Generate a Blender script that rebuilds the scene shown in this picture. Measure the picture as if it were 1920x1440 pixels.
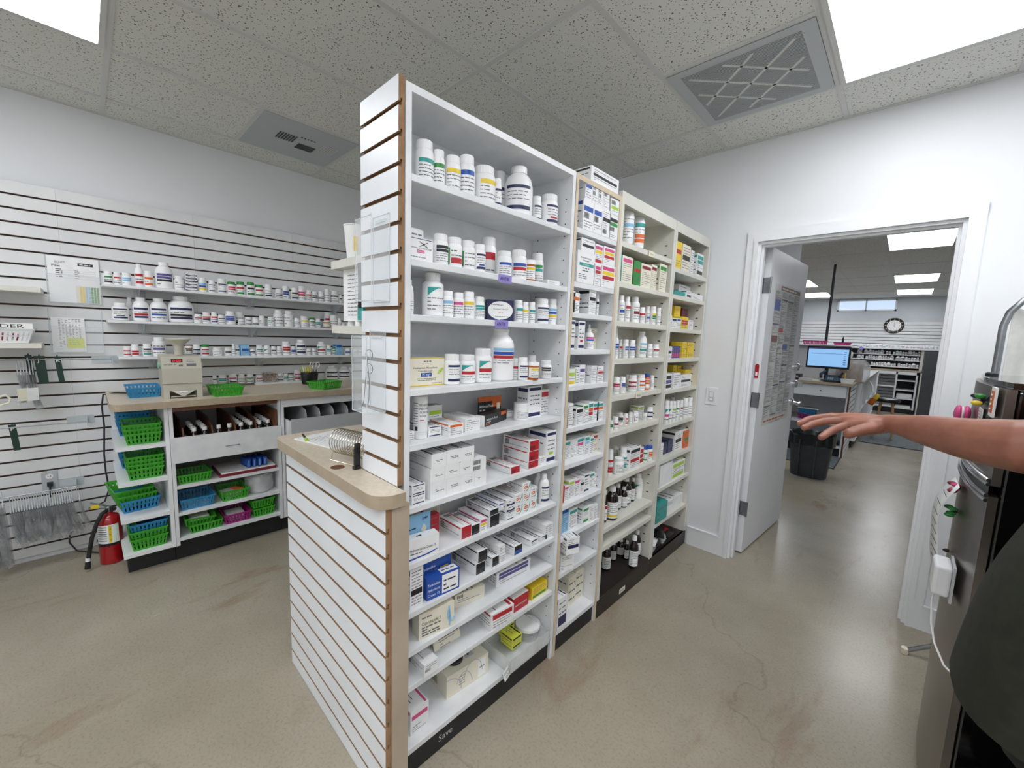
import bpy, math, random
from mathutils import Vector, Matrix
PI = math.pi
scene = bpy.context.scene
C = scene.collection
for o in list(bpy.data.objects):
    bpy.data.objects.remove(o)

# ---------------------------------------------------------------- camera
cam_d = bpy.data.cameras.new('camera')
cam = bpy.data.objects.new('camera', cam_d)
C.objects.link(cam)
cam_d.lens = 14.40
cam_d.sensor_width = 36
cam_d.clip_start = 0.02
cam_d.clip_end = 60
_a, _b, _c = -0.76280188, -0.11732845, 0.0360176
_f = Vector((math.sin(_a) * math.cos(_b), math.cos(_a) * math.cos(_b), math.sin(_b)))
_r = Vector((math.cos(_a), -math.sin(_a), 0))
_u = _r.cross(_f)
_r2 = _r * math.cos(_c) + _u * math.sin(_c)
_u2 = -_r * math.sin(_c) + _u * math.cos(_c)
_m = Matrix((_r2, _u2, -_f)).transposed().to_4x4()
_m.translation = Vector((0, 0, 1.468))
cam.matrix_world = _m
scene.camera = cam

# ---------------------------------------------------------------- view, world
vs = scene.view_settings
vs.view_transform = 'Standard'
vs.look = 'None'
vs.exposure = 0.0
vs.gamma = 1
vs.use_curve_mapping = False
PANEL = 9.0          # emission of the LED ceiling panels
scene.cycles.diffuse_bounces = 7
scene.cycles.max_bounces = 14
scene.cycles.transparent_max_bounces = 40
w = bpy.data.worlds.new('world')
scene.world = w
w.use_nodes = True
w.node_tree.nodes['Background'].inputs[0].default_value = (0.62, 0.78, 1, 1)
w.node_tree.nodes['Background'].inputs[1].default_value = 1.2

# ---------------------------------------------------------------- materials
def lin(h):
    if isinstance(h, str):
        h = tuple(int(h[i:i + 2], 16) / 255 for i in (0, 2, 4))
        h = tuple(c / 12.92 if c <= .04045 else ((c + .055) / 1.055) ** 2.4 for c in h)
    return (h[0], h[1], h[2], 1)

def mat(name, col, rough=.5, metal=0, spec=.5, **kw):
    m = bpy.data.materials.new(name)
    m.use_nodes = True
    b = m.node_tree.nodes['Principled BSDF']
    b.inputs['Base Color'].default_value = lin(col)
    b.inputs['Roughness'].default_value = rough
    b.inputs['Metallic'].default_value = metal
    b.inputs['Specular IOR Level'].default_value = spec
    if 'alpha' in kw: b.inputs['Alpha'].default_value = kw['alpha']
    if 'trans' in kw: b.inputs['Transmission Weight'].default_value = kw['trans']; b.inputs['IOR'].default_value = kw.get('ior', 1.3)
    if 'emit' in kw:
        b.inputs['Emission Color'].default_value = lin(kw.get('ecol', col)); b.inputs['Emission Strength'].default_value = kw['emit']
    if 'sss' in kw:
        b.inputs['Subsurface Weight'].default_value = kw['sss']; b.inputs['Subsurface Radius'].default_value = (.02, .008, .004)
    if 'coat' in kw: b.inputs['Coat Weight'].default_value = kw['coat']
    return m

def N(m, t, **kw):
    n = m.node_tree.nodes.new(t)
    for k, v in kw.items():
        if k in n.inputs: n.inputs[k].default_value = v
        else: setattr(n, k, v)
    return n

def L(m, a, b): m.node_tree.links.new(a, b)

def noisy(name, c1, c2, scale=8, rough=.5, detail=4, bump=0, rmap=None, metal=0, stretch=None, **kw):
    """a principled surface whose colour wanders between two tones in object space"""
    m = mat(name, c1, rough, metal, **kw)
    b = m.node_tree.nodes['Principled BSDF']
    tc = N(m, 'ShaderNodeTexCoord')
    src = tc.outputs['Object']
    if stretch:
        mp = N(m, 'ShaderNodeMapping'); mp.inputs['Scale'].default_value = stretch
        L(m, src, mp.inputs[0]); src = mp.outputs[0]
    nz = N(m, 'ShaderNodeTexNoise', Scale=scale, Detail=detail)
    L(m, src, nz.inputs['Vector'])
    cr = N(m, 'ShaderNodeValToRGB')
    cr.color_ramp.elements[0].color = lin(c1); cr.color_ramp.elements[1].color = lin(c2)
    cr.color_ramp.elements[0].position = .35; cr.color_ramp.elements[1].position = .68
    L(m, nz.outputs['Fac'], cr.inputs[0]); L(m, cr.outputs[0], b.inputs['Base Color'])
    if rmap:
        mr = N(m, 'ShaderNodeMapRange'); mr.inputs['To Min'].default_value = rmap[0]; mr.inputs['To Max'].default_value = rmap[1]
        L(m, nz.outputs['Fac'], mr.inputs[0]); L(m, mr.outputs[0], b.inputs['Roughness'])
    if bump:
        bp = N(m, 'ShaderNodeBump', Strength=bump, Distance=.002)
        L(m, nz.outputs['Fac'], bp.inputs['Height']); L(m, bp.outputs[0], b.inputs['Normal'])
    return m

M = {}
PAL = dict(w='F2F2F0', n='262A55', r='B5252F', o='D9692B', g='2E8B3D', y='E9C92E', b='2450A8', s='8FC1E3', k='1E1E20', p='D14C86',
           u='5A4E8E', t='2E9C97', m='7C2233', l='A9CC3A', i='E8E2CF', e='BDBFC2', Y='DDE04A')
for k_, c_ in PAL.items():
    M['ink_' + k_] = mat('print_' + {'w': 'white', 'n': 'navy', 'r': 'red', 'o': 'orange', 'g': 'green', 'y': 'yellow', 'b': 'blue', 's': 'sky_blue', 'k': 'black',
                                     'p': 'pink', 'u': 'purple', 't': 'teal', 'm': 'maroon', 'l': 'lime', 'i': 'cream', 'e': 'pale_grey', 'Y': 'lemon'}[k_], c_, .42)
M['txt'] = mat('print_small_text', '696A70', .5)
M['leaf'] = mat('print_leaf_green', '9DB08A', .5)
M['hdpe'] = noisy('bottle_plastic', 'EFF0F0', 'F6F6F5', 6, .34)
M['lid'] = noisy('bottle_cap_plastic', 'F3F3F3', 'EBECEC', 9, .38)
M['paper'] = noisy('label_paper', 'F4F4F3', 'ECEDEE', 20, .4)
M['card'] = noisy('carton_board', 'F0F0EF', 'E7E8E9', 14, .45)
M['amber'] = mat('amber_vial_plastic', 'D8762A', .2, trans=.35)
M['syrup'] = mat('dark_amber_bottle', '1E1210', .08, coat=.4)
M['white_wall'] = noisy('white_wall_paint', 'E3E5E8', 'EAECEE', 1.4, .6, bump=.03)
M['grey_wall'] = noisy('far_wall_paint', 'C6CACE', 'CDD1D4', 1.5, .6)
M['trim'] = noisy('trim_enamel', 'E6E8EB', 'EDEEF0', 3, .32)
M['laminate'] = noisy('white_laminate', 'E4E6E8', 'EDEEEF', 3.5, .34)
M['laminate_old'] = noisy('scuffed_white_laminate', 'D9DCDE', 'E9EAEB', 9, .36, detail=8)
M['slat_white'] = noisy('slatwall_melamine', 'DCDDDD', 'E6E6E6', 4, .36)
M['slat_face'] = noisy('slatwall_melamine_clean', 'EEF1F5', 'E6EAEE', 4, .33)
M['mdf'] = noisy('mdf_core', '8A6A4C', 'A27F5C', 20, .8)
M['mdf_shaded'] = noisy('mdf_core_shaded', '4E3A31', '5A443A', 20, .8)  # MDF core with the shade inside the slots put into its colour
M['tan'] = noisy('tan_laminate', 'AE9E8B', 'B8A997', 5, .4)
M['counter'] = noisy('speckled_cream_countertop', 'C9BBA6', 'D3C7B4', 60, .32, detail=2)
M['counter_edge'] = noisy('countertop_edge', 'A89780', 'B4A48E', 18, .4)
M['metal_cream'] = noisy('cream_enamelled_steel', 'D3D2C8', 'DCDAD0', 5, .42)
M['toe'] = noisy('black_kickboard', '16171A', '1E1F22', 7, .5)
M['brown_base'] = noisy('dark_brown_base', '1F1917', '2A2220', 7, .42)
M['maple'] = noisy('maple_edge_band', 'CDBBA0', 'D8C8AE', 12, .5)
M['wood_dark'] = noisy('brown_wood', '5D3A28', '7A4F36', 10, .5, stretch=(1, 12, 12))
M['chrome'] = mat('chrome', 'D5D7DA', .14, 1)
M['steel'] = noisy('brushed_steel', '8E9195', 'A4A7AB', 14, .32, metal=1)
M['wire'] = mat('polished_wire', 'C9C3B4', .2, 1)
M['black'] = mat('black_plastic', '131416', .35)
M['black_gloss'] = mat('black_gloss_enamel', '060607', .08, coat=.5)
M['rubber'] = mat('black_rubber', '1B1C1E', .7)
M['acrylic'] = mat('clear_acrylic', 'F4F8FA', .06, alpha=.13, spec=.7)
M['acrylic_edge'] = mat('clear_acrylic_edge', 'DCE4E8', .15, alpha=.62)
M['film'] = noisy('clear_plastic_bag', 'D8DBDC', 'F0F1F1', 18, .22, alpha=.36, bump=.5)
M['glass'] = mat('window_glass', 'FFFFFF', .02, alpha=.15)
M['skin'] = noisy('skin', '8A5846', '9C6753', 22, .48, detail=6, bump=.12, sss=.12)
M['nail'] = mat('finger_nail', 'C99380', .3)
M['hair'] = noisy('dark_hair', '241B17', '3A2C25', 60, .6)
M['shirt'] = noisy('dark_olive_knit', '1C1E13', '25271A', 40, .9, bump=.3)
M['pants'] = noisy('black_cloth', '0E0E11', '15151A', 40, .9)
M['curtain'] = noisy('white_curtain_cloth', 'DCDDD9', 'E6E6E2', 30, .8)
M['cord'] = mat('dark_cord', '2A2C30', .5)
M['white_plastic'] = mat('white_plastic', 'EDEEEF', .35)
M['red_gloss'] = mat('red_enamel', 'A3101A', .22, coat=.4)
for nm, c_ in dict(basket_green='3FA62A', basket_blue='2A86B8', basket_magenta='9C1F76', basket_white='DFE2E3', basket_grey='9FA6AD', basket_pink='D02C86').items():
    M[nm] = mat(nm + '_plastic', c_, .38)
M['panel'] = mat('led_panel_diffuser', 'FFFFFF', .5, emit=PANEL, ecol='F7FAFF')
M['screen'] = mat('lit_screen', '7FAEDB', .3, emit=.75, ecol='8DB9E4')
M['red_led'] = mat('red_display_digits', 'D12A2A', .4, emit=1.2, ecol='E03030')

# polished concrete floor
m = mat('polished_concrete', 'A0968A', .28)
b = m.node_tree.nodes['Principled BSDF']
tc = N(m, 'ShaderNodeTexCoord')
n1 = N(m, 'ShaderNodeTexNoise', Scale=.9, Detail=6, Roughness=.6)
n2 = N(m, 'ShaderNodeTexNoise', Scale=95, Detail=5, Roughness=.7)
mp = N(m, 'ShaderNodeMapping'); mp.inputs['Scale'].default_value = (2.8, 1.1, 1); mp.inputs['Rotation'].default_value = (0, 0, 1.25)
n3 = N(m, 'ShaderNodeTexNoise', Scale=1.15, Detail=7, Roughness=.62, Distortion=.5)
for n_ in (n1, n2): L(m, tc.outputs['Object'], n_.inputs['Vector'])
L(m, tc.outputs['Object'], mp.inputs[0]); L(m, mp.outputs[0], n3.inputs['Vector'])
r1 = N(m, 'ShaderNodeValToRGB')
r1.color_ramp.elements[0].color = lin('938A78'); r1.color_ramp.elements[0].position = .3
r1.color_ramp.elements[1].color = lin('AFA695'); r1.color_ramp.elements[1].position = .7
L(m, n1.outputs['Fac'], r1.inputs[0])
r2 = N(m, 'ShaderNodeValToRGB')
r2.color_ramp.elements[0].color = (.48, .46, .42, 1); r2.color_ramp.elements[0].position = .30
r2.color_ramp.elements[1].color = (1, 1, 1, 1); r2.color_ramp.elements[1].position = .5
L(m, n2.outputs['Fac'], r2.inputs[0])
x1 = N(m, 'ShaderNodeMix', data_type='RGBA', blend_type='MULTIPLY'); x1.inputs[0].default_value = .45
L(m, r1.outputs[0], x1.inputs[6]); L(m, r2.outputs[0], x1.inputs[7])
r3 = N(m, 'ShaderNodeValToRGB')
r3.color_ramp.elements[0].color = (0, 0, 0, 1); r3.color_ramp.elements[0].position = .585
r3.color_ramp.elements[1].color = (1, 1, 1, 1); r3.color_ramp.elements[1].position = .73
L(m, n3.outputs['Fac'], r3.inputs[0])
x2 = N(m, 'ShaderNodeMix', data_type='RGBA', blend_type='MIX')
L(m, r3.outputs[0], x2.inputs[0]); L(m, x1.outputs[2], x2.inputs[6]); x2.inputs[7].default_value = lin('86654F')
sc_ = N(m, 'ShaderNodeMath', operation='MULTIPLY'); sc_.inputs[1].default_value = .7
L(m, r3.outputs[0], sc_.inputs[0]); L(m, sc_.outputs[0], x2.inputs[0])
# hairline cracks
vo = N(m, 'ShaderNodeTexVoronoi', feature='DISTANCE_TO_EDGE', Scale=.33)
nw = N(m, 'ShaderNodeTexNoise', Scale=2.2, Detail=5)
av = N(m, 'ShaderNodeVectorMath', operation='ADD'); L(m, tc.outputs['Object'], nw.inputs['Vector'])
L(m, tc.outputs['Object'], av.inputs[0]); L(m, nw.outputs['Color'], av.inputs[1]); L(m, av.outputs[0], vo.inputs['Vector'])
r4 = N(m, 'ShaderNodeValToRGB')
r4.color_ramp.elements[0].color = (.55, .5, .46, 1); r4.color_ramp.elements[0].position = .0
r4.color_ramp.elements[1].color = (1, 1, 1, 1); r4.color_ramp.elements[1].position = .0035
L(m, vo.outputs['Distance'], r4.inputs[0])
x3 = N(m, 'ShaderNodeMix', data_type='RGBA', blend_type='MULTIPLY'); x3.inputs[0].default_value = .38
L(m, x2.outputs[2], x3.inputs[6]); L(m, r4.outputs[0], x3.inputs[7])
L(m, x3.outputs[2], b.inputs['Base Color'])
mr = N(m, 'ShaderNodeMapRange'); mr.inputs['To Min'].default_value = .15; mr.inputs['To Max'].default_value = .33
L(m, n1.outputs['Fac'], mr.inputs[0]); L(m, mr.outputs[0], b.inputs['Roughness'])
bp = N(m, 'ShaderNodeBump', Strength=.12, Distance=.002); L(m, n2.outputs['Fac'], bp.inputs['Height']); L(m, bp.outputs[0], b.inputs['Normal'])
M['floor'] = m

# fissured acoustic ceiling tile
m = mat('acoustic_tile', 'B4B4B0', .9)
b = m.node_tree.nodes['Principled BSDF']
tc = N(m, 'ShaderNodeTexCoord')
vo = N(m, 'ShaderNodeTexVoronoi', Scale=85); L(m, tc.outputs['Object'], vo.inputs['Vector'])
nz = N(m, 'ShaderNodeTexNoise', Scale=60, Detail=3); L(m, tc.outputs['Object'], nz.inputs['Vector'])
ad = N(m, 'ShaderNodeMath', operation='MULTIPLY'); L(m, vo.outputs['Distance'], ad.inputs[0]); L(m, nz.outputs['Fac'], ad.inputs[1])
cr = N(m, 'ShaderNodeValToRGB')
cr.color_ramp.elements[0].color = lin('5E5C57'); cr.color_ramp.elements[0].position = .085
cr.color_ramp.elements[1].color = lin('E0E0DB'); cr.color_ramp.elements[1].position = .125
L(m, ad.outputs[0], cr.inputs[0]); L(m, cr.outputs[0], b.inputs['Base Color'])
M['tile'] = m
M['tbar'] = mat('ceiling_grid_enamel', 'D2D2D0', .5)
M['vent'] = mat('vent_enamel', 'B9BEC1', .5)
M['vent_dark'] = mat('vent_filter_dark_grey', '55585A', .8)  # dark grey for vent filter, louvre bars and far shelving back

# ---------------------------------------------------------------- mesh helpers
class MB:
    def __init__(s): s.v = []; s.f = []; s.m = []; s.mats = []; s.smooth = False
    def mi(s, m):
        m = M[m] if isinstance(m, str) else m
        if m not in s.mats: s.mats.append(m)
        return s.mats.index(m)
    def add(s, vs, fs, m, T=None):
        k = len(s.v); i = s.mi(m)
        s.v += [tuple(T @ Vector(q)) if T else tuple(q) for q in vs]
        s.f += [tuple(k + a for a in f) for f in fs]; s.m += [i] * len(fs)
        return s
    def box(s, x0, x1, y0, y1, z0, z1, m, T=None):
        vs = [(x, y, z) for z in (z0, z1) for y in (y0, y1) for x in (x0, x1)]
        return s.add(vs, [(0, 2, 3, 1), (4, 5, 7, 6), (0, 1, 5, 4), (2, 6, 7, 3), (0, 4, 6, 2), (1, 3, 7, 5)], m, T)
    def quad(s, a, b, c, d, m, T=None): return s.add([a, b, c, d], [(0, 1, 2, 3)], m, T)
    def lathe(s, prof, m, n=24, c=(0, 0, 0), T=None, sx=1, sy=1, rib=0):
        vs = []; fs = []
        for r, z in prof:
            for k in range(n):
                a = 2 * PI * k / n; rr = r * (1 - rib * (k % 2))
                vs.append((c[0] + rr * math.cos(a) * sx, c[1] + rr * math.sin(a) * sy, c[2] + z))
        for j in range(len(prof) - 1):
            for k in range(n):
                k2 = (k + 1) % n
                fs.append((j * n + k, j * n + k2, (j + 1) * n + k2, (j + 1) * n + k))
        fs.append(tuple(range(n - 1, -1, -1))); e = (len(prof) - 1) * n
        fs.append(tuple(range(e, e + n)))
        return s.add(vs, fs, m, T)
    def tube(s, pts, r, m, n=8, T=None, closed=False, flat=None):
        pts = [Vector(p) for p in pts]; R = r if isinstance(r, (list, tuple)) else [r] * len(pts)
        vs = []; fs = []; ref = None; N_ = len(pts)
        for i, p in enumerate(pts):
            if closed: t = (pts[(i + 1) % N_] - pts[i - 1])
            else: t = (pts[min(i + 1, N_ - 1)] - pts[max(i - 1, 0)])
            t.normalize()
            if ref is None:
                ref = Vector((0, 0, 1)) if abs(t.z) < .9 else Vector((1, 0, 0))
            u = t.cross(ref).normalized(); v = u.cross(t); ref = v
            rr = R[i] if isinstance(R[i], (list, tuple)) else (R[i], R[i])
            for k in range(n):
                a = 2 * PI * k / n
                vs.append(p + u * math.cos(a) * rr[0] + v * math.sin(a) * rr[1])
        for i in range(N_ if closed else N_ - 1):
            for k in range(n):
                k2 = (k + 1) % n; i2 = (i + 1) % N_
                fs.append((i * n + k, i * n + k2, i2 * n + k2, i2 * n + k))
        if not closed:
            fs.append(tuple(range(n - 1, -1, -1))); e = (N_ - 1) * n; fs.append(tuple(range(e, e + n)))
        return s.add(vs, fs, m, T)
    def prism(s, poly, z0, z1, m, T=None):
        n = len(poly); vs = [(x, y, z0) for x, y in poly] + [(x, y, z1) for x, y in poly]
        fs = [tuple(range(n - 1, -1, -1)), tuple(range(n, 2 * n))] + [(k, (k + 1) % n, n + (k + 1) % n, n + k) for k in range(n)]
        return s.add(vs, fs, m, T)
    def ball(s, c, r, m, n=14, T=None):
        rx, ry, rz = r if isinstance(r, (tuple, list)) else (r, r, r)
        prof = [(max(1e-4, math.sin(PI * j / 10)), -math.cos(PI * j / 10)) for j in range(11)]
        vs = []; fs = []
        for a_, z in prof:
            for k in range(n):
                a = 2 * PI * k / n; vs.append((c[0] + a_ * rx * math.cos(a), c[1] + a_ * ry * math.sin(a), c[2] + z * rz))
        for j in range(10):
            for k in range(n):
                k2 = (k + 1) % n; fs.append((j * n + k, j * n + k2, (j + 1) * n + k2, (j + 1) * n + k))
        return s.add(vs, fs, m, T)
    def build(s, name, parent=None, smooth=None, loc=None, rot=None, ang=35):
        me = bpy.data.meshes.new(name)
        me.from_pydata(s.v, [], s.f)
        for m in s.mats: me.materials.append(m)
        me.polygons.foreach_set('material_index', s.m)
        if smooth if smooth is not None else s.smooth:
            me.polygons.foreach_set('use_smooth', [True] * len(me.polygons))
            me.set_sharp_from_angle(angle=math.radians(ang))
        me.update()
        o = bpy.data.objects.new(name, me); C.objects.link(o)
        if parent: o.parent = parent
        if loc: o.location = loc
        if rot is not None: o.rotation_euler = rot if isinstance(rot, (tuple, list)) else (0, 0, rot)
        return o

def tag(o, label, cat, group=None, kind=None):
    if label: o['label'] = label
    if cat: o['category'] = cat
    if group: o['group'] = group
    if kind: o['kind'] = kind
    return o

def thing(name, label, cat, loc=(0, 0, 0), rz=0, group=None):
    o = bpy.data.objects.new(name, None); C.objects.link(o)
    o.location = loc; o.rotation_euler = (0, 0, rz); o.empty_display_size = .05
    return tag(o, label, cat, group)

def struct(name, mb, smooth=False, label=None, parent=None):
    o = mb.build(name, parent, smooth); o['kind'] = 'structure'
    if label: o['label'] = label
    return o

_tc = {}
def text_geo(s):
    if s not in _tc:
        cu = bpy.data.curves.new('t', 'FONT'); cu.body = s; cu.size = 1; cu.resolution_u = 2; cu.fill_mode = 'FRONT'
        ob = bpy.data.objects.new('t', cu); C.objects.link(ob)
        me = bpy.data.meshes.new_from_object(ob)
        vs = [tuple(v.co) for v in me.vertices]; fs = [tuple(p.vertices) for p in me.polygons]
        bpy.data.objects.remove(ob); bpy.data.curves.remove(cu); bpy.data.meshes.remove(me)
        x1 = max((v[0] for v in vs), default=1); x0 = min((v[0] for v in vs), default=0)
        _tc[s] = ([(v[0] - x0, v[1], 0) for v in vs], fs, x1 - x0)
    return _tc[s]

def put_text(mb, s, T, h, m, w=None, bold=0, center=False):
    """T maps (x right, y up, z out) onto the surface; h is the capital height"""
    vs, fs, tw = text_geo(s)
    k = h / .7; kx = k if w is None else w / tw
    off = -tw * kx / 2 if center else 0
    mb.add([(v[0] * kx + off, v[1] * k, 0) for v in vs], fs, m, T)
    if bold: mb.add([(v[0] * kx + off + bold, v[1] * k, .00005) for v in vs], fs, m, T)

def face_T(o, u, v):
    o, u, v = Vector(o), Vector(u).normalized(), Vector(v).normalized()
    T = Matrix((u, v, u.cross(v))).transposed().to_4x4(); T.translation = o
    return T
M['tag_violet'] = mat('violet_note', '9385CC', .6)
M['laminate_film'] = mat('laminate_film', 'FFFFFF', .12, alpha=.07, spec=.8)
M['machine'] = noisy('beige_instrument_housing', 'BDB9A9', 'C6C2B3', 5, .45)
M['screw_green'] = mat('green_knob', '7FA48C', .4)
M['strip_green'] = mat('dark_green_strip', '12352B', .4)
M['hook_grey'] = mat('pale_plastic_hook', 'C3C6CA', .35)
M['film_bag'] = noisy('clear_hang_bag', 'C3C6C9', 'E2E4E5', 26, .25, alpha=.36, bump=.4)
M['door_steel'] = noisy('dark_stainless_door', '77706A', '827B74', 5, .28, metal=.85)
M['card_brown'] = noisy('brown_cardboard', '8B6A4D', '9B7A5C', 9, .7)
M['can_grey'] = noisy('grey_bin_plastic', '3A3D41', '44474B', 12, .5)
M['liner'] = mat('black_bin_liner', '101113', .25)
M['mat_grey'] = noisy('grey_rubber_mat', '4C5459', '6A7377', 30, .6)
M['wood_light'] = noisy('light_wood', 'B08A62', 'C09B72', 12, .5)
M['dark_grey'] = noisy('dark_grey_enamel', '46484A', '4E5052', 5, .45)
M['lip'] = mat('lips', '9A5A50', .4)
M['poster_paper'] = noisy('laminated_newsprint', 'D2D2CE', 'DEDEDA', 6, .3)

# ---------------------------------------------------------------- printing
def rect(mb, T, x0, x1, y0, y1, m, z=.0004):
    mb.add([(x0, y0, z), (x1, y0, z), (x1, y1, z), (x0, y1, z)], [(0, 1, 2, 3)], m, T)

def words(mb, T, x0, x1, y, hh, rng, m='txt', z=.0006):
    x = x0
    while x < x1 - hh:
        wl = hh * rng.uniform(1.8, 6)
        rect(mb, T, x, min(x + wl, x1), y, y + hh, m, z); x += wl + hh * .9
        if rng.random() < .12: break

def tokens(spec):
    """letters -> list of (kind, colour); upper case is a colour band, lower case small print"""
    out = []; i = 0
    while i < len(spec):
        c = spec[i]; nx = spec[i + 1] if i + 1 < len(spec) else ''
        if c == 'M' and nx.isupper(): out.append(('gap', None, .6)); i += 1; continue
        if c == 'C' and nx.isupper(): out.append(('corner', nx.lower(), 1.5)); i += 2; continue
        if c == 'F' and nx.isupper(): out.append(('full', nx.lower(), 1.)); i += 2; continue
        if c == 'D': i += 1; continue
        if c == 'L' and nx.isupper(): out.append(('side', nx.lower() if nx != 'T' else 'l', 0)); i += 2; continue
        if c.isupper(): out.append(('band', c.lower(), 1.0))
        elif c == 'c': out.append(('bar', 'k', 1.3))
        elif c in 'ew': out.append(('gap', None, 1.))
        else: out.append(('t', None, 1.3))
        i += 1
    return out

def print_face(mb, T, w, h, spec, rng, mg=.07):
    tk = tokens(spec); ink = lambda c: 'ink_' + (c if 'ink_' + c in M else 'n')
    x0, x1 = w * mg, w * (1 - mg); y = h * (1 - mg); tot = sum(t[2] for t in tk) or 1; un = h * (1 - 2 * mg) / tot
    if spec.startswith('NN') and h < .03:
        mb.add([(0, 0, .0004), (w, 0, .0004), (w, h * .45, .0004), (w * .5, h * .2, .0004), (0, h * .45, .0004)], [(0, 1, 2, 3, 4)], 'ink_n', T); words(mb, T, w * .2, w * .8, h * .6, h * .14, rng); return
    if spec.startswith('NN'):
        rect(mb, T, x0, x1, h * .86, h * .95, 'ink_n'); rect(mb, T, x0, x1, h * .05, h * .16, 'ink_n')
        for k in range(3): words(mb, T, x0 + w * .08, x1 - w * .08, h * (.68 - .13 * k), h * .035, rng)
        for t in tk[2:]:
            if t[0] == 'band': rect(mb, T, w * .3, w * .7, h * .26, h * .34, ink(t[1]))
        return
    for kd, c, sz in tk:
        hh = un * sz
        if kd == 'full': rect(mb, T, w * .02, w * .98, h * .02, h * (.98 if len(tk) < 3 else .62), ink(c), .0003)
        elif kd == 'side': rect(mb, T, x0, x0 + w * .16, h * .08, h * .92, ink(c)); x0 += w * .22
        elif kd == 'corner':
            mb.add([(x0, y, .0005), (x0, y - hh, .0005), (x1 - w * .2, y, .0005)], [(0, 1, 2)], ink(c), T)
        elif kd == 'band': rect(mb, T, x0, x1, y - hh * .9, y - hh * .1, ink(c))
        elif kd == 'bar':
            bx = x0; xe = x0 + min(w * .5, hh * 1.6)
            while bx < xe:
                bw = rng.choice((.0009, .0014, .002)); rect(mb, T, bx, min(bx + bw, xe), y - hh * .85, y - hh * .1, 'ink_k'); bx += bw + rng.choice((.001, .0016))
        elif kd == 't':
            nl = 3 if hh > .02 else 2
            for k in range(nl):
                words(mb, T, x0 + w * .03, x1 - w * .03, y - hh * (k + .72) / nl, hh / nl * .25, rng)
        y -= hh

def curved(mb, r, a0, a1, z0, z1, m, off=.0003, seg=4):
    """a patch of print on a bottle, angle 0 = facing -y"""
    vs = []; R = r + off + (.0003 if off > .0004 else 0); seg = max(1, math.ceil(abs(a1 - a0) / .16))
    for k in range(seg + 1):
        a = a0 + (a1 - a0) * k / seg
        vs += [(R * math.sin(a), -R * math.cos(a), z0), (R * math.sin(a), -R * math.cos(a), z1)]
    mb.add(vs, [(2 * k, 2 * k + 2, 2 * k + 3, 2 * k + 1) for k in range(seg)], m)

def bottle_label(mb, r, z0, z1, spec, rng, fine=True):
    A = 1.15; sg = 6 if fine else 3
    curved(mb, r, -A - .3, A + .5, z0, z1, 'paper', .0003, sg + 3)
    tk = tokens(spec); ink = lambda c: 'ink_' + (c if 'ink_' + c in M else 'n')
    H = z1 - z0; y = z1 - H * .05; tot = sum(t[2] for t in tk) or 1; un = H * .9 / tot; aL = -A * .8; aR = A * .8
    def line(a0, a1, zz, hh):
        a = a0
        while a < a1 - .1:
            wl = rng.uniform(.2, .6); curved(mb, r, a, min(a + wl, a1), zz, zz + hh, 'txt', .0008, 2); a += wl + .08
            if rng.random() < .15: break
    if spec.startswith('NN'):
        curved(mb, r, aL, aR, z1 - H * .15, z1 - H * .03, 'ink_n', .0006, sg); curved(mb, r, aL, aR, z0 + H * .03, z0 + H * .18, 'ink_n', .0006, sg)
        for k in range(3): line(aL + .1, aR - .1, z1 - H * (.3 + .14 * k), H * .032)
        for t in tk[2:]:
            if t[0] == 'band': curved(mb, r, -.5, .5, z0 + H * .24, z0 + H * .33, ink(t[1]), .0007, 3)
        return
    for kd, c, sz in tk:
        hh = un * sz
        if kd == 'corner':
            for k in range(10):
                curved(mb, r, aL, aL + (aR - aL) * .7 * (1 - (k / 10) ** .6), y - hh * (k + 1) / 10, y - hh * k / 10, ink(c), .0006, 3)
        elif kd == 'side': curved(mb, r, aL - .1, aL + .12, z0 + H * .05, z1 - H * .05, ink(c), .0006, 2); aL += .3
        elif kd in ('band', 'full'): curved(mb, r, aL, aR, y - hh * .9, y - hh * .1, ink(c), .0006, sg)
        elif kd == 'bar': curved(mb, r, aL, 0, y - hh * .9, y - hh * .2, 'ink_k', .0006, 2)
        elif kd == 't':
            nl = 2 if fine else 1
            for k in range(nl): line(aL, aR, y - hh * (k + .75) / nl, hh / nl * .24)
        y -= hh

# ---------------------------------------------------------------- goods on the shelves
COL = dict(w='white', n='navy', r='red', o='orange', g='green', y='yellow', b='blue', s='sky blue', k='black', p='pink', u='purple', t='teal', m='maroon', l='lime', i='cream', e='grey', Y='lemon')
ORD = 'first second third fourth fifth sixth seventh eighth ninth tenth eleventh twelfth thirteenth fourteenth fifteenth sixteenth seventeenth eighteenth nineteenth twentieth'.split()
ORD += ['twenty-' + x for x in ORD[:9]] + ['thirtieth'] + ['thirty-' + x for x in ORD[:9]]
NAMES = dict(b='pill_bottle', B='pill_bottle', j='pill_bottle', g='pill_bottle', v='prescription_vial', d='syrup_bottle', f='lotion_bottle', F='lotion_bottle', n='spray_bottle', h='ointment_jar',
             x='medicine_box', q='display_card', p='medicine_pouch', t='storage_tub', W='wash_bottle')
CATS = dict(pill_bottle='bottle', prescription_vial='bottle', syrup_bottle='bottle', lotion_bottle='bottle', spray_bottle='bottle', wash_bottle='bottle', ointment_jar='jar',
            medicine_box='box', display_card='card', medicine_pouch='pouch', storage_tub='tub')
SHELF = {}
for bay, nm, cnt in (('n', 'nearest bay', 11), ('s', 'second bay', 11), ('t', 'third bay', 10), ('u', 'farthest bay', 9)):
    for k in range(1, cnt + 1):
        SHELF[bay + str(k)] = ('top shelf' if k == 1 else 'bottom shelf' if (k == cnt and bay != 'u') else ORD[k - 1] + ' shelf') + ', ' + nm
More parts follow.
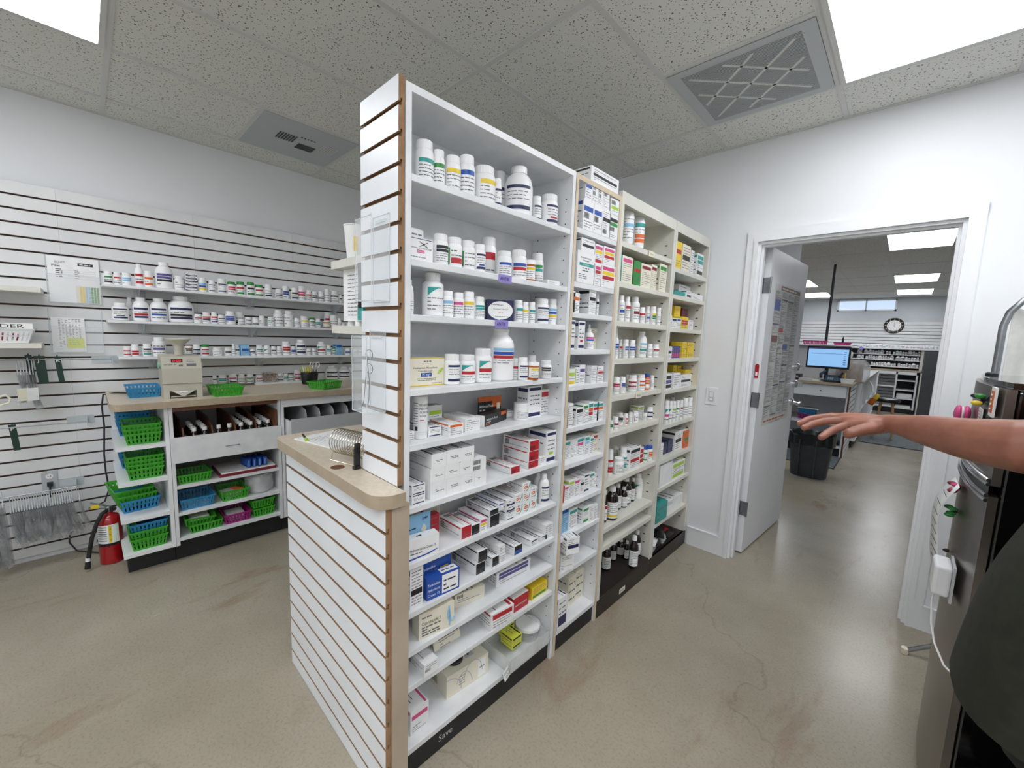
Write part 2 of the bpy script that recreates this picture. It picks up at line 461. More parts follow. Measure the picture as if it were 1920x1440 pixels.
SHELF.update(s0='on top of second bay', w1='upper wall shelf', w2='middle wall shelf', w3='lower wall shelf', c1='back of left counter')

def main_colour(spec, base):
    for kd, c, sz in tokens(spec):
        if kd in ('band', 'corner', 'full', 'side') and c: return COL.get(c, 'navy')
    return None

CAPC = {'': 'lid', 'g': 'ink_g', 'b': 'ink_b'}
TEXTBOX = {}
def bottle(name, k, r, h, base, spec, cap, rng, fine):
    """origin at the base centre, label faces -y"""
    body = MB(); cp = MB(); lb = MB(); n = 22 if fine else 14
    bm_ = 'hdpe' if base == 'w' else ('ink_o' if base == 'o' and k != 'v' else 'amber')
    lz = (.12, .66)
    if k in 'bB':
        cr = .87 if k == 'b' else .70
        s = .70 if k == 'b' else .72
        body.lathe([(r * .9, 0), (r, h * .025), (r, h * s), (r * .96, h * (s + .035)), (r * (cr + .04), h * (s + .08)), (r * (cr - .05), h * (s + .09)), (r * (cr - .05), h * .82)], bm_, n)
        cp.lathe([(r * cr, h * (s + .10)), (r * cr, h * .98), (r * (cr - .06), h)], CAPC[cap], n * 2, rib=.035 if fine else 0)
        lz = (.10, s - .03)
    elif k == 'j':
        body.lathe([(r * .88, 0), (r, h * .03), (r, h * .56), (r * .97, h * .66), (r * .86, h * .76), (r * .66, h * .83), (r * .5, h * .855), (r * .46, h * .90)], bm_, n)
        cp.lathe([(r * .56, h * .87), (r * .56, h * .985), (r * .52, h)], 'lid', n * 2, rib=.03)
        lz = (.10, .60)
    elif k == 'g':
        body.lathe([(r * .85, 0), (r, h * .03), (r, h * .68), (r * .93, h * .76), (r * .74, h * .83), (r * .58, h * .87), (r * .55, h * .93), (r * .6, h * .95), (r * .6, h * .99)], bm_, n)
        lz = (.32, .66)
    elif k == 'v':
        body.lathe([(r * .92, 0), (r * .95, h * .02), (r * .97, h * .80), (r * .97, h * .82)], 'amber', n)
        cp.lathe([(r, h * .80), (r, h * .97), (r * .95, h)], 'lid', n * 2, rib=.04)
        lz = (.12, .70)
    elif k == 'd':
        body.lathe([(r * .9, 0), (r, h * .03), (r, h * .62), (r * .92, h * .70), (r * .6, h * .80), (r * .42, h * .84), (r * .40, h * .88)], 'syrup', n)
        cp.lathe([(r * .52, h * .86), (r * .52, h * .98), (r * .48, h)], 'lid', n * 2, rib=.05)
        lz = (.08, .56)
    elif k == 'f':
        body.lathe([(r * .92, 0), (r, h * .03), (r * .98, h * .6), (r * .9, h * .74), (r * .62, h * .82), (r * .5, h * .84)], 'hdpe', n)
        cp.lathe([(r * .6, h * .84), (r * .52, h * .97), (r * .45, h)], 'lid', n)
        lz = (.10, .62)
    elif k == 'F':
        body.lathe([(r * .9, h * .07), (r, h * .10), (r, h * .80), (r * .93, h * .90), (r * .75, h * .96), (r * .4, h * .995), (r * .05, h)], 'hdpe', n)
        cp.lathe([(r * .7, 0), (r * .74, h * .01), (r * .74, h * .07)], 'lid', n)
        lz = (.16, .80)
    elif k == 'n':
        body.lathe([(r * .92, 0), (r, h * .03), (r, h * .55), (r * .8, h * .64), (r * .45, h * .68), (r * .4, h * .7)], 'hdpe', n)
        cp.lathe([(r * .46, h * .68), (r * .44, h * .78), (r * .22, h * .84), (r * .2, h * .97), (r * .1, h)], 'lid', n)
        lz = (.08, .52)
    elif k == 'h':
        body.lathe([(r * .95, 0), (r * .98, h * .03), (r * .98, h * .72), (r * .9, h * .74)], 'hdpe', n)
        cp.lathe([(r, h * .73), (r, h * .98), (r * .96, h)], 'lid', n * 2, rib=.02)
        lz = (.10, .62)
    elif k == 't':
        body.lathe([(r * .9, 0), (r, h * .8)], 'film', n); cp.lathe([(r * 1.05, h * .8), (r * 1.05, h), (r, h)], 'lid', n); lz = None
    elif k == 'W':
        body.lathe([(r * .93, h * .1), (r, h * .13), (r, h * .97), (r * .95, h)], 'hdpe', n)
        cp.lathe([(r * .9, 0), (r * .95, h * .01), (r * .95, h * .095)], 'lid', n * 2, rib=.02)
        for j, s_ in enumerate(('BENZOYL', 'PEROXIDE', 'TOPICAL', 'WASH')):
            vs, fs, tw = text_geo(s_); hh = h * .05 / .7; z0 = h * (.78 - .085 * j)
            out = []
            for v in vs:
                a = -.25 + v[0] * hh / r * .85; out.append(((r + .0006) * math.sin(a), -(r + .0006) * math.cos(a), z0 + v[1] * hh))
            lb.add(out, fs, 'ink_k')
        for j in range(9): curved(lb, r, -1.2, -.45, h * (.84 - .06 * j), h * (.855 - .06 * j), 'txt', .0005, 3)
        curved(lb, r, -.2, .35, h * .44, h * .46, 'ink_r', .0005, 3); curved(lb, r, -.9, -.5, h * .2, h * .3, 'ink_k', .0005, 3)
        lb.lathe([(r * 1.004, h * .16), (r * 1.004, h * .165)], 'ink_e', n)
        lz = None
    if lz and spec: bottle_label(lb, r * (.975 if k in 'vh' else 1), h * lz[0], h * lz[1], spec, rng, fine)
    return body, cp, lb

def carton(k, w, h, d, base, spec, rng, fine):
    """origin at the base of the front face's middle, front faces -y"""
    mb = MB()
    bm_ = {'w': 'card'}.get(base, 'ink_' + base)
    if k == 'p':
        # soft pouch lying or leaning back a little
        vs = []; fs = []; nx, nz = 7, 6
        for j in range(nz + 1):
            for i in range(nx + 1):
                u = i / nx; v = j / nz; bul = .012 * math.sin(PI * u) * math.sin(PI * v)
                vs.append((w * (u - .5), -bul + .35 * h * v, h * v))
        for j in range(nz):
            for i in range(nx): fs.append((j * (nx + 1) + i, j * (nx + 1) + i + 1, (j + 1) * (nx + 1) + i + 1, (j + 1) * (nx + 1) + i))
        off = len(vs); vs += [(x, y + .006 + .01 * math.sin(PI * (x / w + .5)), z) for x, y, z in vs]
        fs += [tuple(off + a for a in f[::-1]) for f in fs]
        mb.add(vs, fs, bm_ if base != 'w' else 'film')
        T = face_T((-w / 2, -.0135, 0), (1, 0, 0), (0, .35, 1)); print_face(mb, T, w, h, spec, rng, .12)
        return mb
    mb.box(-w / 2, w / 2, 0, d, 0, h, bm_)
    if spec.startswith('T:'): TEXTBOX[spec[2:]](mb, w, h, d, rng); return mb
    print_face(mb, face_T((-w / 2, 0, 0), (1, 0, 0), (0, 0, 1)), w, h, spec, rng)
    if k == 'x' and base != 'y':
        # side panels and top: long lines of small print along the carton
        sp = 'c' + spec[-1] if 'c' in spec else 'tt'
        for T, a, b_ in ((face_T((-w / 2, d, 0), (0, -1, 0), (0, 0, 1)), d, h), (face_T((-w / 2, d, h), (0, -1, 0), (1, 0, 0)), d, w)):
            n_ = 3 if fine else 2
            for j in range(n_): words(mb, T, a * .08, a * .92, b_ * (.25 + .5 * j / n_), b_ * .045, rng)
            mc = main_colour(spec, base)
            if mc:
                ik = [q for q, v in COL.items() if v == mc][0]
                rect(mb, T, a * .05, a * .95, b_ * .82, b_ * .93, 'ink_' + ik); 
            if 'c' in spec or 'F' in spec:
                for j in range(9): rect(mb, T, a * (.08 + .018 * j), a * (.088 + .018 * j), b_ * .2, b_ * .75, 'ink_k', .0008)
    return mb

def lines(mb, T, x0, x1, ys, hh, rng, m='txt'):
    for y in ys: words(mb, T, x0, x1, y, hh, rng, m)
def tb_os(mb, w, h, d, rng):
    T = face_T((-w / 2, 0, 0), (1, 0, 0), (0, 0, 1))
    rect(mb, T, 0, w, 0, h * .035, 'ink_y'); rect(mb, T, 0, w, h * .975, h, 'ink_y')
    put_text(mb, 'Oseltamivir Phosphate', face_T((-w * .42, -.0006, h * .62), (1, 0, 0), (0, 0, 1)), h * .065, 'ink_k', w * .70)
    put_text(mb, 'Capsules, USP', face_T((-w * .28, -.0006, h * .51), (1, 0, 0), (0, 0, 1)), h * .065, 'ink_k', w * .42)
    rect(mb, T, w * .30, w * .62, h * .33, h * .47, 'ink_b')
    put_text(mb, '75 mg*', face_T((-w * .17, -.0010, h * .36), (1, 0, 0), (0, 0, 1)), h * .085, 'ink_w', w * .25)
    lines(mb, T, w * .2, w * .75, (h * .25, h * .19), h * .022, rng); lines(mb, T, w * .62, w * .95, (h * .08,), h * .02, rng)
    words(mb, T, w * .38, w * .6, h * .86, h * .04, rng); words(mb, T, w * .33, w * .65, h * .78, h * .02, rng)
    for j in range(2):
        mb.tube([(w * (.30 + .08 * j), -.002, h * (.42 + .06 * j)), (w * (.38 + .06 * j), -.002, h * (.60 + .02 * j))], .0022, 'ink_l', 6)
def tb_az(mb, w, h, d, rng):
    T = face_T((-w / 2, 0, 0), (1, 0, 0), (0, 0, 1))
    rect(mb, T, 0, w, h * .93, h * .96, 'ink_n')
    put_text(mb, 'Azithromycin Tablets, USP', face_T((-w * .46, -.0006, h * .52), (1, 0, 0), (0, 0, 1)), h * .065, 'ink_k', w * .9)
    rect(mb, T, w * .36, w * .66, h * .34, h * .47, 'ink_p')
    put_text(mb, '250 mg', face_T((-w * .12, -.001, h * .37), (1, 0, 0), (0, 0, 1)), h * .07, 'ink_w', w * .24)
    lines(mb, T, w * .1, w * .95, (h * .14,), h * .03, rng)
    for a_ in (1, -1): mb.tube([(w * .12 - .014 * a_, -.0012, h * .62), (w * .12 + .014 * a_, -.0012, h * .84)], .0009, 'ink_k', 4)
def tb_fl(mb, w, h, d, rng):
    vs = [(w * .47 * math.cos(2 * PI * k / 32), -.0005, h * .5 + h * .43 * math.sin(2 * PI * k / 32)) for k in range(32)]
    mb.add(vs, [tuple(range(32))], 'ink_w')
    put_text(mb, 'Fluconazole Tablet USP', face_T((-w * .27, -.001, h * .53), (1, 0, 0), (0, 0, 1)), h * .07, 'ink_k', w * .56)
    put_text(mb, '150 mg', face_T((-w * .07, -.001, h * .38), (1, 0, 0), (0, 0, 1)), h * .07, 'ink_o', w * .17)
    T = face_T((-w / 2, 0, 0), (1, 0, 0), (0, 0, 1)); words(mb, T, w * .15, w * .6, h * .74, h * .03, rng, 'txt', .001); words(mb, T, w * .3, w * .8, h * .2, h * .025, rng, 'txt', .001)
    words(mb, T, w * .4, w * .62, h * .03, h * .035, rng, 'ink_w', .001)
def tb_af(mb, w, h, d, rng):
    T = face_T((-w / 2, 0, 0), (1, 0, 0), (0, 0, 1))
    put_text(mb, "Athlete's Foot", face_T((-w * .44, -.0008, h * .48), (1, 0, 0), (0, 0, 1)), h * .2, 'ink_w', w * .5)
    words(mb, T, w * .06, w * .3, h * .3, h * .07, rng, 'ink_e'); words(mb, T, w * .06, w * .7, h * .12, h * .08, rng, 'ink_o'); rect(mb, T, w * .72, w * .96, h * .6, h * .9, 'ink_o')
    mb.box(-w / 2 - .0005, -w / 2, 0, d, 0, h, 'ink_w')
def tb_ac(mb, w, h, d, rng):
    T = face_T((-w / 2, 0, 0), (1, 0, 0), (0, 0, 1))
    rect(mb, T, 0, w, h * .8, h, 'ink_o'); rect(mb, T, w * .6, w, h * .55, h * .8, 'ink_o')
    put_text(mb, "Athlete's Foot", face_T((-w * .46, -.0008, h * .56), (1, 0, 0), (0, 0, 1)), h * .11, 'ink_w', w * .6)
    words(mb, T, w * .06, w * .3, h * .42, h * .06, rng, 'ink_e'); rect(mb, T, w * .8, w * .95, h * .35, h * .7, 'ink_i', .0007)
def tb_hb(mb, w, h, d, rng):
    T = face_T((-w / 2, 0, 0), (1, 0, 0), (0, 0, 1))
    put_text(mb, '#1', face_T((w * .18, -.0008, h * .8), (1, 0, 0), (0, 0, 1)), h * .1, 'ink_b')
    words(mb, T, w * .78, w * .96, h * .82, h * .04, rng, 'ink_n'); lines(mb, T, w * .08, w * .5, (h * .62, h * .5, h * .42), h * .035, rng, 'ink_n')
    mb.add([(w * .15, -.0006, h * .55), (w * .26, -.0006, h * .42), (w * .36, -.0006, h * .57), (w * .26, -.0006, h * .7)], [(0, 1, 2, 3)], 'ink_i')
def tb_hc(mb, w, h, d, rng):
    put_text(mb, 'Hydrocortisone Cream 1%', face_T((-w * .46, -.0008, h * .42), (1, 0, 0), (0, 0, 1)), h * .13, 'ink_k', w * .86)
    T = face_T((-w / 2, 0, 0), (1, 0, 0), (0, 0, 1)); lines(mb, T, w * .05, w * .5, (h * .28,), h * .05, rng)
    mb.add([(-w / 2, -.0006, h * .02), (w * .2, -.0006, h * .12), (w * .45, -.0006, h * .24), (w * .45, -.0006, h * .28), (w * .1, -.0006, h * .17), (-w / 2, -.0006, h * .1)], [(0, 1, 2, 3, 4, 5)], 'ink_b')
    T2 = face_T((-w / 2, 0, h), (1, 0, 0), (0, 1, 0)); words(mb, T2, w * .3, w * .7, d * .35, d * .2, rng, 'ink_k')
def tb_tc(mb, w, h, d, rng):
    T = face_T((-w / 2, 0, 0), (1, 0, 0), (0, 0, 1)); rect(mb, T, w * .6, w * .98, h * .8, h * .97, 'ink_s')
    for j, s_ in enumerate(('Terbinafine', 'Hydrochloride', 'Cream 1%', 'Antifungal')):
        put_text(mb, s_, face_T((-w * .46, -.0008, h * (.62 - .12 * j)), (1, 0, 0), (0, 0, 1)), h * (.07 if j < 3 else .04), 'ink_w', w * (.42, .5, .34, .3)[j])
    rect(mb, T, w * .62, w * .9, h * .42, h * .55, 'ink_y'); words(mb, T, w * .7, w * .86, h * .47, h * .04, rng, 'ink_k', .001)
def tb_tb(mb, w, h, d, rng):
    T = face_T((-w / 2, 0, 0), (1, 0, 0), (0, 0, 1)); rect(mb, T, w * .45, w * .96, h * .08, h * .92, 'ink_w')
    for j, s_ in enumerate(('Terbinafine', 'Hydrochloride', 'Cream 1%')):
        put_text(mb, s_, face_T((-w * .47, -.0008, h * (.62 - .24 * j)), (1, 0, 0), (0, 0, 1)), h * .12, 'ink_w', w * .36)
    lines(mb, T, w * .5, w * .9, (h * .6, h * .4, h * .2), h * .07, rng, 'ink_n')
    T2 = face_T((-w / 2, 0, h), (1, 0, 0), (0, 1, 0)); rect(mb, T2, w * .45, w * .96, d * .1, d * .9, 'ink_w'); words(mb, T2, w * .5, w * .9, d * .4, d * .15, rng, 'ink_n', .001)
def tb_cl(mb, w, h, d, rng):
    T = face_T((-w / 2, 0, 0), (1, 0, 0), (0, 0, 1))
    put_text(mb, 'Clotrimazole 3', face_T((-w * .42, -.0008, h * .52), (1, 0, 0), (0, 0, 1)), h * .13, 'ink_k', w * .52)
    lines(mb, T, w * .08, w * .6, (h * .4, h * .3, h * .2, h * .1), h * .05, rng, 'txt'); words(mb, T, w * .08, w * .35, h * .78, h * .05, rng)
    mb.tube([(w * .42 + w * .11 * math.cos(a), -.0015, h * .62 + h * .34 * math.sin(a)) for a in [PI * .9 + k * .33 for k in range(9)]], (.003,) * 9, 'ink_s', 5)
    mb.tube([(w * .36, -.0015, h * .1), (w * .38, -.0015, h * .5), (w * .34, -.0015, h * .9)], .0028, 'ink_s', 5)
def tb_na(mb, w, h, d, rng):
    put_text(mb, 'NAPTROGEN', face_T((-w * .38, -.0008, h * .35), (1, 0, 0), (0, 0, 1)), h * .13, 'ink_w', w * .76)
    mb.box(-w / 2, w / 2, 0, d, h, h + .0006, 'ink_w')
def tb_bu(mb, w, h, d, rng):
    T = face_T((-w / 2, 0, 0), (1, 0, 0), (0, 0, 1))
    put_text(mb, 'Budesonide Inhalation', face_T((0, -.0008, h * .78), (1, 0, 0), (0, 0, 1)), h * .05, 'ink_k', w * .62, center=True)
    put_text(mb, 'Suspension', face_T((0, -.0008, h * .70), (1, 0, 0), (0, 0, 1)), h * .05, 'ink_k', w * .34, center=True)
    rect(mb, T, w * .12, w * .96, h * .54, h * .64, 'ink_t')
    put_text(mb, '0.25 mg/2 mL', face_T((0, -.0012, h * .565), (1, 0, 0), (0, 0, 1)), h * .05, 'ink_w', w * .4, center=True)
    lines(mb, T, w * .3, w * .7, (h * .46, h * .38), h * .03, rng); lines(mb, T, w * .1, w * .6, (h * .26, h * .2, h * .14), h * .025, rng)
def blob(mb, T, cx, cy, rx, ry, m, a0=0, a1=2 * PI, z=.0006, n=18):
    mb.add([(cx + rx * math.cos(a0 + (a1 - a0) * k / n), cy + ry * math.sin(a0 + (a1 - a0) * k / n), z) for k in range(n)], [tuple(range(n))], m, T)
def arc(mb, T, cx, cy, rx, ry, a0, a1, wd, m, z=.0006, n=14):
    vs = []
    for k in range(n + 1):
        a = a0 + (a1 - a0) * k / n; vs += [(cx + (rx - wd) * math.cos(a), cy + (ry - wd) * math.sin(a), z), (cx + rx * math.cos(a), cy + ry * math.sin(a), z)]
    mb.add(vs, [(2 * k, 2 * k + 1, 2 * k + 3, 2 * k + 2) for k in range(n)], m, T)
def faces(w, h, d): return face_T((-w / 2, 0, 0), (1, 0, 0), (0, 0, 1)), face_T((-w / 2, d, 0), (0, -1, 0), (0, 0, 1)), face_T((-w / 2, d, h), (0, -1, 0), (1, 0, 0))
def tb_wb(mb, w, h, d, rng):
    F, S, U = faces(w, h, d)
    words(mb, F, w * .3, w * .8, h * .5, h * .045, rng); words(mb, F, w * .35, w * .85, h * .4, h * .045, rng)
    for k in range(6): words(mb, S, d * .05, d * .95, h * (.2 + .1 * k), h * .03, rng)
    rect(mb, U, d * .03, d * .97, w * .04, w * .16, 'ink_n'); rect(mb, U, d * .03, d * .97, w * .86, w * .94, 'ink_n'); words(mb, U, d * .1, d * .8, w * .62, w * .05, rng, 'ink_o')
    for k in range(4): words(mb, U, d * .05, d * .95, w * (.28 + .09 * k), w * .03, rng)
def tb_sw(mb, w, h, d, rng):
    F, S, U = faces(w, h, d)
    blob(mb, F, w * .42, h * .52, w * .28, h * .15, 'ink_o'); words(mb, F, w * .22, w * .6, h * .49, h * .07, rng, 'ink_w', .0009); words(mb, F, w * .15, w * .6, h * .78, h * .06, rng); words(mb, F, w * .15, w * .6, h * .2, h * .05, rng)
    arc(mb, F, w * .45, h * .98, w * .5, h * .9, -1.5, -.15, w * .07, 'ink_t')
    for q_, b_ in ((S, h), (U, w)):
        rect(mb, q_, d * .05, d * .6, b_ * .12, b_ * .17, 'ink_o')
        for k in range(3): words(mb, q_, d * .05, d * .95, b_ * (.3 + .18 * k), b_ * .07, rng)
def tb_gm(mb, w, h, d, rng):
    F, S, U = faces(w, h, d)
    arc(mb, F, w * .05, h * .1, w * .30, h * .75, 0, PI * .55, w * .02, 'ink_e'); arc(mb, F, w * .62, h * .2, w * .24, h * .9, .2, PI * .9, w * .018, 'ink_e'); arc(mb, F, w * .4, -h * .1, w * .22, h * .9, .3, PI * .8, w * .016, 'ink_e')
    for k in range(4): words(mb, F, w * .28, w * .42, h * (.3 + .12 * k), h * .03, rng)
    rect(mb, F, w * .74, w * .93, h * .1, h * .9, 'ink_w'); words(mb, F, w * .77, w * .9, h * .5, h * .05, rng, 'txt', .0008)
    rect(mb, U, d * .2, d * .75, w * .55, w * .75, 'ink_e'); words(mb, U, d * .3, d * .7, w * .62, w * .04, rng, 'ink_k', .0008)
    for j in range(9): rect(mb, S, d * (.15 + .035 * j), d * (.165 + .035 * j), h * .2, h * .6, 'ink_k')
def tb_lf(mb, w, h, d, rng):
    F, S, U = faces(w, h, d)
    for T_, a, b_ in ((F, w, h), (S, d, h), (U, d, w)):
        for k in range(3): words(mb, T_, a * .1, a * .9, b_ * (.2 + .27 * k), b_ * .05, rng); arc(mb, T_, a * (.3 + .2 * k), b_ * .5, a * .3, b_ * .42, 1 + k, 3.4 + k, a * .03, 'leaf')
def tb_rs(mb, w, h, d, rng):
    F, S, U = faces(w, h, d)
    mb.add([(w * .25, h * .1, .0006), (w * .33, h * .1, .0006), (w * .75, h * .85, .0006), (w * .66, h * .85, .0006)], [(0, 1, 2, 3)], 'ink_r', F)
    for k in range(6): mb.add([(w * (.78 + .03 * k), h * .3, .0006), (w * (.8 + .03 * k), h * .3, .0006), (w * (.68 + .06 * k), h * .62, .0006)], [(0, 1, 2)], 'ink_g', F)
    blob(mb, F, w * .86, h * .34, w * .04, h * .06, 'ink_y', z=.0008); rect(mb, F, w * .72, w, h * .8, h, 'ink_n')
for k_, f_ in dict(WB=tb_wb, SW=tb_sw, GM=tb_gm, LF=tb_lf, RS=tb_rs, OS=tb_os, AZ=tb_az, FL=tb_fl, AF=tb_af, AC=tb_ac, HB=tb_hb, HC=tb_hc, TC=tb_tc, TB=tb_tb, CL=tb_cl, NA=tb_na, BU=tb_bu).items(): TEXTBOX[k_] = f_
SPECIAL = {'T:OS': 'cream box with blue 75 mg badge', 'T:AZ': 'white box with pink 250 mg badge', 'T:FL': 'navy box with white oval',
           'T:AF': 'black foot cream box', 'T:AC': 'black and orange display flap', 'T:HB': 'light blue flap numbered #1',
           'T:HC': 'white hydrocortisone cream box', 'T:TC': 'blue display flap with yellow badge', 'T:TB': 'blue and white terbinafine cream box', 'T:CL': 'cream Clotrimazole 3 box',
           'T:NA': 'red box with white top', 'T:BU': 'large white box with teal band', 'T:SW': 'white box with orange badge', 'T:GM': 'large pale box with grey rings', 'T:RS': 'cream display card with red slash', 'T:WB': 'plain-ended white carton', 'T:LF': 'pale carton with green leaf pattern'}

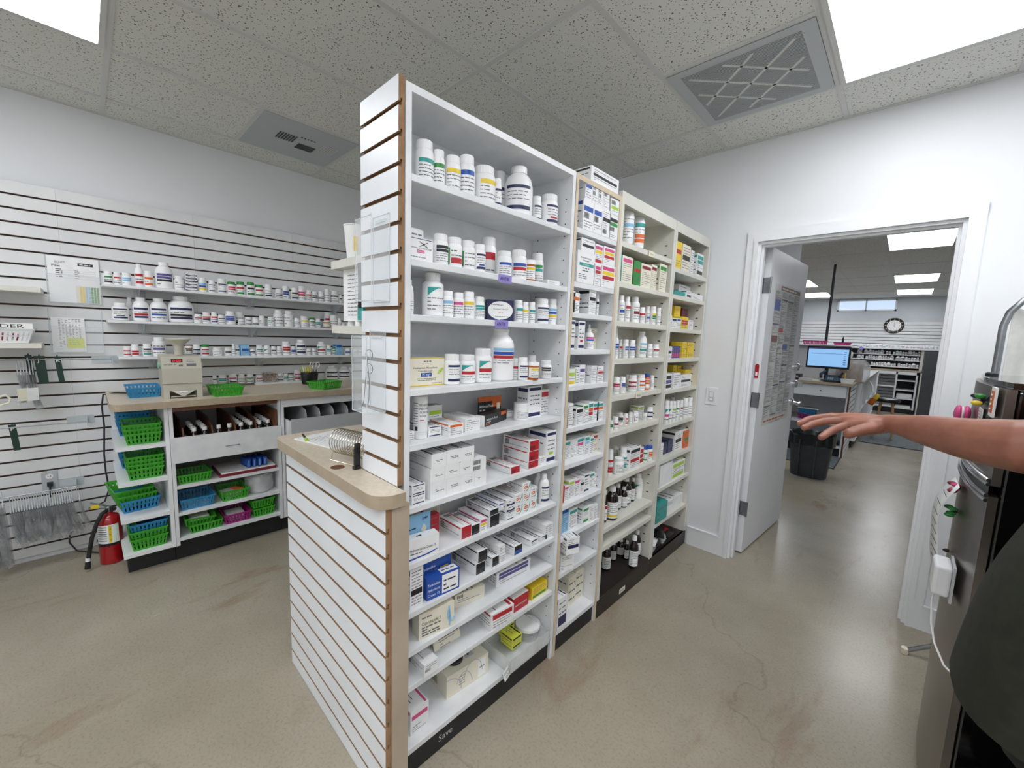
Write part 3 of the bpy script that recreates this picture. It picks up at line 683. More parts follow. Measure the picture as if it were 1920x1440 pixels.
ROWS = '''
n1|b|-1.087|0.728|1.903|0.02778|0.1201|0|0|w|MTtt|
n1|b|-1.081|0.775|1.903|0.019|0.1086|0|0|w|Gtt|
n1|b|-1.085|0.831|1.903|0.02587|0.11|0|0|w|Ytt|
n1|b|-1.087|0.889|1.903|0.02755|0.13|0|0|w|Btt|
n1|b|-1.097|0.975|1.903|0.03875|0.1238|0|0|w|Ytt|
n1|b|-1.174|1.121|1.903|0.0243|0.171|0|0|w|NNtt|
n1|b|-1.086|1.028|1.903|0.01478|0.1011|0|0|w|NNtt|
n1|j|-1.103|1.152|1.903|0.05257|0.1788|0|0|w|NNtt|
n1|b|-1.099|1.252|1.903|0.01949|0.1023|0|0|w|NNtt|
n1|b|-1.094|1.323|1.903|0.03573|0.1239|0|0|w|NNRt|
n2|x|-1.052|0.695|1.675|0.0859|0.0648|0.07|0|w|T:AZ|
n2|x|-1.132|0.726|1.675|0.063|0.1102|0.06|0|w|tt|
n2|b|-1.084|0.788|1.675|0.02464|0.096|0|0|w|KKtt|
n2|b|-1.085|0.844|1.675|0.02554|0.0964|0|0|w|LGtR|
n2|b|-1.083|0.899|1.675|0.02408|0.096|0|0|w|LGtt|
n2|b|-1.081|0.948|1.675|0.02128|0.0939|0|0|w|NNBt|
n2|b|-1.148|1.050|1.675|0.02946|0.1438|0|0|w|LGRt|
n2|b|-1.087|1.073|1.675|0.02778|0.093|0|0|w|MBtt|
n2|b|-1.090|1.153|1.675|0.03102|0.1101|0|0|w|MBRt|
n2|v|-1.080|1.208|1.675|0.01982|0.0819|0|0|o|Ytt|
n2|b|-1.138|1.317|1.675|0.02529|0.131|0|0|w|GTtt|
n2|x|-1.052|1.321|1.675|0.0783|0.0177|0.06|0|w|tt|
n3|j|-1.073|0.672|1.519|0.01221|0.0997|0|0|w|tttt|
n3|B|-1.092|0.767|1.519|0.03349|0.1329|0|0|w|CTtt|
n3|b|-1.080|0.818|1.519|0.0183|0.0831|0|0|w|Stt|
n3|b|-1.079|0.860|1.519|0.0187|0.0814|0|0|w|Ptt|
n3|b|-1.080|0.905|1.519|0.02038|0.0888|0|0|w|Ytt|
n3|b|-1.079|0.951|1.519|0.01893|0.0759|0|0|w|TTtt|
n3|x|-1.132|1.030|1.519|0.0139|0.0757|0.04|0|w|tt|
n3|x|-1.082|1.057|1.519|0.0997|0.0762|0.035|-0.52|n|T:FL|
n3|b|-1.078|1.147|1.519|0.01814|0.0823|0|0|w|Ttt|
n3|b|-1.074|1.183|1.519|0.01322|0.0783|0|0|w|Ytt|
n3|b|-1.075|1.221|1.519|0.01434|0.0814|0|0|w|Ttt|
n3|b|-1.089|1.296|1.519|0.03046|0.1003|0|0|w|NNtt|
n3|b|-1.091|1.367|1.519|0.0215|0.1051|0|0|w|SBYt|
n4|x|-1.087|0.749|1.3|0.128|0.0882|0.06|0|i|T:OS|
n4|b|-1.084|0.841|1.3|0.02722|0.1001|0|0|w|NNtt|
n4|b|-1.093|0.913|1.3|0.03046|0.0978|0|0|w|CTRt|
n4|b|-1.083|0.978|1.3|0.03237|0.1195|0|0|w|CTRt|
n4|g|-1.095|1.077|1.3|0.0503|0.192|0|0|w|SBRt|
n4|b|-1.087|1.153|1.3|0.01154|0.0812|0|0|w|Rtt|
n4|b|-1.059|1.166|1.3|0.01902|0.0865|0|0|w|NNtt|
n4|b|-1.150|1.320|1.3|0.01982|0.0877|0|0|w|tt|
n4|v|-1.048|1.213|1.3|0.02307|0.0684|0|0|o|Ytt|
n4|b|-1.059|1.305|1.3|0.02341|0.0717|0|0|w|KKtt|
n5|x|-1.078|0.687|1.133|0.0175|0.029|0.08|0|w|tt|
n5|W|-1.093|0.727|1.133|0.02312|0.1355|0|0|w|T:BZ|
n5|x|-1.080|0.775|1.133|0.0499|0.0341|0.12|0|w|NNt|
n5|x|-1.157|0.830|1.133|0.0577|0.0855|0.04|0|w|MLtt|
n5|x|-1.046|0.836|1.133|0.0591|0.0406|0.11|0|w|Ott|
n5|x|-1.060|0.919|1.133|0.0684|0.0468|0.12|0|w|tt|
n5|x|-1.105|1.075|1.133|0.1773|0.042|0.035|0.31|k|T:AF|
n5|q|-1.160|1.092|1.133|0.1226|0.0951|0.002|0|k|T:AC|
n5|x|-1.137|1.156|1.133|0.097|0.0301|0.0915|0|w|tt|
n5|h|-1.098|1.207|1.133|0.02986|0.0683|0|0|w|ttt|
n5|x|-1.089|1.280|1.133|0.0862|0.1318|0.06|0|w|NNtt|
n5|x|-1.105|1.364|1.133|0.054|0.1097|0.08|0|w|Rtt|
n6|x|-1.047|0.693|0.937|0.0482|0.031|0.11|0|w|NNt|
n6|x|-1.047|0.693|0.9685|0.0481|0.0312|0.11|0|w|NNt|
n6|x|-1.047|0.768|0.937|0.0622|0.0535|0.15|0|w|T:WB|
n6|x|-1.047|0.830|0.937|0.06|0.0528|0.15|0|w|T:WB|
n6|x|-1.047|0.891|0.937|0.0606|0.0514|0.15|0|w|T:WB|
n6|x|-1.047|0.950|0.937|0.0559|0.0497|0.15|0|w|T:WB|
n6|x|-1.047|0.764|0.991|0.0564|0.0468|0.15|0|w|T:WB|
n6|x|-1.047|0.823|0.9903|0.0596|0.0483|0.15|0|w|T:WB|
n6|x|-1.047|0.882|0.9889|0.0569|0.046|0.15|0|w|T:WB|
n6|x|-1.047|0.943|0.9872|0.0628|0.0471|0.12|0|w|cc|
n6|x|-1.047|0.769|1.038|0.0584|0.0461|0.15|0|w|T:WB|
n6|x|-1.047|0.829|1.039|0.05935|0.047|0.15|0|w|T:WB|
n6|x|-1.047|0.888|1.035|0.05835|0.0495|0.15|0|w|T:WB|
n6|x|-1.047|1.132|0.937|0.0504|0.0281|0.15|0|w|FRc|
n6|x|-1.047|1.238|0.937|0.0616|0.0294|0.15|0|w|FRc|
n6|x|-1.047|1.239|0.9669|0.0615|0.0409|0.15|0|w|FRc|
n6|x|-1.047|1.240|1.008|0.0575|0.0423|0.15|0|w|FRc|
n6|x|-1.047|1.298|0.937|0.03737|0.034|0.05|0|w|tt|
n6|x|-1.047|1.350|0.937|0.06607|0.1369|0.1|0|w|NNLt|
n7|q|-1.086|0.713|0.755|0.106|0.128|0.002|0|s|T:HB|
n7|x|-1.040|0.711|0.755|0.1044|0.0699|0.035|-0.14|w|T:HC|
n7|q|-1.190|0.800|0.755|0.16|0.15|0.002|0|i|T:RS|
n7|x|-1.125|0.800|0.755|0.06|0.085|0.03|0|r|tt|
n7|x|-1.047|0.891|0.755|0.0449|0.0451|0.13|0|w|FRt|
n7|x|-1.047|0.934|0.755|0.0381|0.0367|0.13|0|w|FKt|
n7|x|-1.047|0.973|0.755|0.0329|0.0474|0.13|0|w|PYt|
n7|x|-1.047|1.028|0.755|0.0482|0.0459|0.14|0|w|FKt|
n7|x|-1.047|1.025|0.8014|0.0438|0.0213|0.14|0|w|FKt|
n7|x|-1.047|1.060|0.807|0.0248|0.0289|0.14|0|w|Btt|
n7|x|-1.047|1.114|0.755|0.0439|0.0337|0.13|0|w|NNt|
n7|x|-1.047|1.113|0.7892|0.0438|0.0225|0.13|0|w|NNt|
n7|x|-1.047|1.112|0.8122|0.0437|0.0248|0.13|0|w|NNt|
n7|x|-1.047|1.161|0.755|0.04497|0.0501|0.13|0|w|T:SW|
n7|x|-1.047|1.157|0.8056|0.04202|0.0409|0.13|0|w|T:SW|
n7|x|-1.047|1.207|0.755|0.04365|0.0461|0.13|0|w|T:SW|
n7|x|-1.047|1.205|0.8016|0.04287|0.0401|0.13|0|w|T:SW|
n7|x|-1.047|1.202|0.8422|0.04512|0.0417|0.13|0|w|T:SW|
n7|x|-1.047|1.251|0.755|0.04305|0.0492|0.13|0|w|T:SW|
n7|x|-1.047|1.249|0.8047|0.0431|0.0459|0.13|0|w|T:SW|
n7|f|-1.067|1.337|0.755|0.0234|0.1295|0|0|w|NNtt|
n7|f|-1.106|1.344|0.755|0.01688|0.1232|0|0|w|tt|
n8|x|-1.047|0.689|0.592|0.0481|0.1373|0.03|0|w|ttKt|
n8|q|-1.082|0.790|0.592|0.125|0.135|0.002|0|b|T:TC|
n8|x|-1.041|0.791|0.592|0.1269|0.0755|0.035|-0.09|b|T:TB|
n8|x|-1.047|0.963|0.592|0.0447|0.0433|0.15|0|w|FKt|
n8|x|-1.047|0.973|0.6358|0.0462|0.0434|0.15|0|w|FKt|
n8|x|-1.047|1.040|0.592|0.03426|0.0372|0.13|0|w|FKt|
n8|x|-1.047|1.079|0.592|0.03103|0.0316|0.13|0|w|tt|
n8|x|-1.047|1.074|0.6241|0.03154|0.0361|0.13|0|w|tt|
n8|x|-1.047|1.167|0.592|0.0467|0.0374|0.13|0|w|FKB|
n8|x|-1.047|1.269|0.592|0.043|0.0261|0.13|0|w|Nct|
n8|x|-1.047|1.332|0.592|0.0376|0.0223|0.13|0|w|Ntt|
n8|x|-1.047|1.365|0.592|0.0515|0.023|0.12|0|w|tt|
n8|x|-1.047|1.364|0.6155|0.0547|0.0409|0.12|0|w|tt|
n9|x|-1.045|0.769|0.46|0.1323|0.0912|0.05|-0.14|i|T:CL|
n9|x|-1.089|0.952|0.46|0.1293|0.0509|0.06|-0.17|i|cte|
n9|x|-1.084|1.187|0.46|0.1941|0.0576|0.05|-0.05|w|UUt|
n10|x|-1.030|0.737|0.337|0.0543|0.0442|0.1|0|w|tce|
n10|p|-1.097|0.858|0.337|0.1184|0.0922|0.002|0|i|GKt|
n10|x|-1.032|1.074|0.337|0.115|0.0659|0.1|-0.09|w|RDt|
n10|x|-1.048|1.198|0.337|0.0931|0.0618|0.06|0|r|T:NA|
n10|x|-1.051|1.321|0.337|0.1032|0.0534|0.09|0|y|ttG|
n11|x|-1.071|0.722|0.109|0.0724|0.088|0.1|0|w|MPet|
n11|x|-1.092|0.956|0.109|0.1979|0.0905|0.12|-0.07|i|T:GM|
n11|x|-1.074|1.212|0.139|0.0577|0.0513|0.07|0|Y|KttK|
n11|x|-1.145|1.239|0.139|0.0588|0.0525|0.07|0|Y|KttK|
n11|t|-1.115|1.328|0.109|0.05365|0.0605|0|0|e|tt|
s0|x|-1.052|1.658|2.128|0.2297|0.0735|0.16|0|w|tKte|
s1|x|-1.034|1.513|1.924|0.0773|0.122|0.12|0|w|MBck|
s1|x|-1.034|1.587|1.924|0.068|0.1217|0.12|0|w|MBct|
s1|x|-1.034|1.657|1.924|0.066|0.1179|0.12|0|w|tKtc|
s1|x|-1.034|1.507|2.046|0.051|0.0751|0.12|0|w|MBtt|
s1|x|-1.034|1.556|2.046|0.0425|0.0747|0.12|0|w|cct|
s1|x|-1.034|1.600|2.046|0.0393|0.075|0.12|0|w|cct|
s1|x|-1.034|1.647|2.042|0.0473|0.0757|0.12|0|w|ctt|
s1|x|-1.034|1.722|1.924|0.073|0.1018|0.1|0|w|KGct|
s1|x|-1.034|1.722|2.026|0.0715|0.0752|0.1|0|w|cLt|
s2|x|-1.034|1.515|1.703|0.1276|0.1317|0.13|0|w|T:BU|
s2|x|-1.034|1.524|1.835|0.1005|0.0539|0.13|0|w|tKe|
s2|x|-1.034|1.612|1.703|0.0486|0.0929|0.12|0|w|PRtt|
s2|x|-1.034|1.701|1.703|0.1147|0.1024|0.12|0|w|PYRt|
s2|x|-1.034|1.611|1.796|0.06297|0.086|0.12|0|w|PYtR|
s2|x|-1.034|1.699|1.806|0.0973|0.0787|0.12|0|w|PYRt|
s3|x|-1.042|1.447|1.576|0.0282|0.0878|0.05|0|w|LGtt|
s3|x|-1.042|1.471|1.576|0.0452|0.0827|0.05|0|w|MOtt|
s3|x|-1.042|1.595|1.576|0.0539|0.1098|0.06|0|w|tKtt|
s3|b|-1.069|1.676|1.576|0.007504|0.1005|0|0|w|Ktt|
s4|x|-1.042|1.439|1.418|0.01257|0.1142|0.05|0|w|LLtt|
s4|x|-1.042|1.458|1.418|0.02807|0.1254|0.05|0|w|NNtt|
s4|x|-1.042|1.523|1.418|0.0483|0.124|0.06|0|w|NNRt|
s4|n|-1.084|1.644|1.418|0.0243|0.115|0|0|w|PBtt|
s4|x|-1.112|1.729|1.418|0.0585|0.099|0.02|0|i|ttt|
s5|x|-1.042|1.464|1.26|0.0497|0.0735|0.05|0|w|MLtY|
s5|x|-1.052|1.520|1.26|0.034|0.0781|0.05|0|w|LLtt|
s5|x|-1.062|1.575|1.26|0.0443|0.0871|0.05|0|w|MUtt|
s5|x|-1.052|1.658|1.26|0.043|0.081|0.06|0|w|ttt|
s5|x|-1.052|1.714|1.26|0.0511|0.0771|0.05|0|w|tRtt|
s6|x|-1.042|1.443|1.073|0.0206|0.0899|0.04|0|e|ttt|
s6|x|-1.042|1.470|1.073|0.0399|0.1067|0.05|0|w|ttt|
s6|x|-1.103|1.519|1.073|0.0211|0.0686|0.05|0|w|ttt|
s6|x|-1.042|1.542|1.073|0.0519|0.082|0.06|0|w|Ktt|
s6|x|-1.042|1.591|1.073|0.0422|0.0937|0.05|0|w|Gttt|
s6|x|-1.052|1.649|1.073|0.0397|0.0961|0.06|0|w|TORt|
s6|x|-1.052|1.694|1.073|0.0464|0.0922|0.06|0|w|TRtt|
s6|x|-1.052|1.731|1.073|0.0538|0.0892|0.06|0|w|TOtt|
s7|x|-1.075|1.507|0.907|0.051|0.0931|0.06|0|w|Tttt|
s7|x|-1.075|1.557|0.907|0.04608|0.0916|0.06|0|w|ettt|
s7|x|-1.072|1.607|0.907|0.05143|0.0944|0.06|0|w|TPtt|
s7|x|-1.065|1.654|0.907|0.03965|0.0954|0.06|0|w|TStt|
s7|x|-1.061|1.690|0.907|0.0306|0.0848|0.06|0|w|Tttt|
s7|x|-1.071|1.728|0.907|0.0593|0.0921|0.06|0|i|Rttt|
s8|x|-1.056|1.467|0.719|0.0208|0.0788|0.05|0|r|ttt|
s8|x|-1.058|1.496|0.719|0.03|0.0744|0.05|0|w|Pttt|
s8|x|-1.059|1.535|0.719|0.04198|0.092|0.06|0|w|Lttt|
s8|x|-1.058|1.578|0.719|0.0415|0.0875|0.06|0|w|Pttt|
s8|x|-1.054|1.615|0.719|0.03093|0.0911|0.06|0|w|tKtt|
s8|x|-1.063|1.667|0.719|0.04445|0.0903|0.06|0|w|NNtt|
s8|x|-1.062|1.711|0.719|0.04225|0.0896|0.06|0|w|Tttt|
s8|x|-1.065|1.742|0.719|0.0315|0.0762|0.06|0|w|tttt|
s9|x|-1.061|1.500|0.566|0.05223|0.1211|0.07|0|s|Bttt|
s9|x|-1.057|1.559|0.566|0.06393|0.1003|0.05|0|w|Tott|
s9|x|-1.049|1.655|0.566|0.0514|0.0824|0.12|0|w|GttG|
s9|x|-1.043|1.697|0.566|0.03203|0.0805|0.08|0|w|ttt|
s9|x|-1.041|1.732|0.566|0.03463|0.0763|0.06|0|w|ttt|
s10|x|-1.034|1.495|0.392|0.0733|0.0731|0.04|-0.35|w|tet|
s10|x|-0.997|1.482|0.492|0.0687|0.0792|0.05|-0.35|w|tNe|
s11|x|-1.032|1.477|0.112|0.0698|0.1562|0.09|0|w|tN|
s11|x|-1.099|1.644|0.112|0.0634|0.158|0.1|0|i|T:LF|
s11|x|-1.104|1.718|0.112|0.0733|0.1616|0.12|0|i|T:LF|
t1|F|-1.092|1.944|1.937|0.03394|0.1798|0|0|w|tStt|
t1|F|-1.092|2.061|1.937|0.03416|0.1785|0|0|w|TtOO|
t2|x|-1.042|1.819|1.747|0.0263|0.1258|0.06|0|t|tt|
t2|x|-1.042|1.887|1.747|0.1054|0.1282|0.08|0|i|Pttt|
t2|x|-1.042|1.990|1.747|0.0741|0.1229|0.07|0|g|tRtt|
t2|x|-1.042|2.091|1.747|0.1154|0.12|0.07|0|i|Mttt|
t2|x|-1.042|2.184|1.747|0.0625|0.1299|0.07|0|i|Mttt|
t2|x|-1.042|2.297|1.747|0.0901|0.1498|0.09|0|i|Gttt|
t3|B|-1.080|1.913|1.559|0.02027|0.1324|0|0|w|tBt|
t3|B|-1.077|1.974|1.559|0.01714|0.1303|0|0|w|Rtt|
t3|B|-1.086|2.073|1.559|0.02677|0.1387|0|0|w|tFMt|
t3|b|-1.078|2.145|1.559|0.0177|0.0891|0|0|w|Rtt|
t3|b|-1.108|2.271|1.559|0.01471|0.1046|0|0|w|tBt|
t3|b|-1.082|2.290|1.559|0.01738|0.1043|0|0|w|YGGt|
t3|b|-1.074|2.345|1.559|0.01366|0.1007|0|0|w|ttt|
t4|n|-1.074|1.882|1.371|0.01299|0.155|0|0|w|BBtt|
t4|b|-1.103|1.980|1.371|0.01022|0.0977|0|0|w|Rtt|
t4|b|-1.079|1.990|1.371|0.0157|0.0986|0|0|w|BBtt|
t4|b|-1.078|2.057|1.371|0.01837|0.0972|0|0|w|BBtt|
t4|b|-1.130|2.203|1.371|0.008207|0.07513|0|0|w|Ytt|
t4|j|-1.093|2.197|1.371|0.02897|0.1454|0|0|w|StTt|
t4|b|-1.076|2.269|1.371|0.01613|0.0779|0|0|w|ttt|
t4|b|-1.083|2.355|1.371|0.02318|0.0756|0|0|w|Rtt|
t5|b|-1.081|1.917|1.184|0.02083|0.0892|0|0|w|RPtt|
t5|b|-1.078|1.981|1.184|0.01758|0.0864|0|0|w|BBtt|
t5|b|-1.141|2.149|1.184|0.009744|0.0851|0|0|w|ttt|
t5|b|-1.085|2.103|1.184|0.02598|0.09|0|0|w|RtRt|
t5|b|-1.084|2.202|1.184|0.02498|0.0891|0|0|w|RtOt|
t5|b|-1.077|2.266|1.184|0.01624|0.0918|0|0|o|OOt|b
t5|b|-1.075|2.325|1.184|0.01411|0.0793|0|0|w|ttt|
t5|b|-1.180|2.303|1.184|0.01982|0.0809|0|0|w|ttt|
t6|b|-1.062|1.860|0.998|0.01176|0.0566|0|0|w|GGt|
t6|b|-1.067|1.914|0.998|0.01646|0.0652|0|0|w|MMt|
t6|b|-1.114|2.044|0.998|0.02069|0.0674|0|0|w|KKKt|
t6|b|-1.085|2.059|0.998|0.01185|0.0646|0|0|w|RtR|
t6|b|-1.094|2.126|0.998|0.0131|0.0643|0|0|w|ttt|
t6|b|-1.088|2.172|0.998|0.01803|0.0659|0|0|w|LMt|
t6|b|-1.183|2.354|0.998|0.02386|0.0611|0|0|w|ttt|
t6|x|-1.112|2.291|0.998|0.0717|0.0803|0.05|0|w|Lttt|
t6|b|-1.085|2.287|0.998|0.0149|0.0418|0|0|w|ttt|
t6|b|-1.090|2.358|0.998|0.02027|0.0697|0|0|w|NtN|
t7|b|-1.088|1.918|0.74|0.01859|0.1419|0|0|w|RtRR|
t7|b|-1.188|2.156|0.74|0.01792|0.0988|0|0|w|ttt|
t7|b|-1.082|2.053|0.74|0.02042|0.1276|0|0|w|TtTT|
t7|b|-1.070|1.984|0.74|0.02934|0.0894|0|0|w|ttt|
t7|x|-1.051|2.135|0.74|0.1231|0.1245|0.07|0|w|KtRt|
t7|x|-1.064|2.242|0.74|0.0458|0.1018|0.05|0|w|RRR|
t7|b|-1.194|2.353|0.74|0.02464|0.0733|0|0|w|ttt|
t7|b|-1.072|2.298|0.74|0.01602|0.0989|0|0|w|GttG|b
t7|b|-1.073|2.357|0.74|0.02139|0.0921|0|0|w|OOOt|b
t8|d|-1.080|1.887|0.488|0.01221|0.1786|0|0|k|Rty|
t8|d|-1.079|1.955|0.488|0.03461|0.1839|0|0|k|tttY|
t8|d|-1.124|2.099|0.488|0.02307|0.1507|0|0|k|tttt|
t8|d|-1.137|2.209|0.488|0.0373|0.1607|0|0|k|tttt|
t8|d|-1.113|2.151|0.488|0.02195|0.1198|0|0|k|tttt|
t8|d|-1.119|2.272|0.488|0.01434|0.1435|0|0|k|tttt|
t8|f|-1.124|2.347|0.488|0.02968|0.1583|0|0|w|CTtt|
t9|p|-1.092|2.040|0.389|0.2213|0.0517|0.002|0|w|ttt|
t9|p|-1.089|2.185|0.389|0.26|0.0648|0.002|0|w|tRt|
t10|d|-1.156|2.073|0.11|0.02699|0.1481|0|0|k|ttt|
t10|d|-1.180|2.198|0.11|0.01994|0.1135|0|0|k|ttt|
t10|d|-1.181|2.288|0.11|0.02576|0.1008|0|0|k|ttt|
t10|d|-1.128|2.268|0.11|0.01747|0.1154|0|0|k|ttt|
t10|d|-1.199|2.357|0.11|0.02061|0.092|0|0|k|ttt|
t10|d|-1.105|2.353|0.11|0.02486|0.1651|0|0|k|ttt|
t10|d|-1.056|2.215|0.11|0.02744|0.1966|0|0|k|tttt|
u1|x|-1.042|2.479|1.902|0.0953|0.1545|0.06|0|y|wRwt|
u1|x|-1.042|2.602|1.902|0.1268|0.1545|0.08|0|i|tKt|
u1|x|-1.052|2.729|1.902|0.049|0.1459|0.06|0|w|ttt|
u1|x|-1.052|2.866|1.902|0.1089|0.1451|0.09|0|w|TTtK|
u2|x|-1.052|2.574|1.747|0.1659|0.0301|0.09|0|t|tt|
u2|x|-1.133|2.850|1.747|0.1939|0.1004|0.06|0|w|tt|
u2|x|-1.042|2.694|1.747|0.07397|0.0428|0.08|0|w|tK|
u2|x|-1.042|2.841|1.747|0.1901|0.0356|0.09|0|w|tt|
u3|x|-1.042|2.452|1.551|0.0243|0.0707|0.05|0|w|gt|
u3|x|-1.042|2.503|1.551|0.0693|0.0587|0.05|0|w|Kgt|
u3|x|-1.042|2.571|1.551|0.0614|0.0603|0.05|0|w|Bgt|
u3|x|-1.042|2.662|1.551|0.1128|0.0745|0.06|0|y|YRRt|
u3|x|-1.092|2.659|1.626|0.0943|0.0691|0.06|0|y|wtt|
u3|x|-1.122|2.852|1.551|0.0997|0.1395|0.05|0|m|tt|
u3|x|-1.062|2.820|1.551|0.0818|0.0618|0.05|0|w|ttt|
u4|x|-1.042|2.471|1.365|0.0643|0.072|0.05|0|w|gKt|
u4|x|-1.042|2.521|1.365|0.0301|0.0742|0.05|0|u|tP|
u4|x|-1.042|2.554|1.365|0.0306|0.0744|0.05|0|u|tP|
u4|x|-1.042|2.587|1.365|0.0281|0.0747|0.05|0|u|tP|
u4|x|-1.042|2.617|1.365|0.0254|0.0749|0.05|0|u|tP|
u4|x|-1.042|2.695|1.365|0.0661|0.1021|0.08|0|y|tyt|
u4|x|-1.052|2.828|1.365|0.1113|0.1|0.06|0|y|twt|
u4|x|-1.132|2.720|1.365|0.1049|0.0989|0.05|0|y|tt|
u5|x|-1.042|2.489|1.171|0.0863|0.096|0.06|0|w|KUK|
u5|x|-1.042|2.614|1.171|0.1053|0.0974|0.07|0|w|tt|
u5|x|-1.042|2.765|1.171|0.1852|0.0817|0.06|0|w|tKt|
u5|x|-1.132|2.796|1.171|0.066|0.1355|0.05|0|y|tt|
u5|x|-1.132|2.873|1.171|0.0668|0.1313|0.05|0|y|tt|
u5|x|-1.143|2.913|1.171|0.0676|0.1277|0.05|0|y|tt|
u5|x|-1.143|2.911|1.171|0.0723|0.1255|0.05|0|y|tt|
u5|x|-1.082|2.897|1.171|0.0995|0.106|0.06|0|y|tt|
u6|b|-1.060|2.530|0.949|0.0177|0.1472|0|0|w|CTPt|
u6|b|-1.062|2.597|0.949|0.01411|0.1377|0|0|w|CTtt|
u6|b|-1.061|2.650|0.949|0.01389|0.1331|0|0|w|Lttt|
u6|b|-1.059|2.704|0.949|0.01366|0.1317|0|0|w|Gttt|
u6|b|-1.058|2.761|0.949|0.01389|0.1316|0|0|w|Mttt|
u6|b|-1.064|2.846|0.949|0.02117|0.1357|0|0|w|tttt|
u6|b|-1.057|2.911|0.949|0.01803|0.1347|0|0|w|tttt|
u6|x|-1.057|2.913|0.949|0.069|0.0896|0.05|0|w|NtKt|
u6|b|-1.188|2.850|0.949|0.01826|0.1123|0|0|w|tt|
u6|b|-1.186|2.931|0.949|0.0159|0.1171|0|0|w|tt|
u6|b|-1.186|2.932|0.949|0.01534|0.1111|0|0|w|tt|
u7|x|-1.082|2.567|0.726|0.0376|0.0837|0.05|0|w|tt|
u7|x|-1.083|2.617|0.726|0.0547|0.08|0.06|0|n|ttt|
u7|x|-1.082|2.695|0.726|0.0789|0.084|0.07|0|n|ttt|
u7|x|-1.071|2.800|0.726|0.1113|0.1325|0.12|0|w|tKt|
u7|x|-1.069|2.889|0.726|0.06562|0.1311|0.12|0|w|ttt|
u7|x|-1.065|2.910|0.726|0.0733|0.1259|0.12|0|w|ttt|
u7|x|-1.057|2.908|0.726|0.07705|0.1226|0.1|0|o|tGt|
u8|x|-1.043|2.567|0.542|0.1798|0.1414|0.14|0|w|e|
u8|x|-1.044|2.771|0.542|0.2111|0.1158|0.12|0|w|LtL|
u9|x|-1.032|2.526|0.311|0.1594|0.1177|0.1|0|t|t|
u9|x|-1.208|2.785|0.311|0.31|0.075|0.02|0|w|tee|
u9|x|-1.060|2.785|0.311|0.31|0.075|0.16|0|w|tee|
w1|b|-3.551|0.124|1.69|0.0212|0.0791|0|0|w|GtK|
w1|b|-3.549|0.164|1.69|0.01856|0.0778|0|0|w|Rtt|
w1|b|-3.554|0.206|1.69|0.02361|0.0794|0|0|w|SSt|
w1|j|-3.553|0.265|1.69|0.02175|0.1427|0|0|w|RtR|
w1|b|-3.555|0.310|1.69|0.02315|0.1044|0|0|w|OtO|
w1|j|-3.572|0.389|1.69|0.04704|0.1718|0|0|w|UUKt|
w1|b|-3.553|0.463|1.69|0.02542|0.092|0|0|w|ttt|
w1|x|-3.530|0.523|1.69|0.0613|0.019|0.06|0|w|NNt|
w1|x|-3.530|0.524|1.71|0.0613|0.019|0.06|0|w|NNt|
w1|x|-3.530|0.525|1.73|0.0612|0.019|0.06|0|w|NNt|
w1|x|-3.530|0.526|1.75|0.0612|0.019|0.06|0|w|NNt|
w1|x|-3.530|0.527|1.77|0.0612|0.019|0.06|0|w|NNt|
w1|x|-3.530|0.528|1.79|0.0611|0.019|0.06|0|w|NNt|
w1|b|-3.551|0.589|1.69|0.02397|0.0979|0|0|w|SBY|
w1|b|-3.549|0.642|1.69|0.02094|0.0861|0|0|w|NNt|
w1|b|-3.554|0.702|1.69|0.02722|0.1036|0|0|w|NNt|
w1|b|-3.554|0.758|1.69|0.02654|0.0886|0|0|w|RRt|g
w1|b|-3.554|0.814|1.683|0.02688|0.1024|0|0|w|RtG|g
w1|b|-3.553|0.878|1.683|0.02621|0.1071|0|0|w|KtG|g
w1|b|-3.556|0.933|1.683|0.02827|0.0944|0|0|w|RtG|g
w1|b|-3.552|0.995|1.683|0.02453|0.1049|0|0|w|ttN|
w1|b|-3.553|1.067|1.683|0.0249|0.0791|0|0|w|tNt|
w1|b|-3.553|1.116|1.683|0.0235|0.1049|0|0|w|BBt|
w1|b|-3.552|1.181|1.683|0.02475|0.0985|0|0|w|KtN|
w1|b|-3.556|1.235|1.683|0.0288|0.118|0|0|w|PRt|
w1|b|-3.551|1.286|1.683|0.02185|0.0917|0|0|w|Rtt|
w1|b|-3.552|1.333|1.683|0.02453|0.0845|0|0|w|KKt|
w1|b|-3.555|1.384|1.683|0.02596|0.0928|0|0|w|tKt|
w1|b|-3.553|1.434|1.683|0.02348|0.1162|0|0|w|ttt|
w1|b|-3.561|1.500|1.683|0.03461|0.1079|0|0|w|Ktt|
w1|b|-3.542|1.543|1.683|0.0118|0.0767|0|0|w|Ktt|
w2|B|-3.565|0.167|1.475|0.03942|0.1076|0|0|w|NNNt|
w2|B|-3.634|0.217|1.475|0.01602|0.1479|0|0|w|tt|
w2|j|-3.569|0.264|1.475|0.04121|0.1497|0|0|w|NtRN|
w2|j|-3.575|0.351|1.475|0.0454|0.1522|0|0|w|NtBt|
w2|j|-3.594|0.469|1.475|0.07134|0.1739|0|0|w|NtKN|
w2|b|-3.550|0.554|1.475|0.02262|0.0635|0|0|w|Rtt|
w2|b|-3.554|0.602|1.475|0.02458|0.078|0|0|w|RRNt|
w2|b|-3.550|0.647|1.475|0.02|0.0824|0|0|w|RtU|
w2|b|-3.549|0.689|1.475|0.02128|0.0683|0|0|w|Ktt|
w2|b|-3.558|0.744|1.475|0.03125|0.095|0|0|w|BBBt|
w2|b|-3.627|0.818|1.475|0.03035|0.0957|0|0|w|ttK|
w2|b|-3.552|0.811|1.475|0.0218|0.0425|0|0|w|NNt|
w2|b|-3.552|0.855|1.475|0.0219|0.0603|0|0|w|NNt|
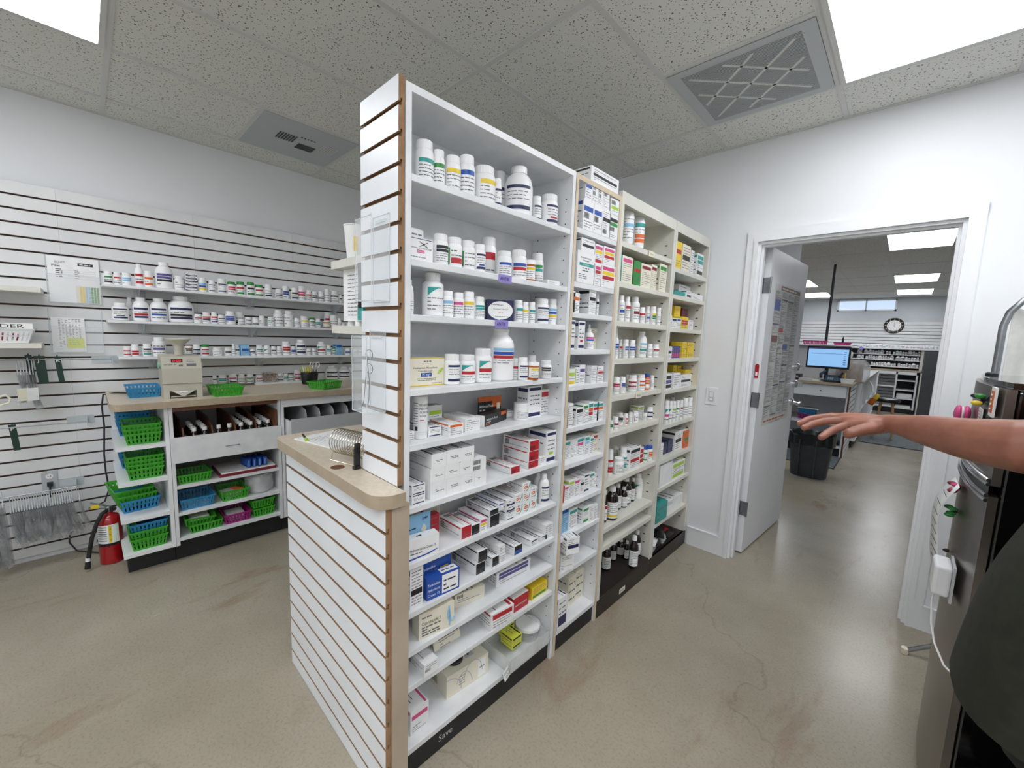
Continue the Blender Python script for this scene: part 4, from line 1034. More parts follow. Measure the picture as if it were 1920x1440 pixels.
w2|b|-3.553|0.901|1.475|0.0226|0.0585|0|0|w|ttK|
w2|b|-3.550|0.943|1.475|0.0196|0.0749|0|0|w|ttt|
w2|b|-3.551|1.005|1.475|0.02299|0.0688|0|0|w|Gtt|
w2|B|-3.564|1.061|1.475|0.0339|0.1253|0|0|w|ttt|
w2|B|-3.561|1.135|1.475|0.03472|0.1233|0|0|w|ttt|
w2|b|-3.552|1.193|1.475|0.02337|0.0718|0|0|w|ttt|
w2|b|-3.559|1.250|1.475|0.03203|0.0888|0|0|w|Ytt|
w2|b|-3.552|1.310|1.475|0.0228|0.0814|0|0|w|Gtt|g
w2|b|-3.552|1.355|1.475|0.0216|0.0746|0|0|w|TTt|
w2|v|-3.554|1.427|1.475|0.0271|0.0616|0|0|o|Ytt|
w2|b|-3.625|1.465|1.475|0.02834|0.135|0|0|w|RBt|
w2|b|-3.561|1.490|1.475|0.0315|0.1105|0|0|w|ttt|
w2|b|-3.545|1.533|1.475|0.0147|0.0874|0|0|w|ttt|
w2|b|-3.544|1.568|1.475|0.0159|0.0475|0|0|w|t|
w2|b|-3.547|1.611|1.475|0.01859|0.0482|0|0|w|t|
w3|b|-3.548|0.183|1.25|0.01885|0.0643|0|0|w|RtR|
w3|b|-3.550|0.222|1.25|0.0196|0.0773|0|0|w|MRR|
w3|b|-3.550|0.279|1.25|0.02206|0.082|0|0|w|KtT|
w3|B|-3.562|0.340|1.25|0.03573|0.1239|0|0|w|tUt|
w3|v|-3.549|0.494|1.25|0.02008|0.0686|0|0|o|Ktt|
w3|b|-3.554|0.538|1.25|0.0236|0.0777|0|0|w|NtN|
w3|b|-3.551|0.586|1.25|0.02386|0.0793|0|0|w|RtR|g
w3|b|-3.555|0.656|1.25|0.02789|0.0592|0|0|w|ttt|
w3|b|-3.549|0.719|1.25|0.02184|0.0571|0|0|w|KKt|
w3|b|-3.540|0.752|1.25|0.0103|0.0865|0|0|w|ttt|
w3|b|-3.566|0.773|1.248|0.02339|0.07607|0|0|w|Ktt|
w3|x|-3.530|0.824|1.248|0.0511|0.0833|0.07|0|s|SBt|
w3|b|-3.548|0.873|1.248|0.02016|0.0541|0|0|w|KUt|
w3|b|-3.551|0.921|1.248|0.02341|0.0808|0|0|w|Ttt|
w3|b|-3.551|0.970|1.248|0.02386|0.0783|0|0|w|CTt|
w3|b|-3.550|1.018|1.248|0.01961|0.0718|0|0|w|Ktt|
w3|b|-3.549|1.057|1.248|0.0188|0.0721|0|0|w|ttt|
w3|b|-3.559|1.110|1.248|0.03119|0.1099|0|0|w|RRt|
w3|b|-3.549|1.160|1.248|0.0192|0.0727|0|0|w|BBt|
w3|B|-3.564|1.221|1.248|0.03763|0.1272|0|0|w|NtN|
w3|b|-3.549|1.277|1.248|0.01974|0.0575|0|0|w|Ktt|
w3|b|-3.548|1.319|1.248|0.01982|0.0576|0|0|w|Ktt|
w3|B|-3.566|1.386|1.248|0.03567|0.1125|0|0|w|CTRt|
w3|b|-3.551|1.440|1.248|0.0202|0.0852|0|0|w|TTt|
w3|b|-3.550|1.483|1.248|0.01303|0.0683|0|0|w|GtG|g
w3|x|-3.530|1.522|1.248|0.0519|0.093|0.07|0|s|BSt|
w3|b|-3.553|1.605|1.248|0.02598|0.0582|0|0|w|UBt|
w3|b|-3.550|1.675|1.248|0.02285|0.0452|0|0|w|Gtt|
w3|b|-3.546|1.717|1.248|0.01792|0.0454|0|0|w|Utt|
c1|b|-3.643|0.648|1.032|0.01456|0.0701|0|0|w|Ktt|
c1|b|-3.654|0.699|1.032|0.02688|0.0731|0|0|w|TTt|
c1|b|-3.654|0.763|1.032|0.02688|0.0754|0|0|w|PtK|
c1|b|-3.651|0.818|1.032|0.02318|0.0734|0|0|w|ttt|
c1|b|-3.652|0.875|1.032|0.02464|0.067|0|0|w|GtG|
c1|b|-3.654|0.940|1.032|0.02688|0.0595|0|0|w|RtK|
c1|b|-3.654|1.088|1.032|0.02358|0.0632|0|0|w|KtK|
c1|b|-3.648|1.129|1.032|0.01773|0.0607|0|0|w|TTt|
c1|b|-3.651|1.170|1.032|0.02278|0.0476|0|0|w|TtT|
c1|b|-3.656|1.220|1.032|0.02687|0.094|0|0|w|PtR|
c1|j|-3.652|1.503|1.032|0.05376|0.1168|0|0|w|NtK|
c1|j|-3.648|1.612|1.032|0.0522|0.1059|0|0|w|NtK|
c1|b|-3.646|1.673|1.032|0.016|0.0933|0|0|w|tt|
'''
def place_goods():
    rows = []
    for ln in ROWS.strip().splitlines():
        a = ln.split('|'); rows.append((a[0], a[1], *[float(v) for v in a[2:9]], a[9], a[10], a[11]))
    per = {}
    for i, r in enumerate(rows): per.setdefault((r[0], NAMES[r[1]]), []).append(i)
    order = {}
    for key, ids in per.items():
        if key[1] == 'medicine_box':
            cols = []
            for i in sorted(ids, key=lambda i: (rows[i][3], rows[i][4])):
                r = rows[i]
                for cc in cols:
                    q = rows[cc[0]]
                    if abs(q[3] - r[3]) < .55 * min(q[5], r[5]) and abs(q[4] - r[4]) > .012 and abs(q[2] - r[2]) < .06: cc.append(i); break
                else: cols.append([i])
            for ci, cc in enumerate(cols):
                cc.sort(key=lambda i: rows[i][4])
                for li, i in enumerate(cc):
                    lv = '' if len(cc) == 1 else ('bottom of ' if li == 0 else 'top of ' if li == len(cc) - 1 else ORD[li] + ' up in ')
                    order[i] = f"{lv}{ORD[ci]} {'stack' if len(cc) > 1 else 'box'} from left" if len(cols) > 1 or len(cc) > 1 else ''
        else:
            s_ = sorted(ids, key=lambda i: rows[i][3]); cat = CATS[key[1]]
            for n_, i in enumerate(s_):
                wd = {'pill_bottle': 'bottle', 'prescription_vial': 'vial', 'syrup_bottle': 'bottle'}.get(key[1], cat)
                order[i] = f'{ORD[n_]} {wd} from left' if len(ids) > 1 else ''
    for i, r in enumerate(rows):
        sid, k, x, y, z, w_, h, d, yaw, base, spec, cap = r
        rng = random.Random(i * 7 + 3); fine = sid[0] in 'ns' or (sid[0] in 'tu')
        nm = NAMES[k]; mc = main_colour(spec, base) if not spec.startswith('T:') else None
        bay = SHELF[sid]
        if spec in SPECIAL: look = SPECIAL[spec]
        else:
            bc = {'w': 'white', 'k': 'dark brown', 'o': 'orange'}.get(base, COL.get(base, 'white'))
            if k == 'v': bc = 'amber'
            what = {'pill_bottle': 'pill bottle', 'medicine_box': 'carton', 'prescription_vial': 'vial'}.get(nm, nm.replace('_', ' '))
            big = 'large ' if k in 'jg' else 'tall ' if k == 'B' else ''
            if cap: look = f"{bc} {what} with {COL[cap]} cap"
            else: look = f"{big}{bc} {what}" + (f' with {mc} print' if mc and mc != bc else '')
        lab = ', '.join(q for q in (look, order[i], bay) if q)
        grp = {'n': 'goods in the nearest bay', 's': 'goods in the second bay', 't': 'goods in the third bay', 'u': 'goods in the farthest bay', 'w': 'bottles on the wall shelves', 'c': 'bottles along the back of the counter'}[sid[0]]
        if k in 'xqp':
            o = carton(k, w_, h, max(d, .0015), base, spec, rng, fine).build(nm, None, k == 'p', (x, y, z + .0005), PI / 2 + yaw)
            tag(o, lab, CATS[nm], grp)
        else:
            toc = math.atan2(-y, -x)
            phi = toc * rng.uniform(.15, 1.0)
            if k == 'W': phi = toc * .75
            if sid[0] == 't' and sid in ('t1', 't2'): phi = toc * .5
            t = thing(nm, lab, CATS[nm], (x, y, z + .0005), phi + PI / 2, grp)
            b_, c_, l_ = bottle(nm, k, w_, h, base, spec, cap, rng, sid[0] in 'nst')
            b_.build('body', t, True)
            if c_.f: c_.build('cap', t, True)
            if l_.f: l_.build('label', t, False)

# ================================================================ THE ROOM
XL, YW, ZC = -3.712, 2.985, 2.723        # left wall, door wall, ceiling
XR, YB, YF = 2.1, -2.6, 13.7             # right wall, wall behind, far wall of the room beyond
WT = .12

fl = MB(); fl.box(-5.2, 3.6, YB - .1, YF + .1, -.1, 0, 'floor'); struct('floor', fl, label='polished beige concrete floor with hairline cracks')

# ceilings with their T-bar grid
cl = MB(); cl.box(XL - .1, XR + .1, YB - .1, YW + .02, ZC, ZC + .08, 'tile'); cl.box(-5.2, 3.6, YW + .02, YF + .1, ZC, ZC + .08, 'tile')
ceil = struct('ceiling', cl, label='white fissured acoustic tile ceiling in a grid')
gb = MB(); bw = .012
xs = [-3.43, -2.82, -2.21, -1.6, -.985, -.375, .235, .845, 1.455, 2.065]
ys = [-2.29, -1.065, .155, 1.385, 2.605]
for x in xs: gb.box(x - bw, x + bw, YB, YW, ZC - .004, ZC + .002, 'tbar')
for y in ys: gb.box(XL, XR, y - bw, y + bw, ZC - .0045, ZC + .002, 'tbar')
gb.box(-3.43, -2.82, .795 - bw, .795 + bw, ZC - .0045, ZC + .002, 'tbar'); gb.box(-.985, -.375, 1.995 - bw, 1.995 + bw, ZC - .0045, ZC + .002, 'tbar')
gb.box(XL, XL + .02, YB, YW, ZC - .006, ZC + .002, 'tbar'); gb.box(XL, XR, YW - .02, YW, ZC - .006, ZC + .002, 'tbar')
for k in range(-6, 6):
    x = -.33 + .61 * k
    gb.box(x - bw, x + bw, YW + WT, YF, ZC - .004, ZC + .002, 'tbar')
for k in range(0, 9):
    y = 3.6 + 1.22 * k
    gb.box(-5.1, 3.5, y - bw, y + bw, ZC - .0045, ZC + .002, 'tbar')
gb.build('ceiling_grid', ceil)

def light_panel(x0, x1, y0, y1, label):
    t = thing('ceiling_light', label, 'light', ((x0 + x1) / 2, (y0 + y1) / 2, ZC - .012), 0, 'ceiling light panels')
    a, b_ = (x1 - x0) / 2, (y1 - y0) / 2
    f = MB()
    f.box(-a, a, -b_, -b_ + .02, 0, .011, 'tbar'); f.box(-a, a, b_ - .02, b_, 0, .011, 'tbar'); f.box(-a, -a + .02, -b_ + .02, b_ - .02, 0, .011, 'tbar'); f.box(a - .02, a, -b_ + .02, b_ - .02, 0, .011, 'tbar')
    f.build('frame', t)
    d_ = MB(); d_.box(-a + .02, a - .02, -b_ + .02, b_ - .02, .004, .010, 'panel'); d_.build('diffuser', t)
light_panel(-2.808, -2.222, -1.053, .143, 'white LED ceiling panel above the left counter corner')
light_panel(-.363, .223, 1.397, 2.593, 'white LED ceiling panel beside the return air grille')
light_panel(-.363, .223, -1.053, .143, 'white LED ceiling panel overhead, behind the viewpoint')
light_panel(-1.588, -1.002, -2.27, -1.08, 'added unseen fill light panel behind the viewpoint, to left')  # added out of view to brighten the end panel and door wall
light_panel(.857, 1.443, -1.053, .143, 'added unseen fill light panel behind the viewpoint, to right')  # added fill from behind right, outside the view
light_panel(.857, 1.443, 1.397, 2.593, 'added unseen fill light panel over the privacy screen')  # unseen panel added to throw more light on the door wall
light_panel(-.363, .223, -2.27, -1.20, 'added unseen fill light panel at the back of the room')  # added out of view to shift the light towards the near right
for (x0, y0, lb_) in ((-.318, 6.06, 'nearest LED ceiling panel through the doorway'), (-.318, 9.6, 'middle LED ceiling panel through the doorway'), (-.318, 11.9, 'farthest LED ceiling panel through the doorway on right'),
                      (-2.05, 9.6, 'LED ceiling panel beyond the door edge, nearer one'), (-2.05, 11.9, 'LED ceiling panel beyond the door edge, farther one'), (-2.05, 5.0, 'LED ceiling panel hidden beyond the open door'), (1.51, 8.3, 'LED ceiling panel to right of the far room')):
    light_panel(x0, x0 + .586, y0, y0 + 1.13, lb_)

# walls
wl = MB(); wl.box(XL - .1, XL, YB, YW, 0, ZC, 'white_wall'); wall_left = struct('wall_left', wl, label='white painted left wall')
wf = MB(); OX0, OX1, OZ = -.750, .148, 2.112
wf.box(XL - .1, OX0, YW, YW + WT, 0, ZC, 'white_wall'); wf.box(OX1, XR + .1, YW, YW + WT, 0, ZC, 'white_wall'); wf.box(OX0, OX1, YW, YW + WT, OZ, ZC, 'white_wall')
struct('wall_far', wf, label='white wall with the doorway')
wr = MB(); wr.box(XR, XR + .1, YB, YW, 0, ZC, 'white_wall'); struct('wall_right', wr)
wb = MB(); wb.box(XL - .1, XR + .1, YB - .1, YB, 0, ZC, 'white_wall'); struct('wall_back', wb)
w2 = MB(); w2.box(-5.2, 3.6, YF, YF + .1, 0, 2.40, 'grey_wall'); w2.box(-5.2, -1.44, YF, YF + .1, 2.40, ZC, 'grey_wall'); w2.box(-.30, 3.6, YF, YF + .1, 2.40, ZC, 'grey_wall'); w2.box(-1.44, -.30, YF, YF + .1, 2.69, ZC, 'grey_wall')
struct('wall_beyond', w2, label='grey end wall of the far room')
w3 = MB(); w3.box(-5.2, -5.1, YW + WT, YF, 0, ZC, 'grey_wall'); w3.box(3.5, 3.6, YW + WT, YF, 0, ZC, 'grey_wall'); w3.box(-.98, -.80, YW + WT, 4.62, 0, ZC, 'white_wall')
struct('wall_beyond_sides', w3)

# door casing, jambs, baseboards
tr = MB()
cw = .058
for (x0, x1) in ((OX0 - cw, OX0 + .004), (OX1 - .004, OX1 + .055)):
    tr.box(x0, x1, YW - .014, YW, 0, OZ + .06, 'trim'); xm = x1 - .022 if x0 < OX0 - .05 else x0
    tr.box(xm, xm + .022, YW - .02, YW - .013, 0, OZ + .0, 'trim')
tr.box(OX0 - cw, OX1 + .055, YW - .0145, YW, OZ - .004, OZ + .062, 'trim'); tr.box(OX0 - .02, OX1 + .02, YW - .0205, YW - .013, OZ - .004, OZ + .018, 'trim')
struct('trim_1', tr, label='white door casing')
jb = MB()
jb.box(OX0, OX0 + .02, YW, YW + WT, 0, OZ, 'trim'); jb.box(OX1 - .02, OX1, YW, YW + WT, 0, OZ, 'trim'); jb.box(OX0 + .02, OX1 - .02, YW, YW + WT, OZ - .02, OZ, 'trim')
jb.box(OX0 + .02, OX0 + .032, YW + .03, YW + .07, 0, OZ - .02, 'trim'); jb.box(OX1 - .032, OX1 - .02, YW + .03, YW + .07, 0, OZ - .02, 'trim'); jb.box(OX0 + .032, OX1 - .032, YW + .03, YW + .07, OZ - .032, OZ - .02, 'trim')
struct('trim_2', jb, label='white door jamb with stop')
bb = MB(); bb.box(-1.02, OX0 - cw, YW - .012, YW, 0, .135, 'trim'); bb.box(-1.02, OX0 - cw, YW - .016, YW, .128, .136, 'trim')
bb.box(OX1 + .055, XR, YW - .012, YW, 0, .135, 'trim'); bb.box(OX1 + .055, XR, YW - .016, YW, .128, .136, 'trim')
struct('baseboard_far', bb)

# the open door
dr = thing('door', 'white door standing open, covered by a laminated poster', 'door', (-.692, YW + WT + .01, 0), math.atan2(-.061, .868) * 1.0)
dr['kind'] = 'structure'; dr.name = 'door_1'
del dr['category']
dl = MB(); dl.box(-.044, 0, .003, .872, .012, 2.095, 'trim'); dl.build('door_leaf', dr)
for z in (1.855, 1.095, .33):
    hg = MB(); hg.box(-.04, -.0, -.0006, .0025, z - .05, z + .05, 'steel'); hg.lathe([(.007, z - .052), (.007, z + .052)], 'steel', 10, (.006, -.004, 0)); hg.build('hinge', dr, True)
hd = MB()
hd.lathe([(.032, 0), (.032, .012), (.02, .02), (.012, .05), (.012, .055)], 'chrome', 18, T=Matrix.Translation((0, .815, 1.02)) @ Matrix.Rotation(PI / 2, 4, 'Y'))
hd.tube([(.06, .815, 1.02), (.068, .80, 1.02), (.066, .71, 1.018)], .012, 'chrome', 10)
hd.tube([(-.05, .80, 1.02), (-.055, .78, 1.02), (-.052, .70, 1.018)], .009, 'chrome', 10); hd.build('door_handle', dr, True)
for z in (1.165, 1.30):
    db = MB(); db.lathe([(.030, 0), (.030, .022), (.024, .03), (.008, .034)], 'chrome', 18, T=Matrix.Translation((0, .822, z)) @ Matrix.Rotation(PI / 2, 4, 'Y')); db.box(.03, .062, .812, .832, z - .016, z + .016, 'chrome'); db.build('deadbolt', dr, True)
rt = MB(); rt.box(-.034, -.010, .0000, .0032, 1.245, 1.33, 'red_gloss'); rt.lathe([(.01, 0), (.01, .0025)], 'red_gloss', 14, T=Matrix.Translation((-.022, .003, 1.33)) @ Matrix.Rotation(PI / 2, 4, 'X')); rt.box(-.029, -.016, -.0004, .0008, 1.26, 1.285, 'ink_w'); rt.build('red_edge_tag', dr)

def add_poster():
    rng = random.Random(5)
    mb = MB(); w_, h_ = .60, .975
    D = (math.sin(.0703) * 0, 0)
    mb.box(0, .0012, 0, w_, 0, h_, 'poster_paper')
    T = face_T((.0012, 0, 0), (0, 1, 0), (0, 0, 1))
    ncol = 4
    for cidx in range(ncol):
        x0 = w_ * (.02 + .245 * cidx); x1 = x0 + w_ * .225; y = h_ * .955
        while y > h_ * .06:
            bh = h_ * rng.uniform(.035, .10)
            if rng.random() < .45: rect(mb, T, x0, x1, y - .014, y - .002, rng.choice(('ink_u', 'ink_n', 'ink_e', 'txt')), .0006); y -= .018
            yy = y
            while yy > y - bh:
                words(mb, T, x0, x1, yy - .0035, .0028, rng); yy -= .0050
            y -= bh + .008
    rect(mb, T, w_ * .2, w_ * .98, h_ * .965, h_ * .995, 'ink_m', .0008)
    words(mb, T, w_ * .24, w_ * .9, h_ * .973, .012, rng, 'ink_i', .001)
    rect(mb, T, w_ * .02, w_ * .98, h_ * .01, h_ * .04, 'ink_i', .0007); words(mb, T, w_ * .05, w_ * .9, h_ * .017, .012, rng, 'ink_r', .001)
    rect(mb, T, w_ * .02, w_ * .22, h_ * .82, h_ * .895, 'ink_b', .0008); rect(mb, T, w_ * .02, w_ * .24, h_ * .60, h_ * .645, 'ink_m', .0008); rect(mb, T, w_ * .26, w_ * .42, h_ * .67, h_ * .70, 'ink_r', .0008)
    rect(mb, T, w_ * .48, w_ * .66, h_ * .545, h_ * .585, 'ink_b', .0008)
    mb.box(.0024, .0028, -.008, w_ + .008, -.008, h_ + .008, 'laminate_film')
    o = mb.build('wall_poster', None, False, (-.692 + .001, YW + WT + .01, .906), math.atan2(-.061, .868))
    o.location = Vector((-.692, YW + WT + .01, .906)) + Matrix.Rotation(math.atan2(-.061, .868), 3, 'Z') @ Vector((.0005, .13, 0))
    tag(o, 'laminated notice poster of small print columns taped to open door', 'poster')

add_poster()

# window_1: slider high on the far room's end wall
wn = MB(); X0, X1, Z0, Z1 = -1.44, -.30, 2.40, 2.69
for a in ((X0, X1, Z0, Z0 + .035), (X0, X1, Z1 - .035, Z1), (X0, X0 + .035, Z0, Z1), (X1 - .035, X1, Z0, Z1), (-.885, -.855, Z0, Z1)): wn.box(a[0], a[1], YF - .02, YF + .06, a[2], a[3], 'trim')
wo = struct('window_1', wn, label='narrow white slider window near far ceiling'); g_ = MB(); g_.box(X0, X1, YF + .03, YF + .034, Z0, Z1, 'glass'); g_.build('pane', wo)

# ---------------------------------------------------------------- slatwall
def slatwall(mb, w_, z0, z1, face='slat_face', core='mdf', pitch=.0762, gap=.0105, top=None, th=.019):
    """panel in x 0..w, front at y=0 going to y=+th, grooves counted down from the top"""
    mb.box(0, w_, .0125, th, z0, z1, core)
    z = z1; 
    while z > z0 + .004:
        zb = max(z - pitch + gap, z0) if z - pitch > z0 - .02 else z0
        mb.box(0, w_, .0006, .0068, zb, z, core)
        mb.box(0, w_, .0068, .0126, min(zb + (.0 if zb == z0 else .008), z), z, core)
        mb.box(0, w_, 0, .0007, zb, z, face)
        z = z - pitch if zb != z0 else z0
    return mb

# left wall: panels side by side, white boards, slot shade painted into the core colour
edges = [YB + .02, -1.93, -1.31, -.69, -.067, .577, 1.22, 1.86, 2.48, YW - .03]
for a, b_ in zip(edges[:-1], edges[1:]):
    s_ = MB(); slatwall(s_, b_ - a - .0006, .035, 2.225, 'slat_white', 'mdf_shaded')
    o = s_.build('slat_panel', wall_left); o.location = (XL + .019, a, 0); o.rotation_euler = (0, 0, PI / 2)
XS = XL + .019           # face of the left slatwall

# far room slatwall
s_ = MB(); slatwall(s_, 5.2, 1.0, 2.13, 'slat_white', 'mdf_shaded', gap=.012)
o = s_.build('trim_3', None, False, (-3.2, YF - .019, 0)); o['kind'] = 'structure'; o['label'] = 'white slatwall band on the far end wall'

# ---------------------------------------------------------------- nearest bay
def shelf_holes(mb, x0, y, z0, z1, sgn, xs_):
    z = z0
    while z < z1:
        for x in xs_:
            mb.lathe([(.0028, 0), (.0028, .0006)], 'black', 8, T=Matrix.Translation((x, y, z)) @ Matrix.Rotation(PI / 2 * sgn, 4, 'X'))
        z += .032 * 1.5

def bay(name, label, y0, y1, ztop, shelves, mt, x1=-1.032, x0=-1.25, th=.018, kick='toe', kz=.10, edge=None, header=0, lip=.02, kickflush=False):
    t = thing(name, label, 'shelving', ((x0 + x1) / 2, (y0 + y1) / 2, 0), 0, 'shelving bays in a row')
    ox, oy = (x0 + x1) / 2, (y0 + y1) / 2
    X0, X1, Y0, Y1 = x0 - ox, x1 - ox, y0 - oy, y1 - oy
    def B(nm, *a, m=mt, extra=None):
        q = MB(); q.box(*a, m)
        if extra: extra(q)
        return q.build(nm, t)
    ed = lambda y: (lambda q: q.box(X1 - .0004, X1 + .0012, y, y + th, 0, ztop, edge)) if edge else None
    B('side_panel', X0, X1, Y0, Y0 + th, 0, ztop, extra=ed(Y0)); B('side_panel', X0, X1, Y1 - th, Y1, 0, ztop, extra=ed(Y1 - th))
    B('top_panel', X0, X1, Y0 + th, Y1 - th, ztop - .02, ztop, extra=(lambda q: q.box(X1 - .0004, X1 + .0012, Y0 + th, Y1 - th, ztop - .02, ztop, edge)) if edge else None)
    B('back_panel', X0, X0 + .012, Y0 + th, Y1 - th, kz, ztop - .02)
    if header: B('header', X1 - .012, X1, Y0 + th, Y1 - th, ztop - header, ztop - .02)
    for z in shelves:
        q = MB(); q.box(X0 + .013, X1 - .002, Y0 + th + .001, Y1 - th - .001, z - lip, z, mt); o = q.build('shelf', t)
        md = o.modifiers.new('bevel', 'BEVEL'); md.width = .0018; md.segments = 2; md.limit_method = 'ANGLE'
    q = MB(); xk = X1 + .001 if kickflush else X1 - .012
    q.box(xk - .012, xk, Y0 + (0 if kickflush else th), Y1 - (0 if kickflush else th), 0.002, kz if kickflush else shelves[-1] - lip, kick)
    q.build('kickboard', t)
    return t, (X0, X1, Y0, Y1)

NS = [1.903, 1.675, 1.519, 1.300, 1.133, .937, .755, .592, .460, .337, .109]
t, (X0, X1, Y0, Y1) = bay('shelving_bay', 'tall white laminate bay nearest the end panel', .6325, 1.410, 2.13, NS, 'laminate_old')
q = MB(); shelf_holes(q, 0, Y1 - .018 - .0003, .2, 2.05, 1, (X1 - .03, X0 + .045)); q.build('pin_holes', t)
q = MB(); put_text(q, 'Save', face_T((X1 - .0105, Y0 + .15, .035), (0, 1, 0), (0, 0, 1)), .025, 'ink_e', .06); q.build('handwriting', t)
for zz, yy in ((1.675, .995), (1.519, .985)):
    q = MB(); q.box(0, .0006, 0, .065, -.026, .002, 'tag_violet')
    put_text(q, 'ANTIB', face_T((.0012, .008, -.018), (0, 1, 0), (0, 0, 1)), .012, 'ink_n', .042)
    o = q.build('shelf_tag', None, False, (-1.0335, yy, zz)); tag(o, 'violet ANTIB tag on the ' + ('second' if zz > 1.6 else 'third') + ' shelf edge of nearest bay', 'tag', 'handwritten shelf tags')


SS = [1.924, 1.703, 1.576, 1.418, 1.260, 1.073, .907, .719, .566, .392, .112]
t, (X0, X1, Y0, Y1) = bay('shelving_bay', 'narrow white bay with maple edging, second from end panel', 1.413, 1.777, 2.128, SS, 'laminate_old', edge='maple', lip=.022)
q = MB(); shelf_holes(q, 0, Y1 - .018 - .0003, .2, 2.05, 1, (X1 - .03, X0 + .045)); q.build('pin_holes', t)
TS = [1.937, 1.747, 1.559, 1.371, 1.184, .998, .740, .488, .389]
t, _q = bay('shelving_bay', 'cream steel bay over dark brown base, third from end panel', 1.780, 2.403, 2.158, TS, 'metal_cream', th=.024, header=.055, lip=.026, kick='brown_base', kz=.10, kickflush=True)
q = MB(); q.box(_q[0] + .013, _q[1], _q[2] + .024, _q[3] - .024, .085, .11, 'brown_base'); q.build('bottom_deck', t)
q = MB()
for z in [.2 + .055 * i for i in range(34)]: q.box(_q[1] - .05, _q[1] - .035, _q[3] - .0246, _q[3] - .0238, z, z + .006, 'black')
q.build('bracket_slots', t)
US = [1.902, 1.747, 1.551, 1.365, 1.171, .949, .726, .542, .311]
t, _q = bay('shelving_bay', 'cream steel bay next to the door wall', 2.406, 2.972, 2.158, US, 'metal_cream', th=.024, header=.055, lip=.026, kick='brown_base', kz=.10, kickflush=True)
q = MB(); q.box(_q[0] + .013, _q[1], _q[2] + .024, _q[3] - .024, .085, .10, 'brown_base'); q.build('bottom_deck', t)
q = MB()
for z in [.2 + .055 * i for i in range(34)]: q.box(_q[1] - .05, _q[1] - .035, _q[3] - .0246, _q[3] - .0238, z, z + .006, 'black')
q.build('bracket_slots', t)
# little paper tags on the third bay's shelf lips
for (y, z, s_, lb_) in ((2.11, 1.937, '2 for', 'yellowed paper tag on top shelf edge of third bay'), (2.08, 1.184, 'DIGH', 'paper tag on fifth shelf edge of third bay'), (2.05, .062, 'Pain', 'paper tag on dark base of third bay')):
    q = MB(); q.box(0, .0006, -.033, .033, -.028, .0, 'ink_i'); put_text(q, s_, face_T((.0012, 0, -.020), (0, 1, 0), (0, 0, 1)), .011, 'ink_k', .04, center=True)
    o = q.build('shelf_tag', None, False, (-1.0295, y, z)); tag(o, lb_, 'tag')
for (y, z) in ((2.5, .101), (2.62, .101), (2.72, .101), (2.56, .135), (2.66, .16), (2.8, .101)):
    rng = random.Random(int(y * 100)); q = MB()
    nx, nz = 8, 6; vs = []; w_, d_ = rng.uniform(.13, .18), rng.uniform(.09, .13)
    for j in range(nz + 1):
        for i in range(nx + 1):
            u, v = i / nx, j / nz; vs.append((w_ * (u - .5), d_ * (v - .5), .03 * math.sin(PI * u) * math.sin(PI * v) + rng.uniform(0, .008)))
    fs = [(j * (nx + 1) + i, j * (nx + 1) + i + 1, (j + 1) * (nx + 1) + i + 1, (j + 1) * (nx + 1) + i) for j in range(nz) for i in range(nx)]
    n_ = len(vs); vs += [(x, y_, 0) for x, y_, z_ in vs]; fs += [tuple(n_ + a for a in f[::-1]) for f in fs]
    mm = rng.choice(('film', 'ink_e', 'black', 'ink_w'))
    q.add(vs, fs, mm); q.box(-.03, .03, -.02, .02, .03, .034, rng.choice(('ink_b', 'ink_r', 'ink_n')))
    o = q.build('plastic_packet', None, True, (-1.12, y, z), rng.uniform(1.2, 2.0))
    tag(o, 'crumpled packet in the pile at bottom of farthest bay', 'packet', 'packets at the bottom of the farthest bay')

# slatwall end panel on the nearest bay
ep = MB(); slatwall(ep, .215, 1.017, 2.138, 'slat_face', 'mdf', gap=.0115)
o = ep.build('end_panel', None, False, (-1.249, .6105, 0)); tag(o, 'upright white slatwall panel on the end of the shelving', 'panel')
# shelf and back clutter fixed to the rear of the bays
for z, lb_ in ((1.713, 'cream shelf stub behind end panel holding a paper cup'), (1.482, 'cream shelf stub behind end panel below the cup')):
    q = MB(); q.box(-.305, 0, 0, .30, -.028, 0, 'metal_cream'); o = q.build('wall_shelf', None, False, (-1.252, .645, z)); tag(o, lb_, 'shelf')
cup = thing('paper_cup', 'white paper cup behind the clear holder', 'cup', (-1.467, .70, 1.7135)); q = MB()
q.lathe([(.031, 0), (.032, .003), (.042, .118), (.0445, .12), (.0445, .1225), (.041, .1225), (.031, .006)], 'ink_w', 28); q.build('cup_body', cup, True)
q = MB(); curved(q, .0375, .9, 1.2, .03, .08, 'ink_y', .004, 2); q.build('yellow_print', cup)
for (x, y, h_, mm, nm, lb_) in ((-1.50, .70, .025, 'ink_w', 'bottle_cap', 'small white cap left on shelf stub'), (-1.42, .69, .022, 'ink_w', 'bottle_cap', 'small white cap on shelf stub beside panel'), (-1.36, .70, .03, 'black', 'bottle_cap', 'small black cap on shelf stub')):
    q = MB(); q.lathe([(.018, 0), (.018, h_ - .002), (.016, h_)], mm, 20, rib=.03); o = q.build(nm, None, True, (x, y, 1.4825)); tag(o, lb_, 'cap')
